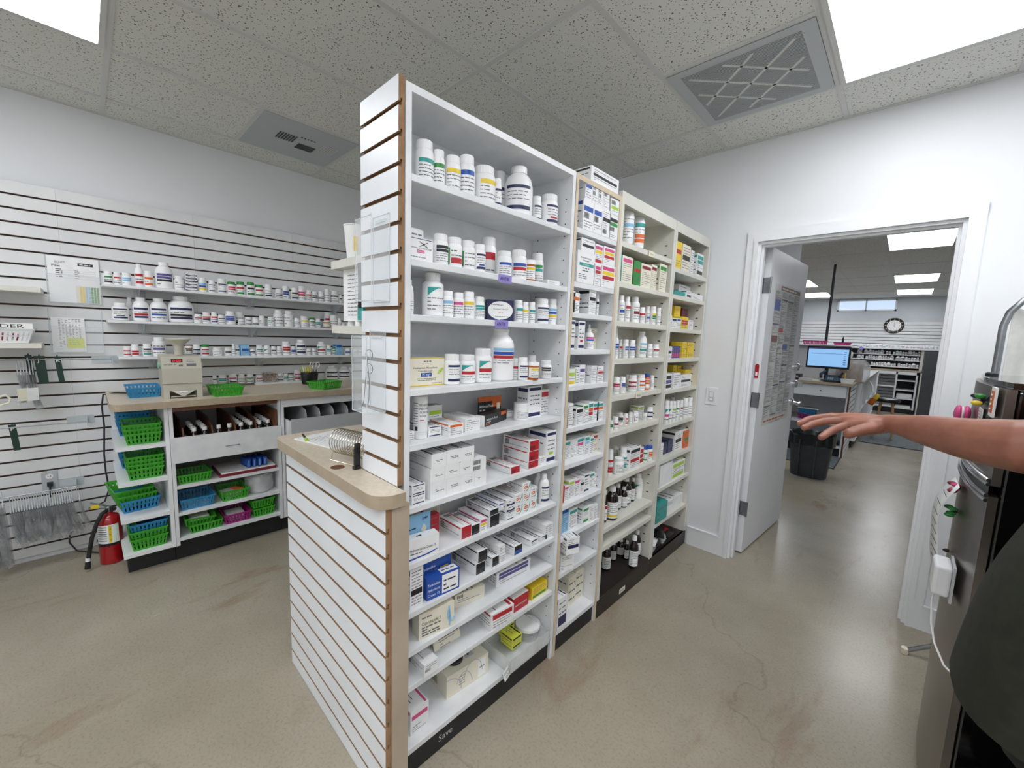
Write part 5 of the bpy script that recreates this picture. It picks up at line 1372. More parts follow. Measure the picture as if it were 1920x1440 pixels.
# sheet hanging behind the panel
q = MB(); vs = []; n_ = 10
for k in range(n_ + 1):
    u = k / n_; vs += [(-.24 * u, .03 * math.sin(u * 2.2) - .02, .183), (-.24 * u, .03 * math.sin(u * 2.2) - .02, 0)]
q.add(vs, [(2 * k, 2 * k + 2, 2 * k + 3, 2 * k + 1) for k in range(n_)], 'paper')
rngp = random.Random(3)
def sy(x): return .03 * math.sin(-x / .24 * 2.2) - .0212
for k in range(11):
    x = -.21
    while x < -.05:
        l_ = rngp.uniform(.01, .03); z_ = .02 + k * .014
        q.add([(x, sy(x), z_), (x + l_, sy(x + l_), z_), (x + l_, sy(x + l_), z_ + .0025), (x, sy(x), z_ + .0025)], [(0, 1, 2, 3)], 'txt'); x += l_ + .005
o = q.build('paper_sheet', None, True, (-1.27, .665, 1.50)); tag(o, 'curled white form sheet hanging behind the end panel', 'paper')
q = MB(); q.tube([(0, 0, .08), (.004, 0, .02), (0, 0, -.06)], .012, 'black', 8); q.box(-.02, .02, -.004, .004, -.10, -.05, 'ink_t'); o = q.build('lanyard', None, True, (-1.285, .628, 1.60)); tag(o, 'black lanyard with teal clip behind panel edge', 'lanyard')

# clear acrylic literature holders on the end panel
def holder(x, z0, z1, w_, d_, label):
    t = thing('acrylic_holder', label, 'holder', (x, .6095, z0)); H = z1 - z0
    q = MB(); q.box(0, w_, -.003, 0, 0, H, 'acrylic'); q.build('back_plate', t)
    q = MB(); q.box(0, w_, -d_, -d_ + .003, 0, H * .93, 'acrylic'); q.build('front_plate', t)
    q = MB(); q.box(0, .003, -d_ + .003, -.003, 0, H * .95, 'acrylic'); q.build('side_plate', t)
    q = MB(); q.box(w_ - .003, w_, -d_ + .003, -.003, 0, H * .95, 'acrylic'); q.build('side_plate', t)
    q = MB(); q.box(.003, w_ - .003, -d_ + .003, -.003, 0, .003, 'acrylic'); q.build('floor_plate', t)
    q = MB()
    for (a, b_) in ((0, 0), (w_, 0), (0, -d_), (w_, -d_)):
        q.tube([(a, b_, 0), (a, b_, H * (.95 if b_ else 1.0))], .0012, 'acrylic_edge', 6)
    for pts in ([(0, 0, 0), (w_, 0, 0)], [(0, -d_, 0), (w_, -d_, 0)], [(0, 0, 0), (0, -d_, 0)], [(w_, 0, 0), (w_, -d_, 0)], [(0, 0, H), (w_, 0, H)], [(0, -d_, H * .93), (w_, -d_, H * .93)]): q.tube(pts, .0012, 'acrylic_edge', 6)
    q.build('polished_edges', t, True)
    q = MB(); q.box(w_ * .2, w_ * .8, -.004, .004, H * .92, H * .95, 'acrylic_edge'); q.build('slat_hook', t)
    return t
holder(-1.170, 1.552, 1.795, .094, .055, 'upper clear acrylic pocket hung on the end panel')
holder(-1.192, 1.228, 1.466, .092, .058, 'lower clear acrylic pocket holding eyeglasses')
gl = thing('eyeglasses', 'thin wire eyeglasses standing in the lower clear pocket', 'glasses', (-1.150, .585, 1.236)); q = MB()
for s_ in (-1, 1): q.tube([(.021 * math.cos(a), 0, .14 + .018 * s_ * 1.15 + .015 * math.sin(a)) for a in [2 * PI * k / 14 for k in range(14)]], .0011, 'black', 5, closed=True)
q.build('frame', gl, True)
for s_ in (-1, 1):
    q = MB(); q.tube([(-.018, 0, .14 + .03 * s_), (-.012, .006 * s_, .08), (-.02, .008 * s_, .02), (-.028, .008 * s_, .004)], .0012, 'black', 5); q.build('temple', gl, True)

# ---------------------------------------------------------------- low wall with the rounded counter end
pw = thing('pony_wall_cabinet', 'low cabinet clad in white slatwall, tan edge, under rounded counter', 'cabinet', (-1.405, .60, 0))
q = MB(); q.box(-1.80 + 1.405, -.995 + 1.405, .5735 - .6, .628 - .6, 0, .975, 'tan'); q.build('cabinet_body', pw)
q = MB(); slatwall(q, .815, .002, .972, 'slat_face', 'mdf', gap=.0105); o = q.build('slat_cladding', pw); o.location = (-1.815 + 1.405, .554 - .6, 0)
q = MB(); q.box(-1.815 + 1.405, -1.262 + 1.405, .628 - .6, .92 - .6, 0, .975, 'laminate'); q.build('cabinet_rear', pw)
def rounded(x0, x1, y0, y1, r, corners, n=8):
    P = []
    for (cx, cy, a0, key) in ((x1 - r, y1 - r, 0, 'ne'), (x0 + r, y1 - r, PI / 2, 'nw'), (x0 + r, y0 + r, PI, 'sw'), (x1 - r, y0 + r, 1.5 * PI, 'se')):
        if key in corners: P += [(cx + r * math.cos(a0 + PI / 2 * k / n), cy + r * math.sin(a0 + PI / 2 * k / n)) for k in range(n + 1)]
        else: P.append({'ne': (x1, y1), 'nw': (x0, y1), 'sw': (x0, y0), 'se': (x1, y0)}[key])
    return P
ct = thing('countertop', 'cream countertop with rounded corners on the low slatwall cabinet', 'countertop', (-1.4, .6, .9755))
q = MB(); q.prism([(x + 1.4, y - .6) for x, y in rounded(-1.865, -.985, .522, .610, .06, ('sw', 'se'))], 0, .0393, 'counter_edge')
q.prism([(x + 1.4, y - .6) for x, y in rounded(-1.865, -1.253, .610, .925, .04, ('nw',))], 0, .0393, 'counter_edge')
q.build('edge_band', ct)
q = MB(); q.prism([(x + 1.4, y - .6) for x, y in rounded(-1.865, -.985, .522, .610, .06, ('sw', 'se'))], .0393, .040, 'counter'); q.prism([(x + 1.4, y - .6) for x, y in rounded(-1.865, -1.253, .610, .925, .04, ('nw',))], .0393, .040, 'counter')
q.build('laminate_surface', ct)
q = MB(); q.lathe([(.022, 0), (.022, .0012)], 'wood_dark', 28, (-1.315 + 1.4, .556 - .6, .040)); q.build('cable_hole', ct)
CT = 1.0157
# papers, pen, wire rack, tape dispenser
q = MB(); q.box(-.13, .13, -.105, .105, 0, .004, 'paper', Matrix.Rotation(.25, 4, 'Z')); Tm = Matrix.Rotation(.25, 4, 'Z') @ Matrix.Translation((-.13, -.105, .004)); rngp = random.Random(9)
for k in range(12): words(q, Tm, .05, .2, .03 + .012 * k, .0028, rngp, 'txt', .0004)
for a in ((.09, .17, .08, .081), (.09, .17, .10, .101), (.09, .091, .08, .101), (.169, .17, .08, .101)): rect(q, Tm, *a, 'txt', .0007)
o = q.build('paper_stack', None, False, (-1.665, .705, CT)); tag(o, 'stack of white printed forms on the rounded counter', 'paper')
pn = thing('pen', 'black pen with bright green cap lying on rounded counter', 'pen', (-1.745, .605, CT + .006), -.22); q = MB(); q.tube([(-.06, 0, 0), (.02, 0, 0)], .0045, 'black', 10); q.build('barrel', pn, True)
q = MB(); q.tube([(.021, 0, 0), (.055, 0, 0)], .006, 'ink_l', 10); q.tube([(.03, .007, .002), (.06, .008, .002)], .002, 'ink_l', 6); q.build('cap', pn, True)
rk = thing('wire_letter_rack', 'coiled chrome wire sorter standing on rounded counter', 'rack', (-1.33, .625, CT), .28); q = MB()
pts = []
for k in range(14 * 16 + 1):
    a = 2 * PI * k / 16; pts.append((-.085 + .0125 * k / 16, .043 * math.cos(a), .064 + .043 * math.sin(a)))
q.tube(pts, .0017, 'wire', 6); q.build('coil', rk, True)
for s_ in (-1, 1):
    q = MB(); q.tube([(-.085, s_ * .025, .028), (-.085, s_ * .034, .003), (-.08, s_ * .034, .0017), (.08, s_ * .034, .0017), (.085, s_ * .034, .003), (.085, s_ * .025, .028)], .0017, 'wire', 6); q.build('foot_rail', rk, True)
q = MB(); q.box(-.008, .008, -.012, .03, 0, .012, 'black'); q.box(-.006, .006, -.006, .03, .012, .075, 'black'); q.box(-.008, .008, .0, .03, .068, .09, 'black'); o = q.build('desk_stapler', None, False, (-1.232, .592, CT), .1); 
md = o.modifiers.new('b', 'BEVEL'); md.width = .003; md.segments = 2; tag(o, 'black upright stapler against the end panel foot', 'stapler')
o.location = (-1.259, .590, CT); o.scale = (1, .55, .95)

# ---------------------------------------------------------------- left counter run
KX = -3.10
lc = thing('countertop', 'long cream speckled countertop along the left slatwall', 'countertop', (-3.39, 1.0, .9755))
q = MB(); P = [(x + 3.39, y - 1.0) for x, y in rounded(XS, -3.068, .074, 2.3, .06, ('se',))]; q.prism(P, 0, .0393, 'counter_edge'); q.build('edge_band', lc)
q = MB(); q.prism(P, .0393, .040, 'counter'); q.build('laminate_surface', lc)
q = MB(); q.box(-.01, .02, -.10, 1.2, .0405, .056, 'laminate'); o = q.build('back_ledge', lc); o.location = (XS - -3.39 + .05, 0, 0)
# open basket shelf
def P3(t, nm, x0, x1, y0, y1, z0, z1, m_):
    q = MB(); ox, oy = t.location.x, t.location.y
    q.box(x0 - ox, x1 - ox, y0 - oy, y1 - oy, z0, z1, m_); return q.build(nm, t)
s1 = thing('open_shelf_unit', 'white open-ended shelf unit stacked with plastic baskets', 'shelf unit', (-3.4, .20, 0))
P3(s1, 'side_panel', XS + .002, KX, .298, .317, .11, .974, 'laminate'); P3(s1, 'back_panel', XS + .002, XS + .014, .09, .298, .11, .974, 'laminate')
for z in (.765, .558, .343, .132):
    q = MB(); q.box(XS + .015 + 3.4, KX + 3.4, .083 - .2, .2975 - .2, z - .02, z, 'laminate'); q.build('shelf', s1)
P3(s1, 'kickboard', -3.66, -3.16, .10, .317, .002, .109, 'toe')
# drawer cabinet
s2 = thing('drawer_cabinet', 'white cabinet with deep bottle drawer over basket shelves', 'cabinet', (-3.4, .62, 0))
P3(s2, 'side_panel', XS + .002, KX, .319, .337, .11, .974, 'laminate_old'); P3(s2, 'side_panel', XS + .002, KX, .900, .918, .11, .974, 'laminate_old'); P3(s2, 'back_panel', XS + .002, XS + .014, .338, .899, .11, .974, 'laminate_old')
for z in (.487, .317, .156):
    P3(s2, 'shelf', XS + .015, KX - .002, .338, .899, z - .02, z, 'laminate_old')
P3(s2, 'kickboard', -3.20, -3.155, .319, .918, .002, .134, 'toe')
P3(s2, 'wood_rail', -3.14, KX + .004, .338, .899, .948, .974, 'wood_dark')
dw = P3(s2, 'drawer', KX + .005, KX + .024, .322, .914, .635, .790, 'laminate_old')
q = MB(); q.tube([(.028, -.035, .706), (.05, -.035, .706), (.05, .04, .706), (.028, .04, .706)], .0035, 'chrome', 8); o = q.build('handle', dw, True); o.location = (KX + 3.4 - .003, 0, 0)
ds = MB()
ds.box(XS + .05 + 3.4, KX + 3.4 + .004, -.275, -.265, .66, .775, 'wood_dark'); ds.box(XS + .05 + 3.4, KX + 3.4 + .004, .265, .275, .66, .90, 'wood_dark'); ds.box(XS + .05 + 3.4, KX + 3.4 + .004, -.265, .265, .655, .66, 'wood_dark'); ds.build('drawer_tray', s2)
for y in (-.235, -.088, .036, .155, .262):
    q = MB(); Pq = [(-.26, 0), (.29, 0), (.29, .10), (.255, .17), (.1, .205), (-.26, .205)]
    vs = [(a, y - .004, .662 + b_) for a, b_ in Pq] + [(a, y + .004, .662 + b_) for a, b_ in Pq]; n_ = 6
    q.add(vs, [tuple(range(n_ - 1, -1, -1)), tuple(range(n_, 2 * n_))] + [(k, (k + 1) % n_, n_ + (k + 1) % n_, n_ + k) for k in range(n_)], 'wood_dark'); q.build('drawer_divider', s2)
# syrup bottles in the drawer
def sb(x, y, i, lb_):
    t = thing('syrup_bottle', lb_, 'bottle', (x, y, .6605), 0, 'capped brown bottles in the deep drawer'); b_, c_, l_ = bottle('s', 'd', .0235, .172, 'k', 'tt', '', random.Random(i), False); b_.build('body', t, True); c_.build('cap', t, True); l_.build('label', t)
LN = {0: 'left', 1: 'middle', 2: 'right centre', 3: 'far right'}
lanes = [(.440, .495, 10, 0), (.568, .625, 2, 1), (.690, .745, 16, 2), (.798, .85, 12, 3)]
kk = 0
for (ya, yb, n_, ln) in lanes:
    for j in range(n_):
        row = j // 2; kk += 1
        sb(-3.142 - .055 * row, ya if j % 2 == 0 else yb + .0, kk, f"brown bottle, white cap, {'left' if j % 2 == 0 else 'right'} file, row {ORD[row]} from front, {LN[ln]} drawer lane")
# third cabinet with pulled tray drawer
s3 = thing('drawer_cabinet', 'white cabinet with grey divided drawer pulled out, behind rounded counter', 'cabinet', (-3.4, 1.35, 0))
P3(s3, 'side_panel', XS + .002, KX, .922, .940, .11, .974, 'laminate'); P3(s3, 'side_panel', XS + .002, KX, 1.78, 1.80, .11, .974, 'laminate'); P3(s3, 'back_panel', XS + .002, XS + .014, .941, 1.779, .11, .974, 'laminate')
P3(s3, 'top_rail', KX - .02, KX, .940, 1.78, .915, .974, 'laminate'); P3(s3, 'kickboard', -3.20, -3.155, .922, 1.80, .002, .109, 'toe'); P3(s3, 'bottom_panel', XS + .015, KX, .941, 1.779, .11, .13, 'laminate')
q = MB(); q.box(-.30, .375, -.398, -.388, .715, .825, 'laminate'); q.box(-.30, .375, .40, .41, .715, .825, 'laminate'); q.box(-.30, .375, -.388, .40, .715, .722, 'laminate'); q.box(.366, .376, -.388, .40, .715, .835, 'ink_e'); q.build('drawer', s3)
for y in (-.27, -.175, -.075, .035, .145):
    q = MB(); Pq = [(-.25, 0), (.33, 0), (.33, .12), (.31, .155), (.2, .185), (-.25, .185)]
    vs = [(a, y - .002, .724 + b_) for a, b_ in Pq] + [(a, y + .002, .724 + b_) for a, b_ in Pq]; n_ = 6
    q.add(vs, [tuple(range(n_ - 1, -1, -1)), tuple(range(n_, 2 * n_))] + [(k, (k + 1) % n_, n_ + (k + 1) % n_, n_ + k) for k in range(n_)], 'ink_e'); q.build('drawer_divider', s3)

# ---------------------------------------------------------------- slotted plastic baskets
def basket(x, y, z, w_, d_, h_, m_, label, rz=0, group='slotted plastic baskets', tilt=None, liner=None):
    """w along local x, d along local y, walls flare outward; rz turns it; front long side faces -y"""
    q = MB(); k = .86; t_ = .0022
    def wall(p0, p1, q0, q1, n_):
        # bottom corners p0->p1 (z=0), top corners q0->q1 (z=h)
        p0, p1, q0, q1 = map(Vector, (p0, p1, q0, q1))
        nrm = ((p1 - p0).cross(q0 - p0)).normalized() * t_
        def pt(u, v): return (p0.lerp(p1, u)).lerp(q0.lerp(q1, u), v)
        def strip(u0, u1, v0, v1):
            a = [pt(u0, v0), pt(u1, v0), pt(u1, v1), pt(u0, v1)]; b2 = [v + nrm for v in a]
            q.add([*a, *b2], [(0, 1, 2, 3), (7, 6, 5, 4), (0, 4, 5, 1), (1, 5, 6, 2), (2, 6, 7, 3), (3, 7, 4, 0)], m_)
        strip(0, 1, 0, .16); strip(0, 1, .80, 1)
        if h_ > .055: strip(0, 1, .46, .54)
        for i in range(n_ + 1):
            u = i / n_; du = .31 / n_; strip(max(0, u - du), min(1, u + du), .16, .80)
    a, b_ = w_ / 2, d_ / 2; A, B_ = a * k, b_ * k
    wall((-A, -B_, 0), (A, -B_, 0), (-a, -b_, h_), (a, -b_, h_), max(6, int(w_ / .018)))
    wall((A, B_, 0), (-A, B_, 0), (a, b_, h_), (-a, b_, h_), max(6, int(w_ / .018)))
    wall((A, -B_, 0), (A, B_, 0), (a, -b_, h_), (a, b_, h_), max(6, int(d_ / .018)))
    wall((-A, B_, 0), (-A, -B_, 0), (-a, b_, h_), (-a, -b_, h_), max(6, int(d_ / .018)))
    q.box(-A, A, -B_, B_, 0, .002, m_)
    e = .004
    for (x0, x1, y0, y1) in ((-a - e, a + e, -b_ - e, -b_ + .001), (-a - e, a + e, b_ - .001, b_ + e), (-a - e, -a + .001, -b_, b_), (a - .001, a + e, -b_, b_)): q.box(x0, x1, y0, y1, h_ - .006, h_, m_)
    if liner: q.box(-A * .98, A * .98, -B_ * .98, B_ * .98, .003, .006, liner)
    o = q.build('storage_basket', None, False, (x, y, z + .0008), (tilt[0], tilt[1], rz) if tilt else rz)
    return tag(o, label, 'basket', group)
G_, B__, Mg, Wh = 'basket_green', 'basket_blue', 'basket_magenta', 'basket_white'
R90 = PI / 2
basket(-3.405, .235, CT, .155, .225, .062, B__, 'blue basket on the left counter beside the counting machine', R90 - .0)
basket(-3.21, .625, CT, .165, .20, .06, G_, 'green basket on left counter right of the counting machine', R90)
basket(-3.20, 1.265, CT, .19, .16, .055, G_, 'green basket on left counter below the pen cup', R90 + .45)
W_, D_ = .165, .24
# stacks in the open shelf unit: nested, so each rim shows above the last
def stack(x, y, z, cols, desc, step=.024, h0=.068, rz=R90, w_=.158, d_=.22):
    for i, c_ in enumerate(cols):
        nm = {G_: 'green', B__: 'blue'}[c_]; pos = 'bottom' if i == 0 else 'top' if i == len(cols) - 1 else ORD[i] + ' up'
        if len(cols) > 1 or True: basket(x, y, z + step * i, w_ * (1 + .004 * i), d_ * (1 + .004 * i), h0, c_, f'{nm} basket, {pos} in {desc}', rz + .02 * math.sin(i * 3))
stack(-3.535, .185, .765, [B__, B__, B__, B__], 'blue stack at rear of top open shelf', .026, w_=.15, d_=.21)
stack(-3.245, .205, .765, [G_, G_, G_], 'front green stack on top open shelf', .026)
stack(-3.535, .185, .558, [B__, B__, B__], 'blue stack at rear of second open shelf', .03, w_=.15, d_=.21)
stack(-3.24, .205, .558, [G_, G_, G_, G_], 'front green stack on second open shelf', .024)
for i, c_ in enumerate([B__, G_, G_]): basket(-3.34 - .01 * i, .165 - .012 * i, .343 + .03 * i, .175, .26, .075, c_, {0: 'blue basket at bottom of overhanging stack, third open shelf', 1: 'green basket in middle of overhanging stack, third open shelf', 2: 'green basket on top of overhanging stack, third open shelf'}[i], R90 + .12)
for i, c_ in enumerate([G_, G_, B__]): basket(-3.24, .200, .132 + .045 * i, .165, .24, .075, c_, {0: 'green basket at bottom of stack, lowest open shelf', 1: 'green basket in middle of stack, lowest open shelf', 2: 'blue basket on top of stack, lowest open shelf'}[i], R90)
basket(-3.3, .075, .20, .14, .16, .04, G_, 'green basket wedged between extinguisher and lowest open shelf', R90, tilt=(0, 1.3)).location = (-3.27, .118, .245)
# drawer cabinet baskets
def bsk(y0, y1, z, h_, m_, label, x=-3.115, d_=.2, rz=0, **k):
    return basket(x - d_ / 2, (y0 + y1) / 2, z, (y1 - y0), d_, h_, m_, label, R90 + rz, 'baskets in the drawer cabinet', **k)
bsk(.345, .515, .487, .058, G_, 'green basket marked in white, left on top cabinet shelf', d_=.17)
bsk(.350, .525, .317, .07, B__, 'blue basket with white rim, left on middle cabinet shelf', d_=.2, liner='ink_w')
bsk(.560, .715, .317, .068, G_, 'green basket of packets, centre of middle cabinet shelf', d_=.18)
bsk(.385, .56, .156, .055, G_, 'lower green basket at left of bottom cabinet shelf', d_=.2)
bsk(.365, .52, .205, .055, G_, 'tilted green basket resting on another, bottom cabinet shelf', d_=.17, tilt=(.12, .1), x=-3.13)
bsk(.572, .722, .156, .065, Mg, 'magenta basket at centre of bottom cabinet shelf', d_=.2)
bsk(.738, .868, .156, .06, G_, 'lower green basket at right of bottom cabinet shelf', d_=.2)
bsk(.734, .866, .218, .06, G_, 'upper green basket at right of bottom cabinet shelf', d_=.2)
def packet(x, y, z, w_, d_, h_, m_, lb_, nm='paper_packet', rz=0):
    q = MB(); q.box(-w_ / 2, w_ / 2, -d_ / 2, d_ / 2, 0, h_, m_); o = q.build(nm, None, False, (x, y, z), rz); md = o.modifiers.new('b', 'BEVEL'); md.width = min(h_, .012) * .4; md.segments = 2; return tag(o, lb_, 'packet')
packet(-3.21, .63, .3215, .11, .1, .04, 'ink_w', 'white folded packet in centre green basket', rz=.3); packet(-3.20, .665, .3625, .08, .03, .012, 'ink_o', 'orange strip on packet in centre green basket', rz=.7)
packet(-3.21, .645, .1615, .12, .1, .045, 'ink_w', 'white packet in the magenta basket'); packet(-3.22, .45, .2105, .09, .10, .03, 'ink_w', 'white packet in tilted green basket'); packet(-3.22, .80, .2235, .05, .06, .03, 'ink_e', 'small pale packet in upper right green basket')
q = MB(); q.box(-.19, .06, -.16, .17, 0, .018, 'ink_m'); q.box(-.18, .055, -.15, .165, .018, .026, 'ink_w'); o = q.build('folder', None, False, (-3.17, .715, .4878)); tag(o, 'dark red folder on top cabinet shelf', 'folder')
for i in range(4):
    q = MB(); q.box(-.06, .06, -.011, .011, 0, .06, 'ink_b'); q.box(-.061, .061, -.006, .002, .004, .052, 'ink_s'); o = q.build('pill_organizer', None, False, (-3.19, .72 + .032 * i, .5145), .12); md = o.modifiers.new('b', 'BEVEL'); md.width = .006; md.segments = 2
    tag(o, f'blue pill organizer, {ORD[i]} from left on the red folder', 'pill organizer', 'blue pill organizers on the folder')
# bin wrapped in a clear bag
bn = thing('clear_bin', 'round white bin wrapped in crinkled clear plastic, middle cabinet shelf', 'bin', (-3.20, .800, .3178)); q = MB(); q.lathe([(.06, 0), (.065, .003), (.078, .105), (.078, .11)], 'ink_e', 24); q.build('bin_body', bn, True)
q = MB(); rng = random.Random(4); vs = []; fs = []; n_ = 28
for j, (r_, z_) in enumerate(((.084, .02), (.086, .06), (.087, .10), (.090, .122), (.082, .138), (.05, .142))):
    for i in range(n_): a = 2 * PI * i / n_; rr = r_ + rng.uniform(-.004, .005); vs.append((rr * math.cos(a), rr * math.sin(a), z_ + rng.uniform(-.004, .004)))
for j in range(5):
    for i in range(n_): fs.append((j * n_ + i, j * n_ + (i + 1) % n_, (j + 1) * n_ + (i + 1) % n_, (j + 1) * n_ + i))
q.add(vs, fs, 'film'); q.build('plastic_wrap', bn, True, ang=20)

# ---------------------------------------------------------------- things on the left wall and counter
mc = thing('pill_counting_machine', 'beige tablet counting machine with red digits and funnel', 'machine', (-3.17, .405, CT))
q = MB(); vs = [(0, -.095, .085), (0, .095, .085), (.0, .095, .185), (0, -.095, .185), (-.03, -.095, .262), (-.03, .095, .262), (-.17, .095, .275), (-.17, -.095, .275), (-.17, -.095, .0), (-.17, .095, 0)]
def prof(q, pts, y0, y1, m_):
    n_ = len(pts); v = [(x, y0, z) for x, z in pts] + [(x, y1, z) for x, z in pts]
    q.add(v, [tuple(range(n_)), tuple(range(2 * n_ - 1, n_ - 1, -1))] + [(k, n_ + k, n_ + (k + 1) % n_, (k + 1) % n_) for k in range(n_)], m_)
prof(q, [(0, .09), (0, .182), (-.022, .252), (-.17, .262), (-.17, .09)], -.096, .096, 'machine'); 
prof(q, [(-.006, .045), (-.006, .088), (-.17, .088), (-.17, .0), (-.12, 0), (-.12, .045)], -.094, .094, 'machine')
for s_ in (-1, 1): q.box(-.12, -.004, s_ * .094 if s_ < 0 else .066, -.066 if s_ < 0 else .094, 0, .046, 'machine')
q.build('housing', mc)
Tm = face_T((-.0005, -.096, .184), (0, 1, 0), (-.022, 0, .070))
q = MB(); rect(q, Tm, .045, .10, .035, .058, 'black', .001); rect(q, Tm, .118, .165, .012, .028, 'txt', .001); rect(q, Tm, .08, .1, .010, .022, 'txt', .001); words(q, Tm, .12, .16, .048, .003, random.Random(2), 'txt', .001); words(q, Tm, .12, .16, .04, .003, random.Random(3), 'txt', .001); words(q, Tm, .01, .07, .02, .004, random.Random(5), 'txt', .001); q.build('control_panel', mc)
q = MB(); put_text(q, '0:00', face_T(Tm @ Vector((.052, .040, .0016)), (0, 1, 0), (-.022, 0, .070)), .013, 'red_led', .04); q.build('red_digits', mc)
q = MB(); q.prism([(-.01, -.06), (-.01, .06), (-.10, .06), (-.10, -.06)], .006, .012, 'machine'); q.add([(0, -.055, .045), (0, .055, .045), (0, .0, .008)], [(0, 1, 2)], 'metal_cream'); q.box(-.002, .006, -.02, .02, .036, .044, 'ink_w'); q.build('pill_drawer', mc)
q = MB(); q.lathe([(.022, 0), (.024, .05), (.03, .065), (.062, .098), (.062, .102), (.058, .102), (.024, .066)], 'machine', 28, (-.10, 0, .258)); q.build('funnel', mc, True)
for s_ in (-1, 1): q = MB(); q.lathe([(.022, 0), (.022, .008), (.016, .014)], 'screw_green' if s_ < 0 else 'metal_cream', 18, T=Matrix.Translation((-.06, s_ * .096, .20)) @ Matrix.Rotation(-s_ * PI / 2, 4, 'X')); q.build('side_knob', mc, True)
q = MB(); q.tube([(-3.45, .30, CT + .006), (-3.5, .20, CT + .006), (-3.58, .12, CT + .004), (-3.625, .062, CT - .01), (-3.64, .052, .93), (-3.65, .056, .80), (-3.65, .045, .62), (-3.65, .046, .5), (-3.655, .055, .38), (-3.66, .03, .30), (-3.66, -.02, .28)], .0045, 'cord', 8)
o = q.build('power_cord', mc, True); o.location = -Vector(mc.location)
q = MB(); q.tube([(-3.66, -.135, .15), (-3.655, -.14, .08), (-3.64, -.11, .02), (-3.6, -.05, .006), (-3.52, .02, .006), (-3.5, .05, .006)], .0045, 'cord', 8); loop_q = q

pc = thing('pen_cup', 'black fan-shaped cup of scissors and markers on counter', 'cup', (-3.50, 1.262, CT)); q = MB()
q.lathe([(.05, 0), (.058, .004), (.068, .085), (.062, .100), (.058, .085), (.05, .01)], 'black', 26, sx=.6); q.build('cup_body', pc, True)
for (y, nm) in ((.03, 'a'), (.055, 'b')):
    sc2 = thing('scissors', 'white-handled scissors in black pen cup, ' + ('left pair' if nm == 'a' else 'right pair'), 'scissors', (-3.50, 1.262 + y, CT + .02), 0, 'scissors in the pen cup'); q = MB(); q.box(-.002, .002, -.005, .005, 0, .10, 'steel'); q.build('blades', sc2)
    for s_ in (-1, 1): q = MB(); q.tube([(0, s_ * .012 + .014 * math.cos(a) * .9, .135 + .022 * math.sin(a)) for a in [2 * PI * k / 12 for k in range(12)]], .0035, 'ink_w', 6, closed=True); q.build('finger_ring', sc2, True)
for i, (y, m_, lb_) in enumerate(((-.04, 'ink_w', 'white marker leaning left in pen cup'), (-.026, 'ink_Y', 'lemon marker in pen cup'), (-.01, 'ink_y', 'yellow marker, left of two in pen cup'), (.004, 'ink_y', 'yellow marker, right of two in pen cup'), (-.05, 'ink_l', 'lime marker at left edge of pen cup'))):
    q = MB(); q.tube([(0, y * .5, .02), (0, y * 1.1, .10), (0, y * 1.25, .135)], .005, m_, 8); q.tube([(0, y * 1.25, .135), (0, y * 1.3, .15)], .003, m_, 8); o = q.build('marker', None, True, (-3.495, 1.262, CT)); tag(o, lb_, 'marker', 'markers in the pen cup')
bx_ = thing('bead_box', 'clear square jar packed with brown twists on counter ledge', 'jar', (-3.635, 1.005, 1.032)); q = MB(); rng = random.Random(8)
for _ in range(90):
    y, z, x = rng.uniform(-.045, .045), rng.uniform(.006, .075), rng.uniform(-.02, .018); a = rng.uniform(0, PI)
    q.tube([(x, y - .008 * math.cos(a), z - .008 * math.sin(a)), (x + .003, y, z), (x, y + .008 * math.cos(a), z + .008 * math.sin(a))], .0032, rng.choice(('maple', 'wood_dark', 'mdf')), 5)
q.build('brown_twists', bx_, True)['kind'] = 'stuff'; q = MB(); q.box(-.028, .026, -.052, .052, .001, .084, 'acrylic'); q.build('clear_case', bx_)

# wall shelves with bottle rows
for i, (z, y0, y1, lb_) in enumerate(((1.69, .092, 1.95, 'upper white bottle shelf on the left slatwall'), (1.475, .104, 1.95, 'middle white bottle shelf on the left slatwall'), (1.250, .141, 2.1, 'lower white bottle shelf on the left slatwall'))):
    t = thing('wall_shelf', lb_, 'shelf', (-3.6, y0, z), 0, 'white bottle shelves on the left slatwall'); q = MB(); q.box(XS + 3.6 + .001, .105, 0, y1 - y0, -.016, 0, 'laminate'); o = q.build('board', t); md = o.modifiers.new('b', 'BEVEL'); md.width = .003; md.segments = 2
    for yy in (.17, .80, 1.45):
        q = MB(); n_ = 2; q.add([(XS + 3.6, yy, -.016), (.09, yy, -.016), (.09, yy, -.022), (XS + 3.64, yy, -.085), (XS + 3.6, yy, -.085)], [(0, 1, 2, 3, 4)], 'acrylic_edge'); q.box(XS + 3.6, XS + 3.603, yy - .02, yy + .04, -.095, -.018, 'acrylic'); o = q.build('bracket', t); md = o.modifiers.new('s', 'SOLIDIFY'); md.thickness = .003
for (z, y1, lb_) in ((1.635, -.148, 'bare cream shelf end at left, above the ORDER tray'), (1.333, -.165, 'cream shelf at left holding the ORDER tray')):
    q = MB(); q.box(XS + .001, -3.43, -.9, y1, z - .026, z, 'metal_cream'); o = q.build('wall_shelf', None, False); tag(o, lb_, 'shelf')
tr_ = basket(-3.53, -.36, 1.333, .34, .16, .075, Wh, 'white slotted tray lettered ORDER on left wall shelf', R90, 'trays on the left wall')
q = MB(); q.box(-.095, .1, -.004, -.001, .0, .030, 'ink_w'); put_text(q, 'ORDER', face_T((-.08, -.005, .005), (1, 0, 0), (0, 0, 1)), .02, 'ink_k', .15); o = q.build('lettered_strip', tr_); o.location = (.07, -.083, .076)
for i, (m_, y) in enumerate((('ink_r', -.30), ('ink_r', -.26))): packet(-3.53, y, 1.3365, .03, .02, .05, m_, ('left' if i == 0 else 'right') + ' of two red packets inside the ORDER tray')

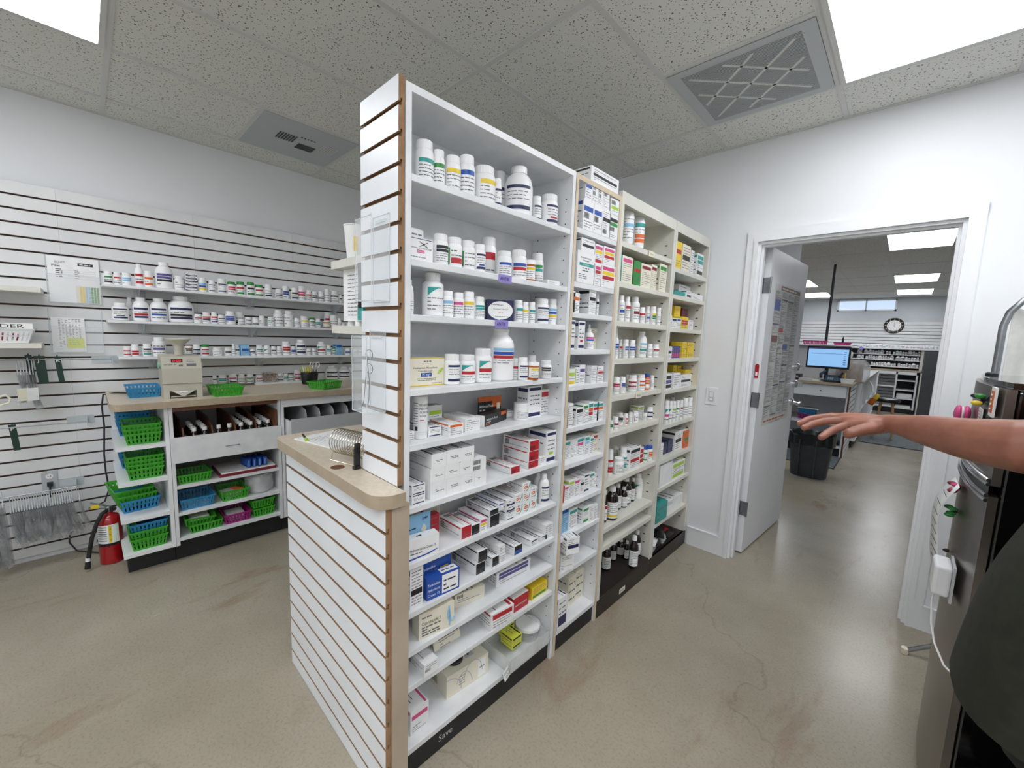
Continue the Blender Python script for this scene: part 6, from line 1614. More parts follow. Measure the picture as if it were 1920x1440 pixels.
# acrylic sheet holders on the slatwall
def sheet_holder(y0, y1, z0, z1, label):
    t = thing('acrylic_holder', label, 'holder', (XS, y0, z0)); W_, H = y1 - y0, z1 - z0; q = MB()
    q.box(.001, .004, 0, W_, 0, H, 'acrylic'); q.build('back_plate', t); q = MB(); q.box(.026, .029, 0, W_, 0, H * .6, 'acrylic'); q.build('front_plate', t); q = MB(); q.box(.004, .026, 0, W_, 0, .003, 'acrylic'); q.build('floor_plate', t)
    q = MB()
    for a in ((0, .0025, 0, H), (W_, .0025, 0, H), (0, .0275, 0, H * .6), (W_, .0275, 0, H * .6)): q.tube([(a[1], a[0], a[2]), (a[1], a[0], a[3])], .0011, 'acrylic_edge', 6)
    q.tube([(.0275, 0, 0), (.0275, W_, 0)], .0011, 'acrylic_edge', 6); q.tube([(.0275, 0, H * .6), (.0275, W_, H * .6)], .0011, 'acrylic_edge', 6); q.build('polished_edges', t, True)
sheet_holder(-.132, .094, 1.565, 1.845, 'clear wall pocket with the Fax cover sheet'); sheet_holder(-.140, .085, 1.268, 1.53, 'clear wall pocket with the yellow note')
rng = random.Random(12)
q = MB(); q.box(.008, .0095, 0, .215, 0, .268, 'paper'); Tm = face_T((.0096, 0, 0), (0, 1, 0), (0, 0, 1))
put_text(q, 'Fax', face_T((.0100, .018, .208), (0, 1, 0), (0, 0, 1)), .013, 'ink_k', .034, bold=.0008)
rect(q, Tm, .125, .19, .222, .238, 'ink_k', .0005); words(q, Tm, .132, .185, .228, .004, rng, 'ink_w', .0008)
for k in range(3): words(q, Tm, .03, .075, .238 - .006 * k, .0025, rng)
for k in range(5): words(q, Tm, .032, .06, .192 - .011 * k, .004, rng, 'ink_k'); rect(q, Tm, .06, .20, .189 - .011 * k, .1895 - .011 * k, 'txt'); words(q, Tm, .11, .13, .19 - .011 * k, .003, rng)
o = q.build('paper_sheet', None, False, (XS, -.126, 1.572)); tag(o, 'white cover sheet headed Fax in upper wall pocket', 'paper')
q = MB(); q.box(0, .001, 0, .105, 0, .10, 'ink_i'); Tm = face_T((.001, 0, 0), (0, 1, 0), (0, 0, 1))
for cidx, m_ in enumerate(('ink_i', 'ink_y', 'ink_y', 'ink_s', 'ink_s', 'ink_g', 'ink_g', 'ink_g')):
    for r_ in range(12): rect(q, Tm, .012 * cidx + .004, .012 * cidx + .0145 if m_ in ('ink_y',) else .012 * cidx + .0135, .008 * r_ + .0012, .008 * r_ + .0078, m_, .0004)
o = q.build('sticker_sheet', None, False, (XS + .0105, -.016, 1.574), (0, 0, 0)); tag(o, 'sheet of yellow, blue and green stickers beside Fax sheet', 'stickers')
q = MB(); q.box(.008, .0095, 0, .14, 0, .208, 'paper'); Tm = face_T((.0096, 0, 0), (0, 1, 0), (0, 0, 1))
for cidx in range(7):
    for r_ in range(26): 
        if rng.random() < .75: rect(q, Tm, .03 + .014 * cidx, .03 + .014 * cidx + rng.uniform(.004, .010), .195 - .0065 * r_, .198 - .0065 * r_, 'txt')
o = q.build('paper_sheet', None, False, (XS, -.132, 1.273)); tag(o, 'white printed table sheet in lower wall pocket', 'paper')
q = MB(); q.box(0, .0008, 0, .072, 0, .062, 'ink_Y'); Tm = face_T((.0008, 0, 0), (0, 1, 0), (0, 0, 1))
for k in range(3): words(q, Tm, .008, .055, .048 - .012 * k, .003, rng, 'ink_g')
o = q.build('sticky_note', None, False, (XS + .0106, -.072, 1.296)); tag(o, 'yellow sticky note on the lower wall sheet', 'note')

# letter strips, rails and hanging bags
def hang_rail(y0, y1, z, label):
    t = thing('hanging_rail', label, 'rail', (XS, y0, z)); q = MB(); q.tube([(.16, 0, 0), (.16, y1 - y0, 0)], .0035, 'steel', 8); q.build('bar', t, True)
    q = MB(); q.box(.001, .004, y1 - y0 - .09, y1 - y0 + .03, -.035, .012, 'acrylic_edge'); q.box(.004, .165, y1 - y0 - .003, y1 - y0, -.03, .006, 'acrylic_edge'); q.build('bracket', t)
hang_rail(-.9, .115, 1.237, 'upper wire rail along slatwall for hanging bags'); hang_rail(-.9, -.015, .862, 'middle wire rail on slatwall above the outlet'); hang_rail(-.9, -.085, .47, 'lower rail crowded with hanging clear bags')
for (ltr, y, z0, z1, wd, lb_) in (('J', -.205, 1.10, 1.258, .042, 'dark green letter J strip on upper rail'), ('K', -.128, 1.104, 1.255, .026, 'dark green letter K strip on upper rail'), ('P', -.322, .728, .876, .028, 'dark green letter P strip on middle rail'), ('I', -.238, 1.10, 1.262, .026, 'dark green letter I strip behind the J strip')):
    t = thing('letter_strip', lb_, 'sign', (-3.545, y, z0), 0, 'letter strips on the rails'); H = z1 - z0
    if ltr == 'I': t.location.x = -3.56
    q = MB(); q.add([(0, .012, 0), (0, .012 + wd * .9, 0), (0, wd, H), (0, 0, H), (-.003, .012, 0), (-.003, .012 + wd * .9, 0), (-.003, wd, H), (-.003, 0, H)], [(0, 1, 2, 3), (7, 6, 5, 4), (0, 4, 5, 1), (1, 5, 6, 2), (2, 6, 7, 3), (3, 7, 4, 0)], 'strip_green')
    q.tube([(.0, wd / 2, H - .004), (-.012, wd / 2, H + .006), (-.014, wd / 2, H - .016)], .003, 'strip_green', 6); q.build('strip', t)
    q = MB(); put_text(q, ltr, face_T((.0012, wd * .28, H - .034), (0, 1, 0), (0, 0, 1)), .020, 'ink_w', bold=.0015); q.build('letter', t)
def bag(x, y, z, h_, seed, label, grp, wd=.085, spread=.05):
    """a clear hang-up bag: a folded plastic hook bar with a crinkled pouch below; its broad face turned across the rail"""
    rng = random.Random(seed); t = thing('hanging_bag', label, 'bag', (x, y, z), 0, grp)
    q = MB(); q.tube([(.0, 0, .008), (-.006, 0, .0), (-.004, .001, -.028), (.035, .004, -.075), (-.04, -.003, -.075), (-.004, .001, -.028)], .0022, 'hook_grey', 5); q.build('hook', t, True)
    q = MB(); nx, nz = 7, 9; vs = []; fs = []; ph = rng.uniform(0, 6); sw = rng.uniform(-.5, 1) * spread
    for lay in (0, 1):
        for j in range(nz + 1):
            v = j / nz
            for i in range(nx + 1):
                u = i / nx - .5; wv = .008 * math.sin(ph + 9 * u + 5 * v) * (.3 + v)
                vs.append((u * wd * (1 + .18 * math.sin(ph + 4 * v)), wv + sw * v * v + (.006 * math.sin(PI * (u + .5)) * (1 + v) if lay else 0), -.07 - h_ * v + .008 * math.sin(ph * 2 + 6 * u)))
    for lay in (0, 1):
        k = lay * (nx + 1) * (nz + 1)
        for j in range(nz):
            for i in range(nx): fs.append((k + j * (nx + 1) + i, k + j * (nx + 1) + i + 1, k + (j + 1) * (nx + 1) + i + 1, k + (j + 1) * (nx + 1) + i))
    q.add(vs, fs, 'film_bag'); q.build('clear_pouch', t, True, ang=80)
for i in range(26): bag(-3.535, -.345 + .0098 * i + (.02 if i > 24 else 0), .462, .20 + .02 * math.sin(i * 1.7), i, 'clear empty bag hanging in the crowded row on lower rail', 'clear bags on the lower rail', spread=.035)
for i in range(7): bag(-3.535, -.43 + .0098 * i, .50, .36, 60 + i, 'long clear bag in the bunch at the left edge, lower rail', 'long clear bags at the left edge', spread=.03)
for i in range(6): bag(-3.535, -.268 + .011 * i, 1.233, .15 + .01 * i, 40 + i, 'clear bag in the small bunch on upper rail by J strip', 'bags beside the J strip', wd=.1, spread=.05)
for (dy, m_, lb_) in ((-.025, 'ink_i', 'beige packet inside bag bunch near J strip'), (-.0, 'paper', 'white folded slip inside bag bunch near J strip')):
    q = MB(); q.box(-.002, .002, -.022, .022, -.04, .03, m_); o = q.build('paper_packet', None, False, (-3.475, -.215 + dy * 1.4, 1.055), .5); tag(o, lb_, 'packet')
q = MB(); q.tube([(0, 0, 0), (0, .02, .01), (0, .035, -.01), (0, .03, -.035), (0, .0, -.045)], .005, 'ink_i', 8); o = q.build('curled_tube', None, True, (-3.5, -.335, 1.04)); tag(o, 'pale curled tube end at left frame edge', 'tube')
# outlet
ot = thing('wall_outlet', 'grey outlet plate with plug on lower slatwall', 'outlet', (XS, -.197, .49)); q = MB(); q.box(.001, .006, -.033, .033, -.06, .055, 'ink_e'); q.build('cover_plate', ot); q = MB(); q.lathe([(.016, 0), (.016, .003)], 'ink_w', 18, T=Matrix.Translation((.006, 0, .025)) @ Matrix.Rotation(PI / 2, 4, 'Y')); q.box(.009, .0096, -.007, -.004, .022, .03, 'black'); q.box(.009, .0096, .004, .007, .022, .03, 'black'); q.build('socket', ot, True)
q = MB(); q.box(.006, .03, -.012, .012, -.034, -.01, 'cord'); q.tube([(.03, 0, -.022), (.036, 0, -.04), (.03, .0, -.10)], .0045, 'cord', 8); pl_ = thing('power_plug', 'dark plug in the slatwall outlet, cord looping to floor', 'plug', (XS, -.197, .49)); q.build('plug_body', pl_, True); o = loop_q.build('power_cord', pl_, True); o.location = (-XS, .197, -.49)
# fire extinguisher
fe = thing('fire_extinguisher', 'red dry-powder extinguisher with black hose on the floor', 'extinguisher', (-3.40, .042, 0)); q = MB()
q.lathe([(.052, .001), (.056, .004), (.056, .245), (.052, .275), (.038, .298), (.018, .308), (.018, .318)], 'red_gloss', 36); q.build('cylinder', fe, True)
q = MB(); curved(q, .0563, -.2, 1.9, .135, .25, 'paper', .0003, 14); rng = random.Random(2)
for k in range(7):
    curved(q, .0563, 0, .9, .235 - .014 * k, .240 - .014 * k, 'txt', .0008, 6)
curved(q, .0563, 1.05, 1.3, .14, .245, 'ink_y', .0008, 3)
for k, s_ in enumerate('ABC'):
    vs, fs, tw = text_geo(s_); out = [((.0575) * math.sin(1.12 + v[0] * .014 / .0575), -.0575 * math.cos(1.12 + v[0] * .014 / .0575), .22 - .034 * k + v[1] * .014) for v in vs]; q.add(out, fs, 'ink_k')
o = q.build('label', fe, False); o.rotation_euler = (0, 0, 0.35)
q = MB(); q.box(-.062, -.05, -.06, .06, .12, .132, 'black'); q.lathe([(.0572, .118), (.0572, .134)], 'black', 36); q.build('strap', fe, True)
q = MB(); q.lathe([(.014, .315), (.016, .33), (.016, .345), (.01, .35)], 'steel', 18); q.tube([(0, 0, .34), (0, -.05, .352), (0, -.085, .362)], .006, 'steel', 8); q.tube([(0, 0, .35), (0, -.05, .378), (0, -.075, .39)], .005, 'steel', 8); q.lathe([(.014, 0), (.014, .01)], 'black', 18, T=Matrix.Translation((.012, .02, .335)) @ Matrix.Rotation(PI / 2, 4, 'Y')); q.build('valve', fe, True)
q = MB(); q.box(.016, .018, -.075, -.04, .355, .378, 'ink_y'); q.build('yellow_tag', fe)
q = MB(); q.tube([(.02, -.01, .33), (.04, -.03, .325), (.06, -.055, .28), (.07, -.08, .20), (.07, -.095, .12), (.07, -.105, .055)], .0105, 'rubber', 12); q.tube([(.07, -.102, .085), (.07, -.104, .065)], .0115, 'ink_w', 12); q.tube([(.07, -.104, .064), (.07, -.108, .02)], [.0115, .014], 'rubber', 12); q.build('hose', fe, True)

# ceiling vents, switch
vt = thing('ceiling_vent', 'square grey air supply diffuser in the left ceiling', 'vent', (-3.125, 1.09, ZC - .008)); q = MB(); q.box(-.292, .292, -.283, .283, 0, .007, 'vent'); q.build('face_plate', vt)
q = MB()
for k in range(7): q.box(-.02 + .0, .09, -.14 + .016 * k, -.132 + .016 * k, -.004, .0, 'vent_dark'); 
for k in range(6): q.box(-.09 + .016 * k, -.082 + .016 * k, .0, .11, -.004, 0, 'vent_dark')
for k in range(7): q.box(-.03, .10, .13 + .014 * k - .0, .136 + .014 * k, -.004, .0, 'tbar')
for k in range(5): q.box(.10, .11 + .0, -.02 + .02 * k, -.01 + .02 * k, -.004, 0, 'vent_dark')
q.build('louvre', vt)
vt = thing('return_air_grille', 'perforated square return grille showing a lattice, right ceiling', 'vent', (-.68, 2.30, ZC - .008)); q = MB(); q.box(-.292, .292, -.292, .292, .004, .007, 'vent_dark'); q.build('filter', vt)
q = MB()
for k in range(60): y = -.287 + .0098 * k; q.box(-.29, .29, y, y + .0048, 0, .002, 'vent')
for a in ((-.292, .292, -.292, -.25), (-.292, .292, .25, .292), (-.292, -.24, -.25, .25), (.24, .292, -.25, .25)): q.box(a[0], a[1], a[2], a[3], -.0006, .0026, 'vent')
q.build('perforated_face', vt)
q = MB()
for s_ in (-1, 1):
    for k in (-1, 0, 1):
        hl = .30 if k == 0 else .20
        q.box(-hl, hl, -.006, .006, -.001, .0033, 'tbar', Matrix.Rotation(s_ * PI / 4, 4, 'Z') @ Matrix.Translation((0, .115 * k, 0)))
q.build('lattice', vt)
sw = thing('light_switch', 'white rocker switch plate between shelving and doorway', 'switch', (-.941, YW, 1.103)); q = MB(); q.box(-.038, .038, -.006, 0, -.06, .06, 'trim'); o = q.build('cover_plate', sw); md = o.modifiers.new('b', 'BEVEL'); md.width = .002; q = MB(); q.box(-.016, .016, -.009, -.006, -.033, .033, 'ink_e'); q.box(-.012, .012, -.0105, -.009, -.006, .028, 'trim'); q.box(-.010, .010, -.0105, -.009, -.028, -.012, 'ink_w'); q.build('rocker', sw)

# ---------------------------------------------------------------- refrigerator on the right
fr = thing('refrigerator', 'black refrigerator with curved stainless doors and chrome trim', 'refrigerator', (.50, 1.965, 0))
q = MB(); q.box(-.283, .30, -.305, .305, .02, 1.37, 'black_gloss'); o = q.build('cabinet_body', fr); md = o.modifiers.new('b', 'BEVEL'); md.width = .008; md.segments = 3
def fdoor(nm, z0, z1, m_):
    q = MB(); n_ = 16; P = [(-.284, .305)] + [(-.302 - .024 * math.sin(PI * k / n_) ** .8, .305 - .61 * k / n_) for k in range(n_ + 1)] + [(-.284, -.305)]
    q.prism(P, z0, z1, m_); o = q.build(nm, fr, True, ang=30); return o, P
d1, P = fdoor('lower_door', .06, 1.085, 'door_steel'); d2, P = fdoor('freezer_door', 1.115, 1.375, 'door_steel')
for (dd, z) in ((d1, 1.087), (d1, 1.073), (d2, 1.117), (d2, 1.128)):
    q = MB(); q.tube([(x - .004, y, z) for x, y in P[1:-1]], .005, 'chrome', 8); q.build('chrome_trim', dd, True)
q = MB(); q.prism([(x - .002, y) for x, y in P[1:-1]], 1.088, 1.114, 'black'); q.build('grip_recess', fr)
q = MB(); q.prism([(x + .01, y * .98) for x, y in P[1:-1]] + [(.29, -.29), (.29, .29)], 1.376, 1.392, 'black_gloss'); q.build('top_cover', fr)
q = MB(); q.lathe([(.016, 0), (.016, .006), (.01, .009)], 'black', 18, (-.28, .22, 1.392)); q.box(-.25, -.12, -.29, -.22, 1.392, 1.405, 'black'); q.build('hinge_cover', fr, True)
def fx(y): return .50 - .302 - .024 * math.sin(PI * (.305 - (y - 1.965)) / .61) ** .8
# magnets and papers on the door
def on_fridge(nm, lb_, cat, y, z, fn, grp=None):
    t = thing(nm, lb_, cat, (fx(y) - .001, y, z), 0, grp); fn(t); return t
def clipm(col):
    def f(t):
        for i, (dy, dz) in enumerate(((-.012, .008), (.012, .006), (0, -.01), (-.02, -.012), (.018, -.015))):
            q = MB(); q.ball((-.014 - .006 * (i % 2), dy, dz), (.012, .008, .007), col[i % len(col)], 10); q.build('bead', t, True)
        q = MB(); q.lathe([(.007, 0), (.007, .012)], 'black', 10, T=Matrix.Rotation(-PI / 2, 4, 'Y')); q.build('magnet_disc', t, True)
    return f
on_fridge('fridge_magnet', 'green and black beaded magnet on freezer door', 'magnet', 1.80, 1.335, clipm(('ink_g', 'black', 'ink_n', 'ink_y')), 'magnets on the refrigerator')
on_fridge('fridge_magnet', 'magenta beaded magnet holding paper on lower door', 'magnet', 1.95, 1.03, clipm(('ink_p', 'ink_m')), 'magnets on the refrigerator')
on_fridge('fridge_magnet', 'green beaded magnet holding paper on lower door', 'magnet', 1.93, .955, clipm(('ink_g', 'ink_g')), 'magnets on the refrigerator')
def mac(t):
    for s_, m_ in ((-1, 'ink_p'), (1, 'ink_p')): q = MB(); q.ball((-.022 + s_ * .009, 0, 0), (.011, .026, .026), m_, 18); q.build('shell', t, True)
    q = MB(); q.ball((-.022, 0, 0), (.006, .0235, .0235), 'ink_w', 16); q.build('filling', t, True)
on_fridge('timer', 'pink macaron-shaped timer stuck on freezer door', 'timer', 1.985, 1.268, mac)
def note(w_, h_, m_, pr):
    def f(t):
        q = MB(); q.box(-.003, -.001, -w_ / 2, w_ / 2, -h_ / 2, h_ / 2, m_); T = face_T((-.003, w_ / 2, -h_ / 2), (0, -1, 0), (0, 0, 1)); rng = random.Random(int(w_ * 1e4))
        for k in range(pr): words(q, T, w_ * .1, w_ * .85, h_ * (.85 - .75 * k / pr), h_ * .03, rng, 'txt', .0006)
        q.build('sheet', t)
    return f
on_fridge('paper_note', 'small white list on freezer door behind the pink timer', 'note', 1.83, 1.265, note(.075, .08, 'paper', 7))
def frame_m(t):
    q = MB(); q.box(-.006, -.001, -.035, .035, -.04, .04, 'ink_w'); q.box(-.0065, -.006, -.026, .026, -.030, .030, 'ink_o'); 
    for k in range(4): q.box(-.008, -.0064, .005, .020, -.022 + .013 * k, -.018 + .013 * k, 'ink_w')
    q.build('picture', t)
on_fridge('picture_magnet', 'orange and white picture magnet on freezer door', 'magnet', 1.72, 1.335, frame_m)
def qr(t):
    q = MB(); q.box(-.004, -.001, -.022, .022, -.032, .032, 'black'); q.box(-.0045, -.004, -.014, .014, -.026, -.004, 'ink_e'); q.box(-.0045, -.004, -.014, .014, .004, .026, 'ink_e'); q.build('frame', t)
on_fridge('photo_strip', 'tiny two-photo strip in black frame on freezer door', 'photo', 1.74, 1.255, qr)
# curling paper
q = MB(); vs = []; n_ = 16
for k in range(n_ + 1):
    v = k / n_; z = 1.045 - .36 * v; bul = .012 + .035 * math.sin(PI * min(1, v * 1.15)) + .006 * math.sin(9 * v)
    for y in (1.88, 2.03): vs.append((fx(y) - bul - (.02 * v if y > 2 else 0), y + .02 * math.sin(4 * v), z))
q.add(vs, [(2 * k, 2 * k + 1, 2 * k + 3, 2 * k + 2) for k in range(n_)], 'paper')
for k in range(9):
    v = .12 + .09 * k; z = 1.045 - .36 * v; b0 = .0145 + .035 * math.sin(PI * min(1, v * 1.15)) + .006 * math.sin(9 * v)
    q.add([(fx(1.9) - b0, 1.905, z), (fx(2.) - b0 - .013 * v, 2.0, z), (fx(2.) - b0 - .013 * v, 2.0, z - .003), (fx(1.9) - b0, 1.905, z - .003)], [(0, 1, 2, 3)], 'txt')
o = q.build('paper_sheet', None, True, ang=80); md = o.modifiers.new('s', 'SOLIDIFY'); md.thickness = .0006; tag(o, 'long curling list hanging on the lower refrigerator door', 'paper')
tm = thing('temperature_logger', 'white boxy device with cable on refrigerator door', 'device', (fx(1.80) - .007, 1.80, .775)); q = MB(); q.box(-.045, -.006, -.05, .05, -.045, .05, 'white_plastic'); o = q.build('case', tm); md = o.modifiers.new('b', 'BEVEL'); md.width = .009; md.segments = 3; q = MB(); q.box(-.006, .0, -.056, .056, -.055, .055, 'ink_e'); q.build('mount', tm); q = MB(); q.tube([(-.03, .02, -.044), (-.034, .015, -.09), (-.03, -.02, -.15), (-.02, -.06, -.19), (.0, -.12, -.215), (.03, -.150, -.225)], .0028, 'ink_w', 6); q.build('cable', tm, True)
q = MB(); q.lathe([(.005, 0), (.007, .008), (.002, .016)], 'wire', 10, T=Matrix.Rotation(-PI / 2, 4, 'Y')); o = q.build('push_magnet', None, True, (fx(1.98) - .04, 1.98, .80)); o.location.x = fx(1.98) - .001; tag(o, 'tiny brass pin magnet left of the white device', 'magnet')

# folding privacy screen behind the refrigerator
ps = thing('privacy_screen', 'chrome tube screen frame with gathered white curtain', 'screen', (.28, 2.70, 0)); q = MB()
q.tube([(0, 0, .10), (0, 0, 1.58), (.012, 0, 1.64), (.045, 0, 1.69), (.10, 0, 1.71), (.75, 0, 1.71), (.80, 0, 1.69), (.83, 0, 1.64), (.835, 0, 1.58), (.835, 0, .10)], .0125, 'steel', 14); q.build('tube_frame', ps, True)
for x in (0, .835):
    for (a, b_) in (((x - .135 if x == 0 else x, -.021 if x == 0 else -.2), 0), ((x + (.0 if x == 0 else .13), .16), 0)):
        q = MB(); q.tube([(x, 0, .16), ((x + a[0]) / 2, a[1] / 2, .09), (a[0], a[1], .018)] if False else [(x, 0, .12), (a[0], a[1], .016)], .010, 'steel', 10); q.lathe([(.013, .001), (.0145, .005), (.0145, .03), (.011, .034)], 'ink_i', 14, (a[0], a[1], 0)); q.build('foot', ps, True)
q = MB(); q.box(-.022, .02, -.016, .016, 1.30, 1.335, 'white_plastic'); q.build('clamp', ps)
for k in range(9):
    q = MB(); q.tube([(.06 + .085 * k + .002 * math.cos(a), .026 * math.cos(a), 1.69 + .026 * math.sin(a)) for a in [2 * PI * j / 12 for j in range(12)]], .0022, 'ink_w', 5, closed=True); q.build('curtain_ring', ps, True)
q = MB(); vs = []; nx = 90; zs = [1.655, 1.64, 1.6, 1.2, .7, .3]
for z in zs:
    for i in range(nx + 1):
        u = i / nx; amp = .016 if z < 1.62 else .008; vs.append((.02 + .80 * u, amp * math.sin(u * 62) + .006 * math.sin(u * 23 + z), z + (.008 * math.cos(u * 60) if z > 1.65 else 0)))
fs = [(j * (nx + 1) + i, j * (nx + 1) + i + 1, (j + 1) * (nx + 1) + i + 1, (j + 1) * (nx + 1) + i) for j in range(len(zs) - 1) for i in range(nx)]
q.add(vs, fs, 'curtain'); o = q.build('curtain', ps, True, ang=80); md = o.modifiers.new('s', 'SOLIDIFY'); md.thickness = .0015

# ================================================================ THE ROOM BEYOND
# counter peninsula with desk clutter
pn_ = thing('desk_cabinet', 'white desk cabinet with drawer and slatwall end, far room', 'cabinet', (-.85, 7.1, 0))
def PB(t, nm, x0, x1, y0, y1, z0, z1, m_):
    q = MB(); ox, oy = t.location.x, t.location.y; q.box(x0 - ox, x1 - ox, y0 - oy, y1 - oy, z0, z1, m_); return q.build(nm, t)
PB(pn_, 'side_panel', -.515, -.498, 6.90, 7.75, .0, .965, 'laminate_old'); PB(pn_, 'side_panel', -1.70, -1.683, 6.90, 7.75, 0, .965, 'laminate_old'); PB(pn_, 'back_panel', -1.683, -.515, 7.735, 7.75, .1, .965, 'laminate')
PB(pn_, 'drawer_front', -1.68, -.517, 6.885, 6.90, .805, .955, 'laminate'); PB(pn_, 'shelf', -1.68, -.517, 6.92, 7.73, .42, .44, 'laminate'); PB(pn_, 'shelf', -1.68, -.517, 6.92, 7.73, .12, .145, 'laminate'); PB(pn_, 'kickboard', -1.68, -.517, 6.95, 6.965, .0, .12, 'toe')
q = MB(); slatwall(q, .85, .0, .965, 'slat_face', 'wood_dark', gap=.012); o = q.build('slat_cladding', pn_); o.location = (-.478 + .85, -.20, 0); o.rotation_euler = (0, 0, R90)
q = MB(); q.lathe([(.008, 0), (.008, .01)], 'black', 10, T=Matrix.Translation((-.79 + .85, -.215, .88)) @ Matrix.Rotation(PI / 2, 4, 'X')); q.build('drawer_lock', pn_)
c2 = PB(thing('cabinet_run', 'white open cabinets in row behind the desk cabinet, far room', 'cabinet', (-.85, 9.9, 0)), 'bottom_panel', -1.2, -.42, 7.78, 12.0, .10, .12, 'laminate').parent
for y in (7.78, 8.25, 9.1, 10.1, 11.1, 11.98): PB(c2, 'divider', -1.2, -.42, y, y + .02, .12, .965, 'laminate')
PB(c2, 'back_panel', -1.22, -1.2, 7.78, 12.0, .0, .965, 'laminate'); PB(c2, 'shelf', -1.19, -.43, 7.81, 11.97, .50, .52, 'laminate'); PB(c2, 'kickboard', -.46, -.45, 7.78, 12.0, 0, .10, 'toe')
for nm_, a, lb_ in (('countertop', (-1.75, -.455, 6.86, 7.77), 'cream desk countertop in the far room carrying the monitor'), ('countertop', (-1.25, -.40, 7.77, 12.03), 'grey-topped counter running back from the desk, far room')):
    q = MB(); q.box(a[0], a[1], a[2], a[3], .966, .985, 'counter_edge'); q.box(a[0], a[1], a[2], a[3], .985, 1.0, 'counter_edge' if a[2] < 7 else 'ink_e'); o = q.build(nm_); tag(o, lb_, 'countertop')
mn = thing('computer_monitor', 'black widescreen monitor showing pale blue screen', 'monitor', (-.79, 7.19, 1.0)); q = MB(); q.box(-.245, .245, -.02, .015, .17, .475, 'black'); o = q.build('bezel', mn); md = o.modifiers.new('b', 'BEVEL'); md.width = .004
q = MB(); q.box(-.225, .225, -.0215, -.0205, .20, .455, 'screen'); q.box(-.225, .225, -.0222, -.0214, .44, .455, 'ink_u'); q.box(-.19, .16, -.0222, -.0214, .375, .379, 'ink_n')
for k in range(7): q.box(.175, .205, -.0222, -.0214, .23 + .028 * k, .238 + .028 * k, 'ink_b')
q.build('screen', mn); q = MB(); q.box(-.02, .02, .0, .02, .01, .2, 'black'); q.lathe([(.1, .0005), (.1, .008), (.03, .015)], 'black', 24, sy=.7); q.build('stand', mn)
mn.rotation_euler = (0, 0, -.06)
ph = thing('desk_phone', 'black desk phone with handset beside the monitor', 'phone', (-.69, 6.99, 1.0)); q = MB(); prof(q, [(-.09, 0), (.09, 0), (.09, .09), (-.09, .025)], -.09, .09, 'black')
o = q.build('phone_base', ph); o.rotation_euler = (0, 0, R90); q = MB()
for i in range(4):
    for j in range(3): q.box(-.05 + .022 * j, -.035 + .022 * j, -.065 + .02 * i, -.053 + .02 * i, .036 + .0072 * (i), .042 + .0072 * i, 'ink_e')
q.build('keypad', ph); q = MB(); q.tube([(-.12, -.07, .06), (-.13, -.02, .10), (-.10, .09, .135)], .018, 'black', 10); q.build('handset', ph, True)
q = MB(); q.tube([(.06, .05, .07), (.1, .05, .13)], .014, 'black', 8); q.build('display_arm', ph, True)
for (x, y, w_, d_, z_, h_, m_, nm, lb_) in ((-1.16, 7.05, .22, .20, 1.055, .02, 'black', 'monitor_riser', 'black riser shelf left of far monitor'), (-.98, 6.98, .16, .12, 1.0, .03, 'ink_e', 'card_terminal', 'small pale device below far monitor'), (-1.12, 6.98, .12, .08, 1.0, .025, 'black', 'card_reader', 'small black reader on far desk'), (-.87, 6.97, .10, .09, 1.0, .02, 'metal_cream', 'card_reader', 'small cream reader on far desk')):
    q = MB(); q.box(-w_ / 2, w_ / 2, -d_ / 2, d_ / 2, 0, h_, m_)
    if nm == 'monitor_riser':
        for sx in (-1, 1): q.box(sx * w_ * .45 - .01, sx * w_ * .45 + .01, -d_ / 2, d_ / 2, -.0545, 0, m_)
    else: q.box(-w_ * .3, w_ * .3, -d_ * .3, d_ * .3, h_, h_ + .006, 'ink_e')
    o = q.build(nm, None, False, (x, y, z_ + .0005)); tag(o, lb_, 'device')
basket(-.53, 6.98, 1.0, .14, .10, .055, Wh, 'white slotted tray on the far desk corner', 0, 'trays in the far room')
q = MB(); q.tube([(0, 0, 0), (.0, .01, .13)], .005, 'ink_y', 6); o = q.build('pencil', None, True, (-.56, 6.99, 1.005)); tag(o, 'yellow pencil standing in far white tray', 'pencil')
cb = thing('cardboard_carton', 'brown carton wrapped in a clear plastic bag, far counter', 'carton', (-.52, 7.55, 1.0005)); q = MB(); q.box(-.13, .10, -.13, .13, 0, .25, 'card_brown'); q.build('carton_body', cb); q = MB(); vs = []; fs = []; rng = random.Random(6); n_ = 24
for j, (r_, z_) in enumerate(((.17, 0), (.19, .10), (.19, .20), (.17, .26), (.13, .30), (.05, .305))):
    for i in range(n_): a = 2 * PI * i / n_; rr = r_ + rng.uniform(-.008, .008); vs.append((rr * math.cos(a) * 1.0 - .01, rr * math.sin(a), z_))
for j in range(5):
    for i in range(n_): fs.append((j * n_ + i, j * n_ + (i + 1) % n_, (j + 1) * n_ + (i + 1) % n_, (j + 1) * n_ + i))
q.add(vs, fs, 'film'); q.build('plastic_wrap', cb, True, ang=20)
q = MB(); q.ball((0, 0, .055), (.06, .05, .055), 'ink_w', 16); q.ball((.02, 0, .08), (.04, .04, .04), 'ink_w', 12); o = q.build('white_bag', None, True, (-.60, 7.30, 1.0)); o.location = (-.62, 7.70, 1.305); tag(o, 'crumpled white bag on the wrapped carton', 'bag')
q = MB(); q.tube([(-.93, 8.0, 1.0), (-.93, 8.0, 2.53)], .018, 'cord', 12); q.tube([(-.93, 8.0, 2.53), (-.93, 8.0, 2.722)], .016, 'cord', 12); o = q.build('service_pole', None, True); tag(o, 'dark power pole from far counter to ceiling', 'pole')
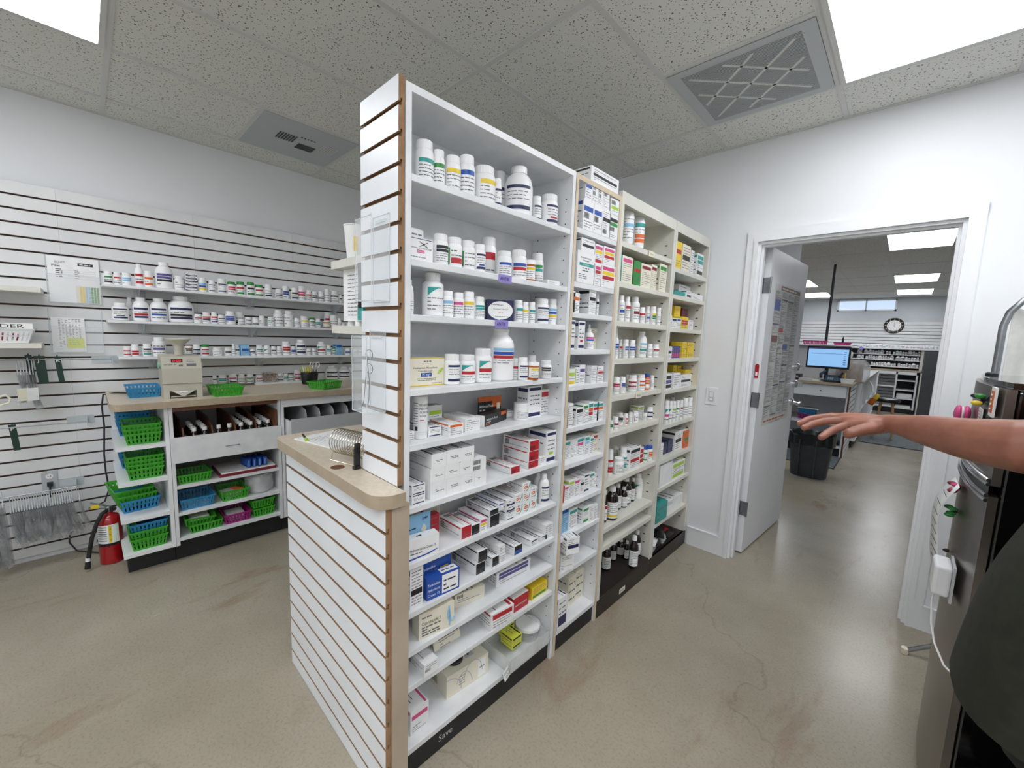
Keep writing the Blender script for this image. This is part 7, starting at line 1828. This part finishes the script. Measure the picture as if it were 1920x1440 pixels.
# partition behind monitor carrying trays
q = MB(); q.box(-1.5, -.60, 7.74, 7.765, 1.0005, 1.49, 'ink_e'); q.box(-1.52, -.58, 7.66, 7.80, 1.49, 1.505, 'trim'); o = q.build('counter_partition'); tag(o, 'grey partition with white ledge behind far monitor', 'partition')
basket(-1.03, 7.73, 1.505, .30, .12, .055, 'basket_pink', 'long pink tray on the ledge, left of the pole', 0, 'pink trays on the ledge'); basket(-.70, 7.73, 1.505, .20, .12, .035, 'basket_pink', 'short pink tray on the ledge, right of the pole', 0, 'pink trays on the ledge')
q = MB(); q.box(-.012, .012, -.01, .01, 0, .05, 'black'); q.tube([(0, 0, .05), (.0, 0, .085)], [.012, .003], 'black', 8); o = q.build('bottle_opener', None, True, (-.70, 7.73, 1.542)); o.name = 'label_gun'; tag(o, 'small black pointed tool in short pink tray', 'tool')
# items under desk
basket(-.94, 7.15, .44, .20, .2, .07, Mg, 'magenta basket under far desk', 0, 'baskets under the far desk'); basket(-.94, 7.15, .5125, .20, .2, .07, B__, 'blue basket on magenta one under far desk', 0, 'baskets under the far desk')
packet(-.93, 7.14, .586, .24, .16, .02, 'paper', 'papers on the blue basket under far desk', 'paper_stack')
packet(-.62, 7.05, .1455, .16, .14, .05, 'black', 'dark bundle on lowest shelf under far desk', 'cable_bundle')
# trash can
tc_ = thing('trash_can', 'grey rounded trash can with black liner beyond door', 'trash can', (-.675, 5.69, 0)); q = MB(); n_ = 40
def rr(a): return 1 / (abs(math.cos(a)) ** 3.2 + abs(math.sin(a)) ** 3.2) ** (1 / 3.2)
def ring(hw, hd, z): return [(hw * rr(2 * PI * k / n_) * math.cos(2 * PI * k / n_), hd * rr(2 * PI * k / n_) * math.sin(2 * PI * k / n_), z) for k in range(n_)]
def rings(q, L_, m_, cap0=True, cap1=False):
    vs = []; fs = []
    for hw, hd, z in L_: vs += ring(hw, hd, z)
    for j in range(len(L_) - 1): fs += [(j * n_ + k, j * n_ + (k + 1) % n_, (j + 1) * n_ + (k + 1) % n_, (j + 1) * n_ + k) for k in range(n_)]
    if cap0: fs.append(tuple(range(n_ - 1, -1, -1)))
    if cap1: fs.append(tuple(range((len(L_) - 1) * n_, len(L_) * n_)))
    q.add(vs, fs, m_)
rings(q, ((.165, .135, .001), (.17, .14, .01), (.205, .17, .46), (.215, .178, .465), (.215, .178, .485), (.205, .17, .485), (.165, .135, .02)), 'can_grey'); 
for x in (-.09, .06): q.box(x, x + .012, -.172, -.145, .02, .44, 'can_grey', Matrix.Rotation(.065, 4, 'X'))
q.build('can_body', tc_, True)
q = MB(); rng = random.Random(7); vs = []; fs = []
for j, (s_, z_) in enumerate(((.9, .44), (.97, .488), (1.06, .495), (1.065, .47), (1.05, .40))):
    for k, (x, y, z) in enumerate(ring(.205 * s_, .17 * s_, z_ - (.03 * abs(math.sin(k * .7)) if j == 4 else 0))):
        w_ = rng.uniform(.98, 1.02); vs.append((x * w_, y * w_, z + .008 * math.sin(k * 1.9)))
for j in range(4): fs += [(j * n_ + k, j * n_ + (k + 1) % n_, (j + 1) * n_ + (k + 1) % n_, (j + 1) * n_ + k) for k in range(n_)]
q.add(vs, fs, 'liner'); q.build('bin_liner', tc_, True, ang=20)
for (x0, x1, y0, y1, lb_) in ((-1.4, -.50, 6.22, 6.93, 'grey rubber mat in front of far desk'), (-.40, .9, 8.42, 12.5, 'large grey floor mat deep in the far room')):
    q = MB(); q.box(x0, x1, y0, y1, .0005, .010, 'mat_grey'); q.box(x0 - .012, x1 + .012, y0 - .012, y1 + .012, .0003, .004, 'black'); o = q.build('floor_mat'); tag(o, lb_, 'mat')
# stool
st = thing('stool', 'black-cushioned stool with light wooden legs, far room', 'stool', (-.155, 9.15, 0)); q = MB(); q.lathe([(.12, .60), (.155, .605), (.168, .63), (.16, .655), (.12, .668), (.0001, .672)], 'black', 28); q.build('seat', st, True)
for a in (PI / 4, 3 * PI / 4, 5 * PI / 4, 7 * PI / 4):
    q = MB(); q.tube([(.10 * math.cos(a), .10 * math.sin(a), .60), (.17 * math.cos(a), .17 * math.sin(a), .001)], [.019, .014], 'wood_light', 10); q.build('leg', st, True)
# amber jug hanging on cabinet side
jg = thing('amber_jug', 'amber and yellow jug hanging at cabinet side by stool', 'jug', (-.36, 9.0, .55)); q = MB(); q.lathe([(.035, 0), (.045, .01), (.045, .09), (.03, .12)], 'amber', 18, T=Matrix.Rotation(.5, 4, 'Y')); q.build('jug_body', jg, True); q = MB(); q.lathe([(.032, .11), (.036, .17), (.02, .20)], 'ink_y', 18, T=Matrix.Rotation(.5, 4, 'Y')); q.build('jug_lid', jg, True)
q = MB(); q.tube([(.02, 0, .20), (-.0, .02, .30), (-.04, .03, .38)], [.012, .02, .008], 'ink_w', 8); q.build('white_tie', jg, True)
# far shelving
fs_ = thing('far_shelving', 'white wall shelving of bottles on far end wall', 'shelving', (-.3, 13.45, 0))
PB(fs_, 'top_shelf', -2.2, .72, 13.30, 13.68, 1.47, 1.50, 'laminate')
for z in (1.349, 1.219, 1.06): PB(fs_, 'shelf', -2.2, .23, 13.38, 13.68, z - .016, z, 'laminate')
PB(fs_, 'end_post', .235, .285, 13.36, 13.68, 1.0, 1.47, 'metal_cream'); PB(fs_, 'ledge', -2.2, .285, 13.10, 13.68, .965, .995, 'counter_edge'); PB(fs_, 'back_panel', -2.2, .235, 13.668, 13.68, .995, 1.47, 'vent_dark')
bc = thing('far_base_cabinet', 'white open base cabinet under far bottle shelving', 'cabinet', (-.3, 13.3, 0))
for x in (-.46, -.135, .205): PB(bc, 'side_panel', x, x + .03, 13.0, 13.66, .10, .964, 'laminate')
for z in (.13, .35, .55, .77): PB(bc, 'shelf', -.10, .20, 13.02, 13.66, z - .02, z, 'laminate'); 
PB(bc, 'shelf', -.43, -.14, 13.02, 13.66, .60, .62, 'laminate'); PB(bc, 'shelf', -.43, -.14, 13.02, 13.66, .13, .15, 'laminate'); PB(bc, 'back_panel', -.105, .20, 13.64, 13.66, .13, .96, 'brown_base'); PB(bc, 'kickboard', -.46, .235, 13.06, 13.08, 0, .10, 'toe'); PB(bc, 'top_rail', -.43, .235, 13.0, 13.02, .90, .964, 'laminate')
q = MB(); slatwall(q, .29, .15, .9, 'slat_white', 'mdf_shaded', gap=.014); o = q.build('slat_back', bc); o.location = (-.43 + .3, .33, 0)
for i, (z, h_) in enumerate(((.351, .05), (.402, .05), (.131, .045))): packet(.05, 13.25, z, .26, .3, h_, 'ink_w', ('lower white ream, upper far cabinet shelf', 'upper white ream, upper far cabinet shelf', 'white ream on lowest far cabinet shelf')[i], 'paper_ream')
dg = thing('filing_cabinet', 'tall dark grey cabinet at right end of far wall', 'cabinet', (.60, 13.25, 0)); q = MB(); q.box(-.31, .31, -.33, .35, .002, 1.455, 'dark_grey'); q.build('cabinet_body', dg); q = MB(); q.box(-.335, -.311, -.35, -.30, .002, .96, 'metal_cream'); q.build('edge_post', dg)
ck = thing('wall_clock', 'round dark-rimmed wall clock above far shelving', 'clock', (-.302, 13.675, 2.042)); Tq = Matrix.Rotation(PI / 2, 4, 'X')
q = MB(); q.lathe([(.183, .0), (.185, .02), (.165, .04), (.135, .03), (.128, .012)], 'brown_base', 48, T=Tq)
for k in range(12): a = 2 * PI * k / 12; q.box(-.006, .006, -.012, .012, .034, .040, 'maple', Tq @ Matrix.Rotation(a, 4, 'Z') @ Matrix.Translation((0, .152, 0)))
q.build('rim', ck, True); q = MB(); q.lathe([(.13, .008), (.13, .014)], 'ink_w', 40, T=Tq)
for k in range(12):
    a = 2 * PI * k / 12; put_text(q, str(12 if k == 0 else k), Matrix.Translation((.1 * math.sin(a), -.0155, .1 * math.cos(a) - .01)) @ Tq, .02, 'ink_k', center=True)
q.build('dial', ck); 
for nm_, a, l_, w_ in (('hour_hand', 2 * PI * 5 / 12, .055, .006), ('minute_hand', .02, .085, .004)):
    q = MB(); q.box(-w_ / 2, w_ / 2, -.008, l_, .018, .020, 'black', Tq @ Matrix.Rotation(-a, 4, 'Z')); q.build(nm_, ck)
q = MB(); q.box(-.16, .16, -.006, 0, -.02, .02, 'ink_w'); o = q.build('wall_sign', None, False, (-.13, 13.676, 1.875)); tag(o, 'small white strip sign under the far clock', 'sign')
rng = random.Random(11)
rowlab = {1.349: ('upper', 1), 1.219: ('middle', 2), 1.06: ('lower', 3), 1.5: ('top', 0)}
protos = []
for hk in range(4):
    q = MB(); kd = ('b', 'b', 'j', 'B')[hk]; r_, h_ = ((.022, .07), (.02, .085), (.038, .115), (.026, .10))[hk]
    b_, c_, l_ = bottle('x', kd, r_, h_, 'w', ('Ktt', 'BtR', 'NtN', 'Ttt')[hk], '', rng, False)
    for s2_ in (b_, c_, l_):
        for f, mi in zip(s2_.f, s2_.m): pass
        k0 = len(q.v); q.v += s2_.v; q.f += [tuple(k0 + a for a in f) for f in s2_.f]; q.m += [q.mi(s2_.mats[mi]) for mi in s2_.m]
    protos.append((q, r_, h_))
meshes = [p[0].build('pill_bottle', None, True) for p in protos]
first = [True] * 4
for z in (1.349, 1.219, 1.06, 1.5):
    x = -.90 if z != 1.06 else -.62; xe = .215 if z < 1.5 else .62
    if z == 1.5: x = -.93
    while x < xe:
        hk = rng.choice((0, 0, 1, 1, 3, 2)); r_ = protos[hk][1]
        if rng.random() < .12: x += .03
        if x + 2 * r_ > xe + .01: break
        o = meshes[hk] if first[hk] else meshes[hk].copy()
        if not first[hk]: C.objects.link(o)
        first[hk] = False
        sc_z = (rng.uniform(.85, 1.1) if hk != 2 else rng.uniform(.8, .95)) * (.85 if z == 1.5 else 1)
        o.location = (x + r_, 13.43 + rng.uniform(-.01, .01), z + .0006); o.scale = (1, 1, sc_z); o.rotation_euler = (0, 0, rng.uniform(-.5, .5))
        tag(o, f'small white pill bottle on {rowlab[z][0]} row of far wall shelving', 'bottle', f'bottles on the {rowlab[z][0]} row of the far shelving'); x += 2 * r_ + .004
# far top-shelf lean
q = MB(); q.box(-.10, .10, -.004, .004, 0, .10, 'ink_w', Matrix.Rotation(-.5, 4, 'X')); o = q.build('leaning_card', None, False, (-.60, 13.60, 1.501)); tag(o, 'white card leaning on far top shelf', 'card')
q = MB(); q.box(-.035, .035, 0, .001, 0, .07, 'tag_violet'); o = q.build('shelf_tag', None, False, (-.83, 13.298, 1.43)); tag(o, 'violet note hanging from far top shelf edge', 'tag')

# ---------------------------------------------------------------- odds and ends in the bays
sb_ = thing('clear_bin', 'low clear bin with lemon cartons at bottom of nearest bay', 'bin', (-1.10, 1.235, .1095)); q = MB()
a, b_ = .125, .085
for (x0, x1, y0, y1) in ((-b_, b_, -a, -a + .002), (-b_, b_, a - .002, a), (-b_, -b_ + .002, -a, a), (b_ - .002, b_, -a, a)): q.box(x0, x1, y0, y1, .0, .062, 'film')
q.box(-b_, b_, -a, a, 0, .002, 'film'); q.build('bin_walls', sb_)
q = MB(); q.box(0, .0012, 0, .07, 0, .035, 'paper'); put_text(q, 'DISPENSE', face_T((.0016, .006, .019), (0, 1, 0), (0, 0, 1)), .009, 'ink_k', .056); put_text(q, 'ORDER', face_T((.0016, .006, .005), (0, 1, 0), (0, 0, 1)), .009, 'ink_k', .045); o = q.build('bin_card', sb_); o.location = (b_ + .012, -a - .04, .001); o.rotation_euler = (0, -.35, .3)
q = MB(); q.lathe([(.031, 0), (.035, .003), (.035, .009), (.031, .012)], 'black', 28); q.lathe([(.022, .0125), (.022, .013)], 'ink_e', 24); o = q.build('round_badge_tin', None, True, (-1.15, .93, .2005)); o.name = 'round_tin'; tag(o, 'round black tin on the pale box, bottom shelf, nearest bay', 'tin')

# ---------------------------------------------------------------- person at the right edge
def sock(mb, pts, rad, m_, n=16): mb.tube(pts, rad, m_, n)
person = thing('person', 'person in dark olive shirt and black trousers stretching out right arm', 'person', (.38, 1.12, 0))
q = MB(); O = Vector((.38, 1.12, 0))
def PT(*p): return Vector(p) - O
# arm: shoulder, elbow, wrist
sock(q, [PT(.43, 1.25, 1.36), PT(.37, 1.27, 1.35), PT(.30, 1.262, 1.322), PT(.235, 1.255, 1.30), PT(.184, 1.261, 1.288), PT(.145, 1.305, 1.282), PT(.106, 1.351, 1.277), PT(.075, 1.395, 1.275), PT(.048, 1.435, 1.273), PT(.012, 1.478, 1.270), PT(-.017, 1.511, 1.267), PT(-.035, 1.519, 1.264)],
     [.060, .063, .060, .057, .0535, .0495, .0445, .0405, .0365, (.031, .0275), (.031, .0245), (.032, .023)], 'skin', 20)
# palm built from flattened rods fanning to each knuckle
Wp = Vector((-.020, 1.513, 1.266))
FG = [[Vector(a) for a in F] for F in [[[-0.1014, 1.4902, 1.2498], [-0.1243, 1.4664, 1.238], [-0.1387, 1.4437, 1.2262], [-0.1481, 1.4191, 1.2158]], [[-0.1162, 1.5123, 1.2584], [-0.1546, 1.4953, 1.2508], [-0.1805, 1.4759, 1.2407], [-0.1944, 1.4539, 1.23]], [[-0.1229, 1.5412, 1.2616], [-0.1644, 1.5288, 1.2579], [-0.1935, 1.5066, 1.2492], [-0.211, 1.4808, 1.2363]], [[-0.1195, 1.5724, 1.2617], [-0.1476, 1.5731, 1.2603], [-0.1689, 1.5586, 1.2536], [-0.1837, 1.536, 1.2439]]]]
KN = [F[0] for F in FG]
for i, K_ in enumerate(KN):
    base = Wp + Vector((.003, -.020 + .0135 * i, 0.0))
    sock(q, [tuple(base - O), tuple(base.lerp(K_, .5) - O + Vector((0, 0, .002))), tuple(K_ - O)], [(.0185, .0185), (.0195, .0175), .0135], 'skin', 12)
for i, F in enumerate(FG):
    k = (.0116, .0116, .0110, .0098)[i]
    sock(q, [tuple(v - O) for v in F], [.0125 if i < 3 else .0110, k, k * .95, k * .86], 'skin', 12); q.ball(tuple(F[-1] - O), k * .86, 'skin', 10); q.ball(tuple(F[1] - O), k * 1.04, 'skin', 10)
TH = [Vector(a) for a in [[-0.0273, 1.5271, 1.255], [-0.0541, 1.466, 1.2511], [-0.0751, 1.4176, 1.2482], [-0.0885, 1.3831, 1.2435]]]
sock(q, [tuple(v - O) for v in TH], [.022, .0175, .0150, .0135], 'skin', 12); q.ball(tuple(TH[-1] - O), .0138, 'skin', 12); q.ball(tuple(TH[2] - O), .0152, 'skin', 10)
q.ball(tuple(Vector((-.055, 1.497, 1.252)) - O), (.030, .022, .016), 'skin', 12)
# trunk, neck, head, other arm, legs
for pts, rad in (([(0, 0, .95), (0, 0, 1.1), (.01, 0, 1.25), (.03, 0, 1.36), (.035, 0, 1.41)], [(.15, .17), (.165, .17), (.13, .17), (.09, .15), (.06, .07)]),
                 ([(.035, 0, 1.38), (.03, 0, 1.47)], [.055, .05])):
    sock(q, pts, rad, 'skin', 20)
q.ball((.015, 0, 1.565), (.092, .075, .112), 'skin', 20); q.ball((-.075, 0, 1.548), (.017, .011, .02), 'skin', 10)
for s_ in (-1, 1): q.ball((.025, s_ * .075, 1.56), (.018, .008, .028), 'skin', 10)
sock(q, [(.03, -.15, 1.35), (.05, -.21, 1.25), (.04, -.235, 1.10), (-.02, -.225, .98), (-.06, -.21, .90)], [.055, .052, .042, .034, .027], 'skin', 14)
sock(q, [(-.06, -.21, .90), (-.075, -.205, .85), (-.08, -.2, .80)], [(.03, .02), (.04, .02), (.03, .014)], 'skin', 12)
for s_ in (-1, 1): sock(q, [(.0, s_ * .09, .95), (0, s_ * .095, .5), (.01, s_ * .095, .10)], [.085, .06, .045], 'skin', 14)
bo = q.build('body', person, True)
rm = bo.modifiers.new('fuse', 'REMESH'); rm.mode = 'VOXEL'; rm.voxel_size = .0036; rm.use_smooth_shade = True
smo = bo.modifiers.new('soft', 'SMOOTH'); smo.iterations = 7; smo.factor = .5
for i, F in enumerate(FG + [TH]):
    d_ = (F[-1] - F[-2]).normalized(); up = Vector((0, 0, 1)); nrm = (up - d_ * up.dot(d_)).normalized()
    if i == 4: nrm = (Vector((.2, -.5, .8)) - d_ * Vector((.2, -.5, .8)).dot(d_)).normalized()
    c_ = F[-1] - O + nrm * (.0072 if i < 4 else .0098) - d_ * .001
    Mx = Matrix((d_, nrm.cross(d_), nrm)).transposed().to_4x4(); Mx.translation = c_
    q = MB(); q.ball((0, 0, 0), (.0062, .0048 if i < 4 else .0062, .0014), 'nail', 12, Mx); q.build('finger_nail', person, True)
# face features
for s_ in (-1, 1):
    q = MB(); q.ball((-.072, s_ * .03, 1.572), (.008, .011, .007), 'ink_w', 12); q.ball((-.078, s_ * .03, 1.572), (.004, .0045, .0045), 'black', 10); q.build('eye', person, True)
q = MB(); q.ball((-.073, 0, 1.512), (.006, .022, .005), 'lip', 12); q.build('mouth', person, True)
q = MB(); q.ball((.03, 0, 1.592), (.098, .084, .105), 'hair', 20); q.ball((.06, 0, 1.54), (.07, .078, .09), 'hair', 18); q.build('hair', person, True)
# shirt and trousers
q = MB(); LV = [(.850, -.045, .212, .198), (.90, -.042, .212, .202), (.98, -.035, .210, .200), (1.06, -.025, .208, .198), (1.14, -.015, .192, .196), (1.22, -.002, .172, .196), (1.30, .015, .15, .192), (1.355, .028, .12, .17), (1.395, .035, .085, .11), (1.415, .036, .066, .075)]
n_ = 40; vs = []
for z, cx, hx, hy in LV:
    for k in range(n_):
        a = 2 * PI * k / n_; fold = 1 + .012 * math.sin(5 * a + z * 9) * (1 if z < 1.2 else .3)
        vs.append((cx + hx * rr(a) ** .55 * math.cos(a) * fold, hy * rr(a) ** .55 * math.sin(a) * fold, z))
fs = [(j * n_ + k, j * n_ + (k + 1) % n_, (j + 1) * n_ + (k + 1) % n_, (j + 1) * n_ + k) for j in range(len(LV) - 1) for k in range(n_)]
q.add(vs, fs, 'shirt')
q.tube([(.05, .12, 1.335), (.01, .16, 1.335), (-.045, .155, 1.322), (-.085, .145, 1.312)], [.085, .082, .076, .074], 'shirt', 20)
q.tube([(.03, -.12, 1.34), (.05, -.19, 1.28), (.055, -.225, 1.18)], [.082, .074, .068], 'shirt', 20)
o = q.build('shirt', person, True, ang=80); sd = o.modifiers.new('s', 'SUBSURF'); sd.levels = 1; sd.render_levels = 1
q = MB(); q.tube([(-.02, 0, .95), (-.02, 0, .86), (-.01, 0, .80)], [(.185, .185), (.19, .19), (.175, .18)], 'pants', 28)
for s_ in (-1, 1): q.tube([(-.005, s_ * .085, .86), (0, s_ * .10, .62), (.0, s_ * .10, .40), (.005, s_ * .10, .07)], [.105, .095, .08, .075], 'pants', 20)
q.build('trousers', person, True)
for s_ in (-1, 1):
    q = MB(); q.tube([(.06, s_ * .10, .045), (0, s_ * .10, .05), (-.08, s_ * .105, .036), (-.15, s_ * .11, .03)], [(.038, .042), (.042, .048), (.045, .034), (.03, .024)], 'black', 14); q.build('shoe', person, True)

place_goods()
